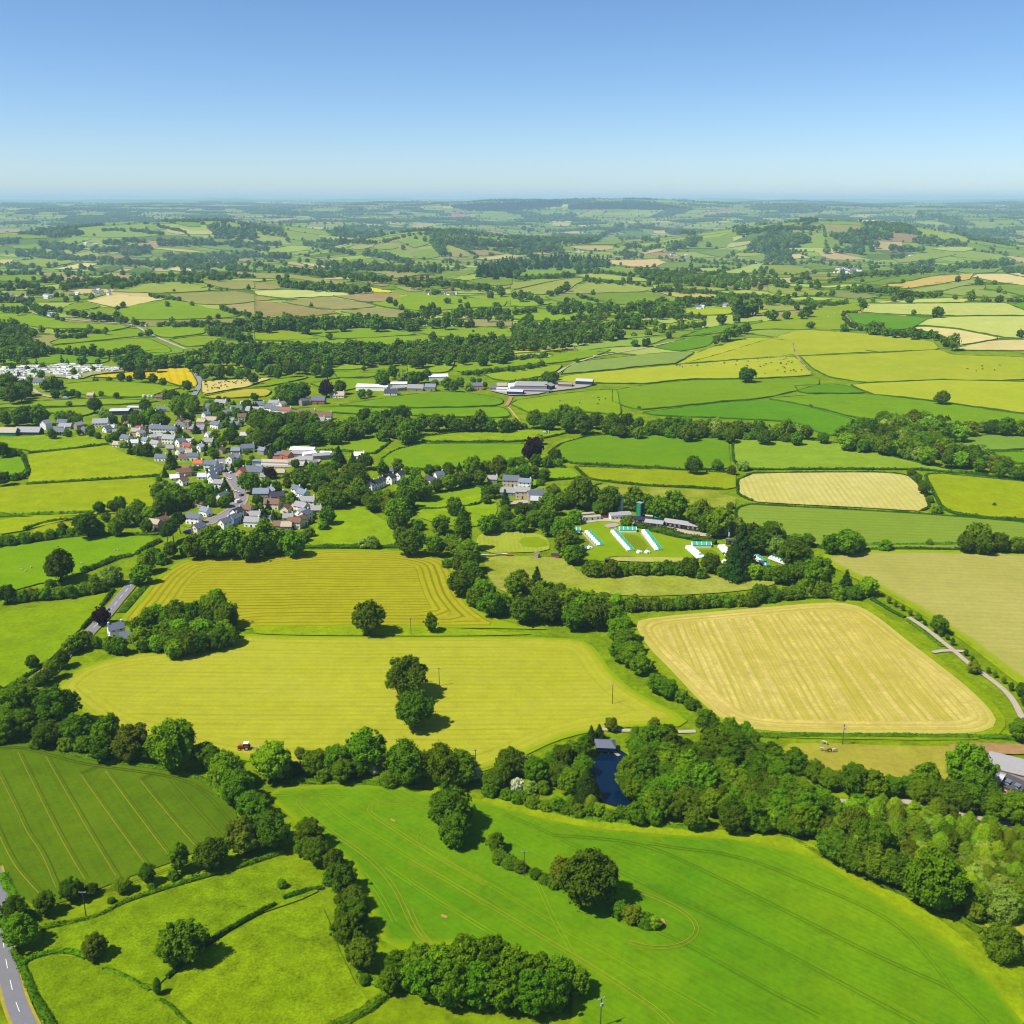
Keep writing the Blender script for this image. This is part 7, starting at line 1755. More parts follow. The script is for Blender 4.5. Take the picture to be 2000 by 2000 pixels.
def infill():
    spots = [o.location.xy.copy() for o in bpy.data.objects if o.type == 'EMPTY' and o.get('category') in ('house', 'barn') and o.location.length < 1500]
    polys = [nat('T5', [(880, 700), (1250, 680), (1700, 760), (1932, 640), (2050, 700), (2060, 1000), (1932, 1150), (1720, 1100), (1560, 1040), (1080, 860)]), nat('X2', [(0, 60), (620, 130), (640, 260), (1100, 420), (1150, 560), (620, 460), (260, 420), (240, 650), (380, 850), (120, 1000), (0, 800)]), nat('X2', [(620, 800), (1500, 800), (1480, 1120), (760, 1140), (560, 900)]), nat('T6', [(0, 520), (420, 480), (560, 640), (360, 760), (0, 760)])]
    nh = 0
    for _ in range(1500):
        P = polys[int(rng.integers(len(polys)))]
        q = rng.uniform(P.min(0), P.max(0))
        if not inpoly([q], P)[0]:
            continue
        g = unproj([q])[0]
        p = Vector((g[0], g[1]))
        dm = min((p - s_).length for s_ in spots)
        if dm > 13 and nh < 14:
            wl_ = random.choice(['white', 'white', 'cream', 'stone', 'white'])
            house('W', q[0] * .966, q[1] * .966, random.uniform(18, 24), random.choice([3.2, 4.6, 4.6]), random.choice([-10, -30, 60, 15]), wl_, random.choice(['slate', 'slate', 'grey', 'lightgrey']), area='tucked into the village gardens')
            spots.append(p)
            nh += 1
        elif 5.5 < dm < 13 and len(GARDEN) < 240:
            GARDEN.append((q[0], q[1] - 4, float(rng.uniform(6, 13)), random.choice(['bush', 'bush', 'round', 'light', 'oak', 'conif']), 'in the village gardens', None))
GARDEN = []
infill()
TREES.extend([list(t) for t in GARDEN])

def church():
    g, ppm, px = place('X1', 1650, 130, 5)
    r = empty('church', (g[0], g[1], g[2]), R(-12))
    st = wmat('stone')
    t = MB().box((0, 0, 5), (5, 5, 10.6)).box((0, 0, 10.4), (5.5, 5.5, .35))
    for i in range(4):
        for s in (-1, 1):
            t.box((-2.1 + 1.4 * i, s * 2.4, 10.95), (.75, .4, .8))
            if i in (1, 2):
                t.box((s * 2.4, -2.1 + 1.4 * i, 10.95), (.4, .75, .8))
    tw = t.build('tower', st, r)
    for z in (4.5, 8.3):
        MB().box((0, -2.53, z), (.9, .1, 1.6)).build('louvre', M_DARK, tw)
        MB().box((-2.53, 0, z), (.1, .9, 1.6)).build('louvre', M_DARK, tw)
    MB().prism([(-3.4, -.2), (3.4, -.2), (3.4, 4.6), (0, 8.0), (-3.4, 4.6)], 2.6, 17).build('nave', st, r)
    rr = MB()
    rr.prism([(-3.8, 4.3), (0, 8.05), (0, 8.25), (-3.8, 4.5)], 2.55, 17.4)
    rr.prism([(3.8, 4.5), (0, 8.25), (0, 8.05), (3.8, 4.3)], 2.55, 17.4)
    rr.build('roof', paint('church_slate', (166, 156, 168), rough=.8, var=.12), r)
    for i in range(4):
        MB().box((5 + 3.2 * i, -3.43, 2.6), (1.0, .1, 2.2)).build('window', M_GLASS, r)
    MB().prism([(-1.8, -.2), (1.8, -.2), (1.8, 2.6), (0, 4.4), (-1.8, 2.6)], -5.6, -3.38).build('porch', st, r, rot=(0, 0, math.pi / 2), loc=(8.2, 0, 0))
    tag(r, 'stone parish church with square battlemented tower among dark trees', 'church')
church()

# scattered far hamlets
def hamlet(tile, x, y, rx, ry, n, area):
    for _ in range(n):
        w = random.choice(['white', 'white', 'white', 'cream', 'stone'])
        ro = random.choice(['slate', 'slate', 'grey', 'brown', 'lightgrey'])
        house(tile, x + random.uniform(-rx, rx), y + random.uniform(-ry, ry), random.uniform(22, 38), 4.4, random.uniform(-40, 40), w, ro, area=area, chim=0, win=False, group='hamlet houses')
for a in (('T1', 110, 770, 110, 18, 22, 'in the left-edge hamlet'), ('T1', 330, 770, 60, 10, 8, 'in the left-edge hamlet'), ('T1', 770, 735, 55, 16, 9, 'in the small left hamlet'), ('T1', 600, 755, 60, 8, 5, 'in the small left hamlet'), ('T1', 690, 372, 50, 6, 5, 'on the far left slope'), ('T1', 1350, 440, 60, 8, 8, 'in the far left depot'), ('T1', 400, 910, 30, 5, 3, 'by the left lane'), ('T2', 1400, 748, 110, 10, 12, 'in the central hamlet'), ('T2', 1390, 570, 24, 4, 3, 'in the far centre'), ('T2', 130, 570, 14, 4, 2, 'in the far centre'), ('T2', 530, 265, 30, 4, 3, 'in the far centre'), ('T2', 1800, 275, 20, 4, 2, 'in the far centre'), ('T3', 480, 428, 60, 6, 6, 'in the right-centre hamlets'), ('T3', 1260, 465, 60, 14, 10, 'in the right-centre hamlets'), ('T3', 1610, 835, 26, 8, 3, 'by the dark wood'), ('T3', 1410, 850, 30, 5, 3, 'by the dark wood'), ('T3', 1090, 605, 40, 4, 3, 'in the valley wood'), ('T3', 1850, 515, 20, 3, 2, 'on the far right slope'), ('T4', 600, 580, 90, 18, 24, 'in the right village'), ('T4', 100, 520, 24, 6, 4, 'in the far right farms'), ('T4', 960, 425, 26, 4, 3, 'in the far right farms'), ('T4', 1060, 462, 24, 4, 3, 'in the far right farms'), ('T1', 290, 220, 60, 8, 6, 'in the hazy far left'), ('T1', 1570, 330, 50, 5, 4, 'on the far left slope'), ('T1', 1100, 988, 14, 2, 1, 'by the left lane')):
    hamlet(*a)

# ------------------------------------------------------------------ caravans
def caravans():
    w = MB()
    w.prism([(-1.5, .3), (1.5, .3), (1.5, 2.6), (0, 3.0), (-1.5, 2.6)], -4.2, 4.2)
    body = w.mesh('caravan_body', paint('caravan_white', (246, 246, 244), rough=.4, var=.05))
    rf = MB()
    rf.prism([(-1.65, 2.6), (0, 3.02), (0, 3.1), (-1.65, 2.7)], -4.3, 4.3)
    rf.prism([(1.65, 2.7), (0, 3.1), (0, 3.02), (1.65, 2.6)], -4.3, 4.3)
    roofs = [rf.mesh('caravan_roof', paint('caravan_roof_' + n, c, rough=.6, var=.06)) for n, c in (('white', (240, 240, 240)), ('grey', (190, 190, 194)), ('cream', (224, 216, 196)))]
    poly = nat('T5', [(0, 205), (140, 185), (330, 180), (480, 170), (700, 165), (780, 185), (880, 165), (960, 180), (1170, 195), (1160, 225), (950, 230), (880, 245), (780, 240), (760, 300), (600, 290), (480, 250), (330, 280), (200, 330), (100, 310), (0, 280)])
    n = 0
    for j, y in enumerate(np.arange(150, 340, 15.5)):
        for x in np.arange(-10, 1190, 40):
            q = nat('T5', [(x + random.uniform(-9, 9) + (j % 2) * 20, y + random.uniform(-4, 4))])
            if inpoly(q, poly)[0] and random.random() < .8:
                g = unproj(q)[0]
                r = empty('static_caravan', (g[0], g[1], g[2] + .3), R(random.choice([0, 0, -30, 60]) + random.uniform(-10, 10)))
                link('body', body, r)
                link('roof', random.choice(roofs), r)
                tag(r, 'white static caravan parked in the caravan site beside the yellow rapeseed', 'caravan', 'caravans in the holiday site')
                n += 1
caravans()

# ------------------------------------------------------------------ the camp
M_CANVAS = paint('tent_canvas', (248, 248, 250), rough=.9, var=.04)
M_TEAL = paint('tent_teal', (40, 172, 166), rough=.8, var=.08)
TENT_W = MB().prism([(-1.3, 0), (1.3, 0), (1.35, .8), (0, 2.0), (-1.35, .8)], -1.8, 1.8).mesh('tent_walls', M_CANVAS)
def _fly(a, b, m):
    return MB().prism([(-1.5, .72), (0, 2.02), (0, 2.09), (-1.5, .8)], a, b).prism([(1.5, .8), (0, 2.09), (0, 2.02), (1.5, .72)], a, b).mesh('tent_fly', m)
TENT_F, TENT_B, TENT_BW = _fly(.1, 1.9, M_CANVAS), _fly(-1.7, .08, M_TEAL), _fly(-1.7, .08, M_CANVAS)
def tent_row(tile, p, q, n, desc, teal=True):
    P = unproj(nat(tile, [p, q]))
    dv = P[1, :2] - P[0, :2]
    ang = math.atan2(dv[1], dv[0])
    for i in range(n):
        c = P[0, :2] + dv * i / (n - 1)
        z = float(hgt(*c)) + .28 + f_off(np.hypot(*c)) * .5
        # ridge across the row; the far slope carries the coloured fly sheet
        r = empty('ridge_tent', (c[0], c[1], z), ang + math.pi / 2)
        r.scale = (1.2, .76, 1.0)
        link('walls', TENT_W, r)
        back = teal if isinstance(teal, bool) else i in teal
        link('fly_sheet', TENT_F, r)
        link('fly_sheet', TENT_B if back else TENT_BW, r)
        tag(r, f'white ridge tent, {ordinal(i + 1)} from the top of {desc}', 'tent', 'tents in the camp rows')
tent_row('X3', (690, 1030), (470, 800), 8, 'the row by the big bushes')
tent_row('X3', (1260, 1130), (960, 790), 12, 'the row left of the main lawn')
tent_row('X3', (1790, 1120), (1540, 785), 12, 'the row right of the main lawn')
tent_row('X4', (500, 830), (340, 690), 8, 'the all-white row left of the small lawn', (1,))
tent_row('X4', (930, 810), (810, 680), 7, 'the all-white row right of the small lawn', False)
tent_row('X4', (1450, 940), (1300, 820), 7, 'the row below the big dark trees')
tent_row('X4', (1745, 910), (1540, 835), 6, 'the row beside the thatched hut')
def dome(tile, x, y, lab, cap=True):
    g, ppm, px = place(tile, x, y, .9)
    V, F = [], []
    n = 12
    for k, (r_, z) in enumerate(((1.9, 0), (1.85, .7), (1.15, 1.5), (.25, 2.15))):
        for i in range(n):
            V.append((r_ * math.cos(2 * math.pi * i / n), r_ * math.sin(2 * math.pi * i / n), z))
    for k in range(3):
        for i in range(n):
            F.append((k * n + i, k * n + (i + 1) % n, (k + 1) * n + (i + 1) % n, (k + 1) * n + i))
    F.append(tuple(3 * n + i for i in range(n)))
    r = empty('bell_tent', (g[0], g[1], g[2] + .45), 0)
    MB().add(V, F).build('canvas', M_CANVAS, r)
    MB().box((0, -1.62, .62), (.9, .3, 1.1), rx=-.25).build('doorway', M_DARK, r)
    if cap:
        MB().cyl((0, 0, 1.75), (0, 0, 2.3), .95, .2, 10).build('cap', M_TEAL, r)
    tag(r, lab, 'tent')
dome('X3', 375, 1060, 'leftmost white bell tent beside the big bushes')
dome('X3', 505, 1055, 'white bell tent at the foot of the leftmost tent row')
dome('X3', 1435, 1140, 'left bell tent of the two closing the main lawn')
dome('X3', 1590, 1140, 'right bell tent of the two closing the main lawn')
dome('X4', 855, 872, 'plain white bell tent below the small lawn', False)
dome('X4', 565, 868, 'plain white bell tent half hidden by the dark tree', False)
def marquee(tile, x, y, Lz, bays, lab):
    g, ppm, px = place(tile, x, y, 1.5)
    L = Lz / TILES[tile][2] / ppm
    r = empty('marquee', (g[0], g[1], g[2] + .35), R(-2))
    MB().prism([(-2.2, 0), (2.2, 0), (2.2, 1.9), (0, 3.2), (-2.2, 1.9)], -L / 2, L / 2).build('walls', M_CANVAS, r)
    bw = L / bays
    for i in range(bays):
        x0 = -L / 2 + i * bw
        p = MB()
        p.prism([(-2.45, 1.8), (0, 3.25), (0, 3.35), (-2.45, 1.9)], x0 + .15, x0 + bw - .15)
        p.prism([(2.45, 1.9), (0, 3.35), (0, 3.25), (2.45, 1.8)], x0 + .15, x0 + bw - .15)
        p.build('roof_panel', M_TEAL, r)
    e = MB()
    e.prism([(-2.42, 1.79), (0, 3.21), (0, 3.28), (-2.42, 1.86)], -L / 2 - .2, L / 2 + .2)
    e.prism([(2.42, 1.86), (0, 3.28), (0, 3.21), (2.42, 1.79)], -L / 2 - .2, L / 2 + .2)
    e.build('roof', M_CANVAS, r)
    tag(r, lab, 'marquee')
marquee('X3', 1215, 720, 325, 4, 'white marquee with four teal roof panels above the main lawn')
marquee('X3', 245, 730, 140, 2, 'short white marquee with teal roof by the left bushes')
marquee('X4', 515, 625, 275, 4, 'white marquee with teal roof panels by the tall hedge end')
def tower(tile, x, y, w, h, m, lab, plat):
    g, ppm, px = place(tile, x, y, h * .5)
    r = empty('climbing_tower', (g[0], g[1], g[2]), R(-38))
    MB().box((0, 0, h * .5), (w, w, h)).box((w * .36, -w * .52, h * .5), (w * .2, .1, h * .96)).build('tower_body', m, r)
    MB().box((.3, 0, h * .45), (w, w * 1.01, h * .8)).build('dark_face', wmat('darkblue'), r, loc=(w * .09, .03, 0), scale=(.85, .97, 1)) if not plat else None
    if plat:
        p = MB()
        for sx in (-1, 1):
            for sy in (-1, 1):
                p.box((sx * w * .45, sy * w * .45, h + .9), (.18, .18, 1.9))
        p.build('posts', wmat('timber'), r)
        MB().box((0, 0, h + 1.95), (w * 1.35, w * 1.35, .18)).build('canopy', rmat('grey'), r)
    else:
        MB().box((0, 0, h + .06), (w * 1.1, w * 1.1, .16)).build('cap', rmat('grey'), r)
    for i in range(14):
        MB().box((-w * .35 + (i * .37 % .7) * w, -w * .5 - .05, .8 + i * h / 15.5), (.16, .14, .12)).build('hold', M_DARK if plat else wmat('cream'), r)
    tag(r, lab, 'tower')
tower('X3', 1080, 255, 2.6, 8.6, wmat('grey') if 0 else paint('tower_pale', (240, 238, 236), var=.12), 'pale climbing tower with roofed platform behind the white hut', True)
tower('X3', 1440, 340, 3.3, 9.6, paint('tower_teal', (0, 140, 128), var=.1), 'tall teal climbing tower beside the black huts', False)
C_ = 'in the camp'
house('X3', 535, 500, 330, 2.8, 14, 'white', 'tan', W=.3, rh=.4, kind='hut', chim=0, label='long white cabin with pale roof left of the camp', bays=3)
house('X3', 440, 440, 260, 2.6, 14, 'cream', 'tan', W=.3, rh=.4, kind='hut', chim=0, win=False, label='second pale cabin behind the long white cabin')
house('X3', 1060, 455, 400, 3.2, 12, 'white', 'grey', W=7.5, rh=.9, kind='hut', chim=0, label='white hut with grey roof below the pale climbing tower', bays=5)
house('X3', 1470, 550, 290, 2.8, -22, 'black', 'navy', W=5, rh=1.4, kind='hut', chim=0, label='black hut with navy roof below the teal tower', bays=5)
house('X3', 1720, 610, 340, 2.8, -22, 'black', 'grey', W=5.5, rh=1.4, kind='hut', chim=0, label='black hut with grey roof behind the tall hedge', bays=5)
house('X4', 250, 340, 540, 3.0, -27, 'black', 'grey', W=6, rh=1.6, kind='hut', chim=0, label='longest black hut with grey roof and white windows', bays=8)
house('X3', 1830, 520, 200, 2.6, -20, 'teal', 'teal', W=.5, rh=.8, kind='hut', chim=0, win=False, label='low teal-roofed shelter behind the black huts')
house('X3', 1620, 490, 140, 2.4, -15, 'teal', 'tan', W=.5, rh=.5, kind='shed', chim=0, win=False, label='green shed with tan roof beside the teal tower')
house('X4', 930, 585, 110, 2.5, -8, 'black', 'dark', W=.6, rh=.5, kind='hut', chim=0, label='small black cabin by the camp gate', bays=3)
house('X4', 1450, 670, 120, 2.4, 50, 'timber', 'tan', W=.9, kind='hut', chim=0, win=False, label='wooden hut with thatch-coloured roof among the camp trees')
house('U4', 908, 508, 55, 2.6, 70, 'stone', 'tan', W=.9, kind='shed', chim=0, win=False, label='small grey shed on the edge of the mown meadow')
house('U4', 1085, 508, 75, 2.0, -5, 'brick', 'dark', W=.6, rh=.4, kind='shed', chim=0, win=False, label='low brown shed beside the camp bushes')
house('U5', 335, 600, 40, 2.0, 0, 'black', 'dark', W=.6, rh=.4, kind='shed', chim=0, win=False, label='small dark shed below the tent lawn')
def flag():
    g, ppm, px = place('X4', 905, 480, 3)
    r = empty('flagpole', (g[0], g[1], g[2]))
    MB().cyl((0, 0, 0), (0, 0, 8.5), .07, .04, 6).build('pole', paint('white_pole', (240, 240, 240)), r)
    MB().box((.45, 0, 3.4), (.9, .05, 2.6)).build('banner', M_CANVAS, r)
    tag(r, 'white flagpole with long white banner by the small black cabin', 'flagpole')
flag()
for (x, y), c, nm in (((370, 512), (240, 240, 236), 'white'), ((420, 512), (236, 236, 230), 'pale'), ((482, 514), (236, 214, 110), 'yellow'), ((535, 505), (206, 200, 190), 'grey'), ((600, 502), (248, 248, 246), 'bright white'), ((652, 512), (224, 96, 50), 'red')):
    g = unproj(nat('U4', [(x, y)]))[0]
    V, F = [], []
    for i in range(9):
        t = -1 + i / 4
        w_ = .42 * (1 - abs(t) ** 2.2) + .02
        for a, b in ((-1, .32), (-.6, .05), (.6, .05), (1, .32)):
            V.append((t * 2.2, a * w_, b + .12 * abs(t) ** 3))
    for i in range(8):
        for k in range(3):
            a = i * 4 + k
            F.append((a, a + 1, a + 5, a + 4))
        F.append((i * 4, i * 4 + 4, i * 4 + 7, i * 4 + 3))
    o = MB().add(V, F).build('canoe', paint('canoe_' + nm, c, rough=.4), loc=(g[0], g[1], g[2] + .35), rot=(0, 0, R(random.uniform(-12, 12))), scale=(1.3, 1.6, 1.6))
    tag(o, f'{nm} canoe lying on the edge of the mown meadow', 'canoe', 'canoes by the meadow')

# ------------------------------------------------------------------ boathouse
def boathouse():
    g, ppm, px = place('V1', 1165, 425, 1.6)
    r = empty('boathouse', (g[0], g[1], g[2] + .3), R(-4))
    tm = paint('boathouse_timber', (150, 150, 150), rough=.9, var=.25)
    MB().box((0, 1.6, 2.0), (6.4, 2.6, 1.9)).build('wall', tm, r)
    MB().box((0, .2, 1.0), (7.2, 5.4, .16)).build('deck', tm, r)
    for x in (-3.4, -1.2, 1.2, 3.4):
        MB().box((x, -2.4, 1.4), (.16, .16, 3.1)).build('post', tm, r)
    rl = MB().box((0, -2.46, 1.95), (7.0, .07, .09)).box((0, -2.46, 1.5), (7.0, .07, .07))
    rl.build('rail', tm, r)
    V = [(-4, -3.2, 2.9), (4, -3.2, 2.9), (4, 3.4, 2.9), (-4, 3.4, 2.9), (-2.2, .1, 4.3), (2.2, .1, 4.3)]
    MB().add(V, [(0, 1, 5, 4), (2, 3, 4, 5), (1, 2, 5), (3, 0, 4), (3, 2, 1, 0)]).build('roof', rmat('slate'), r)
    MB().box((0, .32, 1.9), (4.4, .06, 1.0)).build('window', M_GLASS, r)
    tag(r, 'timber boathouse with slate roof on posts over the pond', 'boathouse')
    g, ppm, px = place('V1', 1245, 470, .3)
    j = empty('jetty', (g[0], g[1], g[2] + .5), R(-60))
    for i in range(10):
        MB().box((-2.2 + i * .48, 0, .1), (.42, 1.5, .08)).build('plank', paint('pale_planks', (206, 186, 162), rough=.95, var=.15), j)
    for x in (-2, 0, 2):
        MB().box((x, -.6, -.3), (.14, .14, .7)).build('post', M_BARK, j)
    tag(j, 'pale plank jetty beside the boathouse', 'jetty')
boathouse()

# ------------------------------------------------------------------ poles
POLE = MB().cyl((0, 0, -.4), (0, 0, 9.2), .16, .11, 8).mesh('pole', paint('pole_wood', (108, 88, 70), rough=1, var=.2))
ARM = MB().box((0, 0, 8.9), (2.1, .14, .16)).box((0, .09, 8.6), (1.1, .05, .08), ry=.0).mesh('cross_arm', paint('grey_steel', (196, 196, 196), rough=.6))
INS = MB().cyl((0, 0, 8.96), (0, 0, 9.3), .07, .05, 6).cyl((0, 0, 9.06), (0, 0, 9.12), .12, .12, 8).mesh('insulator', paint('porcelain', (236, 232, 226), rough=.3))
def pole(tile, x, ytop, lab, rz=0, transf=False):
    P = nat(tile, [(x, ytop)])
    g = unproj(P)[0]
    for _ in range(3):
        dep = math.atan2(CAM_H - g[2], math.hypot(g[0], g[1]))
        g = unproj(P + [[0, 9.1 * FPX / depth_of(g) * math.cos(dep)]])[0]
    r = empty('utility_pole', (g[0], g[1], g[2]), R(rz))
    link('pole', POLE, r)
    link('cross_arm', ARM, r)
    for sx in (-.9, 0, .9):
        link('insulator', INS, r, (sx, 0, 0))
    if transf:
        MB().box((0, -.35, 7.4), (.7, .5, .9)).build('transformer', paint('grey_steel', (196, 196, 196)), r)
    tag(r, lab, 'utility pole', 'power line poles')
pole('V5', 720, 535, 'utility pole above the bushes of the wheat island', 10)
pole('V5', 1200, 1470, 'utility pole at the bottom right of the feathery copse', 30, True)
pole('U8', 1770, 213, 'utility pole right of the oak pair in the hay')
pole('V1', 1220, -45, 'utility pole above the pond in the hay field')
pole('V1', 190, 447, 'utility pole at the hedge beside the white-flowering bush')
pole('U3', 1557, 878, 'utility pole between the two strip trees')
pole('U6', 560, 1605, 'utility pole with transformer at the foot of the stubble', 0, True)
pole('V3', 652, 555, 'utility pole among the trees below the barley')

# ------------------------------------------------------------------ vehicles
TYRE = MB().cyl((0, -.14, 0), (0, .14, 0), .33, .33, 14).mesh('wheel', paint('tyre_rubber', (30, 30, 32), rough=.9))
HUB = MB().cyl((0, -.15, 0), (0, .15, 0), .19, .19, 10).mesh('hub', paint('hub_metal', (190, 190, 192), rough=.4, metal=.5))
def car(tile, x, y, rz, colname, rgb, lab, van=False):
    g, ppm, px = place(tile, x, y, .7)
    r = empty('van' if van else 'car', (g[0], g[1], g[2] + f_off(np.hypot(g[0], g[1])) + .12), R(rz))
    pm = paint('car_' + colname, rgb, rough=.3, spec=.5, var=.03)
    if van:
        MB().prism([(-2.6, .35), (2.5, .35), (2.6, 1.0), (2.0, 1.35), (1.5, 2.2), (-2.6, 2.3)], -.98, .98).build('body', pm, r, rot=(0, 0, -math.pi / 2))
        MB().prism([(1.63, 1.4), (1.98, 1.4), (1.55, 2.08)], -.86, .86).build('windscreen', M_GLASS, r, rot=(0, 0, -math.pi / 2), loc=(.06, 0, .03))
    else:
        MB().prism([(-2.05, .3), (2.05, .3), (2.1, .7), (1.2, .9), (-1.9, .95), (-2.1, .8)], -.85, .85).build('body', pm, r, rot=(0, 0, -math.pi / 2))
        MB().prism([(-1.8, .93), (1.1, .9), (.45, 1.42), (-1.2, 1.45)], -.74, .74).build('cabin_glass', M_GLASS, r, rot=(0, 0, -math.pi / 2))
        MB().prism([(-1.22, 1.44), (.46, 1.41), (.4, 1.49), (-1.15, 1.5)], -.75, .75).build('roof', pm, r, rot=(0, 0, -math.pi / 2))
    for sx in (-1.3, 1.35):
        for sy in (-.84, .84):
            w = link('wheel', TYRE, r, (sx, sy, .33))
            link('hub', HUB, w)
    tag(r, lab, 'van' if van else 'car')
    return r
car('X2', 455, 835, 60, 'white', (244, 244, 242), 'white lorry-like van on the main street bend', True)
car('X2', 360, 440, 55, 'white', (244, 244, 242), 'white car higher up the main street')
car('X2', 340, 520, -40, 'white', (244, 244, 242), 'white car parked beside the terrace on the street')
car('X2', 495, 745, 70, 'darkcar', (50, 56, 70), 'dark car behind the white van on the street')
car('X2', 220, 335, 20, 'white', (244, 244, 242), 'white van at the top of the main street', True)
car('X2', 820, 1035, 10, 'bluecar', (40, 80, 130), 'blue car parked in the new close')
car('X2', 515, 1090, 10, 'redcar', (200, 30, 40), 'red car beside the white and blue new houses')
car('X2', 425, 705, 5, 'white', (244, 244, 242), 'white car in the layby left of the street')
car('X4', 70, 405, -10, 'greencar', (30, 160, 40), 'bright green car beside the long black hut')
car('X3', 790, 480, 20, 'redcar', (200, 30, 40), 'red car beside the white camp hut')
car('T5', 1360, 460, 80, 'white', (244, 244, 242), 'leftmost white van in the yard above the village', True)
car('T5', 1405, 462, 80, 'white', (244, 244, 242), 'middle white van in the yard above the village', True)
car('T5', 1440, 464, 80, 'white', (244, 244, 242), 'rightmost white van in the yard above the village', True)
car('T5', 625, 478, 10, 'white', (244, 244, 242), 'white van on the lane below the caravan park', True)
car('T7', 1755, 85, 15, 'white', (244, 244, 242), 'white van on the winding lane beyond the big farm', True)
car('T7', 1330, 402, 10, 'bluecar', (40, 80, 130), 'blue vehicle in the big farm yard')

def tractor():
    g, ppm, px = place('U8', 300, 808, 1.3)
    r = empty('tractor', (g[0], g[1], g[2] + .3), R(182))
    red = paint('tractor_red', (206, 52, 66), rough=.4, spec=.4, var=.05)
    MB().prism([(.2, .9), (2.5, .9), (2.55, 1.5), (2.3, 1.75), (.2, 1.85)], -.45, .45).build('bonnet', red, r, rot=(0, 0, -math.pi / 2))
    MB().box((-.9, 0, .95), (2.4, .9, .5)).build('chassis', paint('black_metal', (36, 34, 36), rough=.6), r)
    MB().prism([(-1.7, 1.3), (.15, 1.3), (.3, 2.0), (0, 2.75), (-1.6, 2.75)], -.75, .75).build('cab_glass', M_GLASS, r, rot=(0, 0, -math.pi / 2))
    MB().box((-.8, 0, 2.84), (1.9, 1.75, .2)).build('cab_roof', paint('cab_white', (248, 244, 244), var=.03), r)
    for s in (-1, 1):
        f = MB()
        for k in range(6):
            a = .3 + k * .5
            f.box((-1.1 + math.cos(a) * 1.02, s * 1.0, .9 + math.sin(a) * 1.02), (.58, .55, .07), ry=-(a - math.pi / 2))
        f.build('mudguard', red, r)
        for nm, x, rad, w in (('wheel', -1.1, .92, .5), ('wheel', 1.7, .62, .4)):
            t = MB().cyl((x, s * 1.0 - w / 2, rad), (x, s * 1.0 + w / 2, rad), rad, rad, 18).build(nm, paint('tyre_rubber', (30, 30, 32)), r)
            MB().cyl((x, s * 1.0 - w / 2 - .02, rad), (x, s * 1.0 + w / 2 + .02, rad), rad * .55, rad * .55, 12).build('rim', paint('rim_cream', (226, 214, 200)), t)
    MB().cyl((1.2, .3, 1.8), (1.2, .3, 2.7), .06, .06, 6).build('exhaust', paint('black_metal', (36, 34, 36)), r)
    tag(r, 'red tractor with white cab roof at the lower edge of the hay', 'tractor')
    g, ppm, px = place('U8', 395, 815, .7)
    m = empty('hay_rake', (g[0], g[1], g[2] + .3), R(182))
    cr = paint('rake_cream', (232, 222, 170), rough=.6)
    MB().box((1.6, 0, .8), (4.2, .14, .14)).box((0, 0, .95), (2.4, .12, .12)).build('drawbar', cr, m)
    for cx in (-1.0, .9):
        for k in range(8):
            a = k * math.pi / 4
            MB().box((cx + math.cos(a) * .55, math.sin(a) * .9, .7), (1.1, .08, .06), rz=math.atan2(math.sin(a) * .9, math.cos(a) * .55)).build('rake_arm', cr, m)
    for s in (-.9, .9):
        MB().cyl((-.9, s - .1, .35), (-.9, s + .1, .35), .35, .35, 12).build('wheel', paint('tyre_rubber', (30, 30, 32)), m)
    tag(m, 'cream hay rake hitched behind the red tractor', 'hay rake')
tractor()

# ------------------------------------------------------------------ animals: one continuous skinned body each
def skin_mesh(name, verts, edges, rads, mat, root=0, levels=1):
    me = bpy.data.meshes.new(name + '_bones')
    me.from_pydata(verts, edges, [])
    o = bpy.data.objects.new(name + '_bones', me)
    COL.objects.link(o)
    o.modifiers.new('skin', 'SKIN')
    for i, sv in enumerate(me.skin_vertices[0].data):
        sv.radius = rads[i] if isinstance(rads[i], tuple) else (rads[i], rads[i])
        sv.use_root = i == root
    ss = o.modifiers.new('sub', 'SUBSURF')
    ss.levels = levels
    ss.render_levels = levels
    dg = bpy.context.evaluated_depsgraph_get()
    dg.update()
    m2 = bpy.data.meshes.new_from_object(o.evaluated_get(dg))
    m2.name = name
    m2.materials.clear()
    m2.materials.append(mat)
    for p in m2.polygons:
        p.use_smooth = True
    bpy.data.objects.remove(o)
    bpy.data.meshes.remove(me)
    return m2

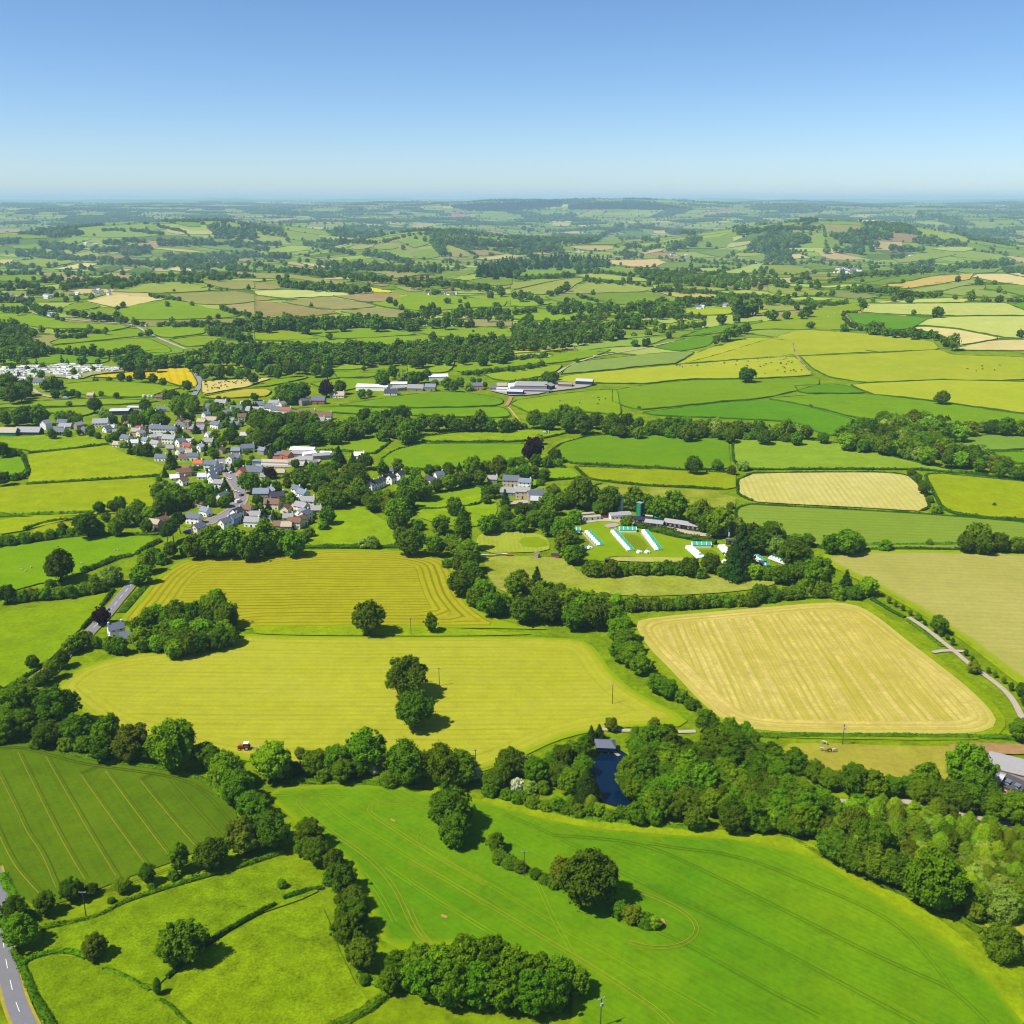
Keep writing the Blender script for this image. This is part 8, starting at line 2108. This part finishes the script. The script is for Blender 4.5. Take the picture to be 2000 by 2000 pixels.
def quadruped(name, s, mat, sheep=False, grazing=True):
    L, H = 1.0 * s, .78 * s          # trunk length, withers
    b = (.2 if sheep else .17) * s
    hx = (.92 if grazing else .95) * s
    hz = (.22 if grazing else 1.12) * s
    V = [(0, 0, H), (.28 * s, 0, H), (.5 * s, 0, H + .02 * s), (-.28 * s, 0, H), (-.48 * s, 0, H + .02 * s), (.7 * s, 0, H * (.8 if grazing else 1.12)), (hx, 0, hz + .1 * s), (hx + .16 * s, 0, hz), (-.56 * s, 0, H * .7), (-.58 * s, 0, H * .4)]
    E = [(0, 1), (1, 2), (0, 3), (3, 4), (2, 5), (5, 6), (6, 7), (4, 8), (8, 9)]
    Rr = [b, b * 1.02, b * .8, b * .98, b * .75, b * .48, b * .42, b * .28, .02 * s, .015 * s]
    for sx, hind in ((.4, 0), (-.4, 1)):
        for sy in (-1, 1):
            i = len(V)
            V += [(sx * s, sy * .12 * s, H * .72), (sx * s + (.05 * s if not hind else .06 * s), sy * .13 * s, H * .48), (sx * s + (.02 * s if not hind else -.05 * s), sy * .13 * s, H * .26), (sx * s + (.02 * s if not hind else -.03 * s), sy * .13 * s, .02 * s)]
            E += [(2 if not hind else 4, i), (i, i + 1), (i + 1, i + 2), (i + 2, i + 3)]
            lr = (.05 if sheep else .06) * s
            Rr += [lr * 1.7, lr * 1.1, lr * .75, lr * .7]
    return skin_mesh(name, V, E, Rr, mat, 0)
M_WOOL = paint('wool', (240, 234, 220), rough=1, var=.08)
M_COWB = paint('cow_black', (38, 34, 34), rough=.8, var=.15)
M_COWW = paint('cow_white', (232, 226, 214), rough=.8, var=.1)
SHEEP = quadruped('sheep', 1.15, M_WOOL, True)
COWB = quadruped('cow', 1.9, M_COWB)
COWW = quadruped('cow', 1.9, M_COWW)
def beast(me, name, g, lab, cat, grp, rz):
    o = link(name, me, None, (g[0], g[1], g[2] + f_off(np.hypot(g[0], g[1])) + .05), (0, 0, rz))
    return tag(o, lab, cat, grp)
def herd(tile, poly, n, me, name, lab, grp):
    P = nat(tile, poly)
    lo, hi = P.min(0), P.max(0)
    k = 0
    while k < n:
        q = rng.uniform(lo, hi)
        if inpoly([q], P)[0]:
            g = unproj([q])[0]
            beast(random.choice(me) if isinstance(me, list) else me, name, g, lab, name, grp, random.uniform(0, 6.28))
            k += 1
for i, (x, y) in enumerate(((190, 625), (235, 635), (280, 602), (737, 566), (1038, 447), (1063, 447))):
    beast(SHEEP, 'sheep', unproj(nat('U2', [(x, y)]))[0], f'white sheep, {ordinal(i + 1)} from left in the bright green pasture beside the oak', 'sheep', 'sheep near the left oak', i)
herd('T7', [(20, 140), (420, 125), (390, 195), (330, 230), (20, 220)], 24, SHEEP, 'sheep', 'white sheep grazing in the pasture left of the gappy hedges', 'sheep left of the gappy hedges')
herd('T7', [(460, 160), (900, 130), (1220, 105), (1200, 150), (900, 180), (520, 230)], 24, SHEEP, 'sheep', 'white sheep grazing between the two gappy hedges', 'sheep between the gappy hedges')
herd('T6', [(1250, 300), (1650, 305), (1620, 335), (1340, 390)], 16, SHEEP, 'sheep', 'white sheep grazing above the village bungalow', 'sheep above the bungalow')
herd('T2', [(1010, 1015), (1900, 1012), (1900, 1070), (1450, 1085)], 24, SHEEP, 'sheep', 'white sheep grazing in the pastures beyond the long wood', 'sheep beyond the long wood')
herd('T4', [(230, 940), (400, 910), (560, 880), (540, 930), (300, 945)], 22, SHEEP, 'sheep', 'white sheep grazing on the slope left of the dark hedge', 'sheep on the right slope')
herd('T9', [(300, 140), (1500, 130), (1700, 240), (600, 280)], 10, SHEEP, 'sheep', 'white sheep in the pale hay field on the right slope', 'sheep in the right hay field')
herd('T9', [(1150, 190), (1700, 170), (1720, 260), (1200, 245)], 6, COWB, 'cow', 'black cow in the pale hay field on the right slope', 'cows in the right hay field')
herd('T8', [(550, 175), (1100, 128), (1690, 90), (1700, 115), (1100, 150), (650, 195)], 42, [COWW, COWW, COWB], 'cow', 'cow standing in the herd along the hedge of the yellow field', 'cow herd in the yellow field')
herd('T8', [(1050, 170), (1700, 130), (1820, 240), (1400, 260), (1380, 190)], 24, COWB, 'cow', 'black cow grazing apart in the yellow cattle field', 'black cows in the yellow field')
herd('T7', [(1240, 480), (1850, 440), (1870, 560), (1500, 580)], 14, [COWW, COWB], 'cow', 'cow grazing in the pasture below the big farm', 'cows below the big farm')
herd('T7', [(1245, 800), (1320, 797), (1320, 815), (1250, 815)], 7, [COWW, COWB], 'cow', 'cow in the tight group above the purple tree', 'cows above the purple tree')
herd('T6', [(0, 325), (390, 305), (400, 350), (0, 420)], 44, COWB, 'cow', 'black cow lying out on the pale stubble above the village', 'black cows on the stubble')
M_HORSEW = paint('horse_grey', (226, 212, 196), rough=.7, var=.15)
M_HORSEB = paint('horse_brown', (96, 66, 44), rough=.6, var=.2)
HW, HB = quadruped('horse', 1.75, M_HORSEW), quadruped('horse', 1.75, M_HORSEB)
for (x, y), me, lab, rz in (((858, 284), HW, 'pale horse standing apart above the others in the paddock', 2.6), ((846, 319), HW, 'pale horse at the left of the three together', 2.9), ((884, 325), HB, 'brown horse in the middle of the three together', 3.3), ((906, 324), HW, 'cream horse at the right of the three together', .3)):
    g, ppm, px = place('V2', x, y, .7)
    beast(me, 'horse', g, lab, 'horse', 'horses in the paddock', rz)
# ================================================================== trees: the largest one by one, the rest as woods
# more woods in the far patchwork
for q in QUADS:
    c = q.mean(0)
    d = float(np.hypot(*c))
    if d < 2600 or rng.random() > (.14 if d < 7000 else .19):
        continue
    px, _ = project([[c[0], c[1], float(hgt(*c))]])
    if px[0, 1] > 500 or in_hand(px)[0]:
        continue
    n = int(.5 * abs(np.cross(q[2] - q[0], q[3] - q[1])) / (210 + d * .035))
    u = rng.random((n, 2))
    P = (q[0] * (1 - u[:, :1]) + q[1] * u[:, :1]) * (1 - u[:, 1:]) + (q[3] * (1 - u[:, :1]) + q[2] * u[:, :1]) * u[:, 1:]
    for p in P:
        FAR_TREES.append((p[0], p[1], rng.uniform(9, 15) * (1 + d * 5e-5)))

T = TREES
cx = np.array([t[0] for t in T]); cy = np.array([t[1] for t in T]); tw = np.array([t[2] for t in T])
asp = np.array([KINDS[t[3]][0] for t in T])
G0 = unproj(np.stack([cx, cy], 1))
dep = np.arctan2(CAM_H - G0[:, 2], np.hypot(G0[:, 0], G0[:, 1]))
G = unproj(np.stack([cx, cy + .52 * asp * tw * np.cos(dep)], 1))
DPT = G[:, 1] * _cp - (G[:, 2] - CAM_H) * _sp
WM = tw * DPT / FPX
DIST = np.hypot(G[:, 0], G[:, 1])
LODI = np.where(DIST < 430, 0, np.where(DIST < 1250, 1, 2))
BUSHY = {'bush', 'blossom'}
order = np.argsort(-tw)
indiv = set(i for i, t in enumerate(T) if t[5])
n_tree = sum(1 for i in indiv if T[i][3] not in BUSHY)
n_bush = len(indiv) - n_tree
for i in order:
    if i in indiv:
        continue
    if T[i][3] in BUSHY:
        if n_bush < 160 and tw[i] > 9:
            indiv.add(i); n_bush += 1
    elif n_tree < 300 and tw[i] > 12:
        indiv.add(i); n_tree += 1
PROTO = {}
def plant(i):
    t = T[i]
    kind = t[3]
    var = int(i) % 3
    lod = int(LODI[i])
    g = G[i]
    w = float(WM[i])
    r = empty('bush' if kind in BUSHY else ('conifer' if kind in ('conif', 'pine') else 'tree'), (g[0], g[1], g[2]), float(rng.uniform(0, 6.28)))
    r.scale = (w, w, w * float(rng.uniform(.9, 1.1)))
    if KINDS[kind][1] > .02:
        link('trunk', trunk(kind, var), r)
    o = link('crown', crown(kind, var, lod), r)
    PROTO.setdefault((kind, var, lod), o)
    cat = 'bush' if kind in BUSHY else 'tree'
    if t[5]:
        tag(r, t[5], cat)
    else:
        tag(r, None, cat, 'bushes in the hedges' if cat == 'bush' else 'trees of the valley')
        later_label(r, f'{KINDS[kind][4]} {t[4]}', float(cx[i]))
for i in sorted(indiv):
    plant(i)
rest = [i for i in range(len(T)) if i not in indiv]
# every crown shape that a wood uses also stands somewhere as a tree of its own
need = set((T[i][3], i % 3, int(LODI[i])) for i in rest) | {('round', v, 2) for v in range(3)} | {('oak', v, 2) for v in range(3)}
for k in sorted(need):
    if k not in PROTO:
        c = [i for i in rest if (T[i][3], i % 3, int(LODI[i])) == k]
        if c:
            i = max(c, key=lambda q: tw[q])
            plant(i)
            rest.remove(i)

def forest(name, label, items):
    """items: (x, y, z, scale, rot, proto key) -> one mass of trees"""
    keys = sorted(set(it[5] for it in items))
    kid = {k: n for n, k in enumerate(keys)}
    me = bpy.data.meshes.new(name)
    A = np.array([(it[0], it[1], it[2]) for it in items], np.float32)
    me.vertices.add(len(A))
    me.vertices.foreach_set('co', A.ravel())
    a = me.attributes.new('pid', 'INT', 'POINT')
    a.data.foreach_set('value', np.array([kid[it[5]] for it in items], np.int32))
    a = me.attributes.new('scl', 'FLOAT_VECTOR', 'POINT')
    a.data.foreach_set('vector', np.array([(it[3], it[3], it[3] * rng.uniform(.85, 1.15)) for it in items], np.float32).ravel())
    a = me.attributes.new('rot', 'FLOAT_VECTOR', 'POINT')
    a.data.foreach_set('vector', np.array([(0, 0, it[4]) for it in items], np.float32).ravel())
    o = link(name, me)
    ng = bpy.data.node_groups.new(name, 'GeometryNodeTree')
    ng.interface.new_socket('Geometry', in_out='INPUT', socket_type='NodeSocketGeometry')
    ng.interface.new_socket('Geometry', in_out='OUTPUT', socket_type='NodeSocketGeometry')
    gi, go = ng.nodes.new('NodeGroupInput'), ng.nodes.new('NodeGroupOutput')
    jn = ng.nodes.new('GeometryNodeJoinGeometry')
    def attr(nm, dt):
        n = ng.nodes.new('GeometryNodeInputNamedAttribute')
        n.data_type = dt
        n.inputs['Name'].default_value = nm
        return n.outputs[0]
    pid, scl, rot = attr('pid', 'INT'), attr('scl', 'FLOAT_VECTOR'), attr('rot', 'FLOAT_VECTOR')
    for k in keys:
        cmp_ = ng.nodes.new('FunctionNodeCompare')
        cmp_.data_type = 'INT'
        cmp_.operation = 'EQUAL'
        ng.links.new(pid, cmp_.inputs[2])
        cmp_.inputs[3].default_value = kid[k]
        oi = ng.nodes.new('GeometryNodeObjectInfo')
        oi.transform_space = 'ORIGINAL'
        oi.inputs['Object'].default_value = PROTO[k]
        oi.inputs['As Instance'].default_value = True
        ip = ng.nodes.new('GeometryNodeInstanceOnPoints')
        ng.links.new(gi.outputs[0], ip.inputs['Points'])
        ng.links.new(cmp_.outputs[0], ip.inputs['Selection'])
        ng.links.new(oi.outputs['Geometry'], ip.inputs['Instance'])
        ng.links.new(rot, ip.inputs['Rotation'])
        ng.links.new(scl, ip.inputs['Scale'])
        ng.links.new(ip.outputs[0], jn.inputs[0])
    ng.links.new(jn.outputs[0], go.inputs[0])
    md = o.modifiers.new('trees', 'NODES')
    md.node_group = ng
    tag(o, label, 'woodland', kind='stuff')
    return o

by = {}
for i in rest:
    by.setdefault(T[i][4], []).append((G[i, 0], G[i, 1], G[i, 2], float(WM[i]), float(rng.uniform(0, 6.28)), (T[i][3], i % 3, int(LODI[i]))))
for area, items in by.items():
    forest('woodland', 'mass of trees ' + area, items)
if FAR_TREES:
    FT = np.array(FAR_TREES)
    Z = hgt(FT[:, 0], FT[:, 1])
    px, _ = project(np.column_stack([FT[:, :2], Z]))
    ok = (px[:, 0] > -150) & (px[:, 0] < 2150) & (px[:, 1] < 690) & ~in_hand(px)
    items = [(FT[i, 0], FT[i, 1], Z[i], FT[i, 2], float(rng.uniform(0, 6.28)), (('round', 'oak')[i % 2], i % 3, 2)) for i in np.where(ok)[0]]
    print('FARTREES', len(items), 'TREES', len(T), 'INDIV', len(indiv))
    forest('far_hedgerow_trees', 'trees in the hedges and copses of the hazy far distance', items)

# ================================================================== labels counted from the left
from collections import defaultdict
_g = defaultdict(list)
for o, stem, x in ROOTS:
    _g[stem].append((x, o))
for stem, lst in _g.items():
    lst.sort(key=lambda q: q[0])
    for n, (x, o) in enumerate(lst):
        o['label'] = stem if len(lst) == 1 else f'{stem}, {ordinal(n + 1)} from left'

# ================================================================== haze
if HAZE_DENSITY > 0:
    m, nt, out = new_mat('summer_haze')
    pv = N(nt, 'ShaderNodeVolumePrincipled')
    pv.inputs['Color'].default_value = (*HAZE_COLOR, 1)
    pv.inputs['Density'].default_value = HAZE_DENSITY
    pv.inputs['Anisotropy'].default_value = 0.0
    nt.links.new(pv.outputs[0], out.inputs['Volume'])
    HB_ = 44500.0
    zb, zt = ZMIN - 1.0, max(ZMAX + 28.0, CAM_H + 8.0)
    o = MB().box((0, 0, (zb + zt) / 2), (2 * HB_, 2 * HB_, zt - zb)).build('haze', m)
    tag(o, 'pale blue summer haze over the distant hills', 'haze', kind='stuff')
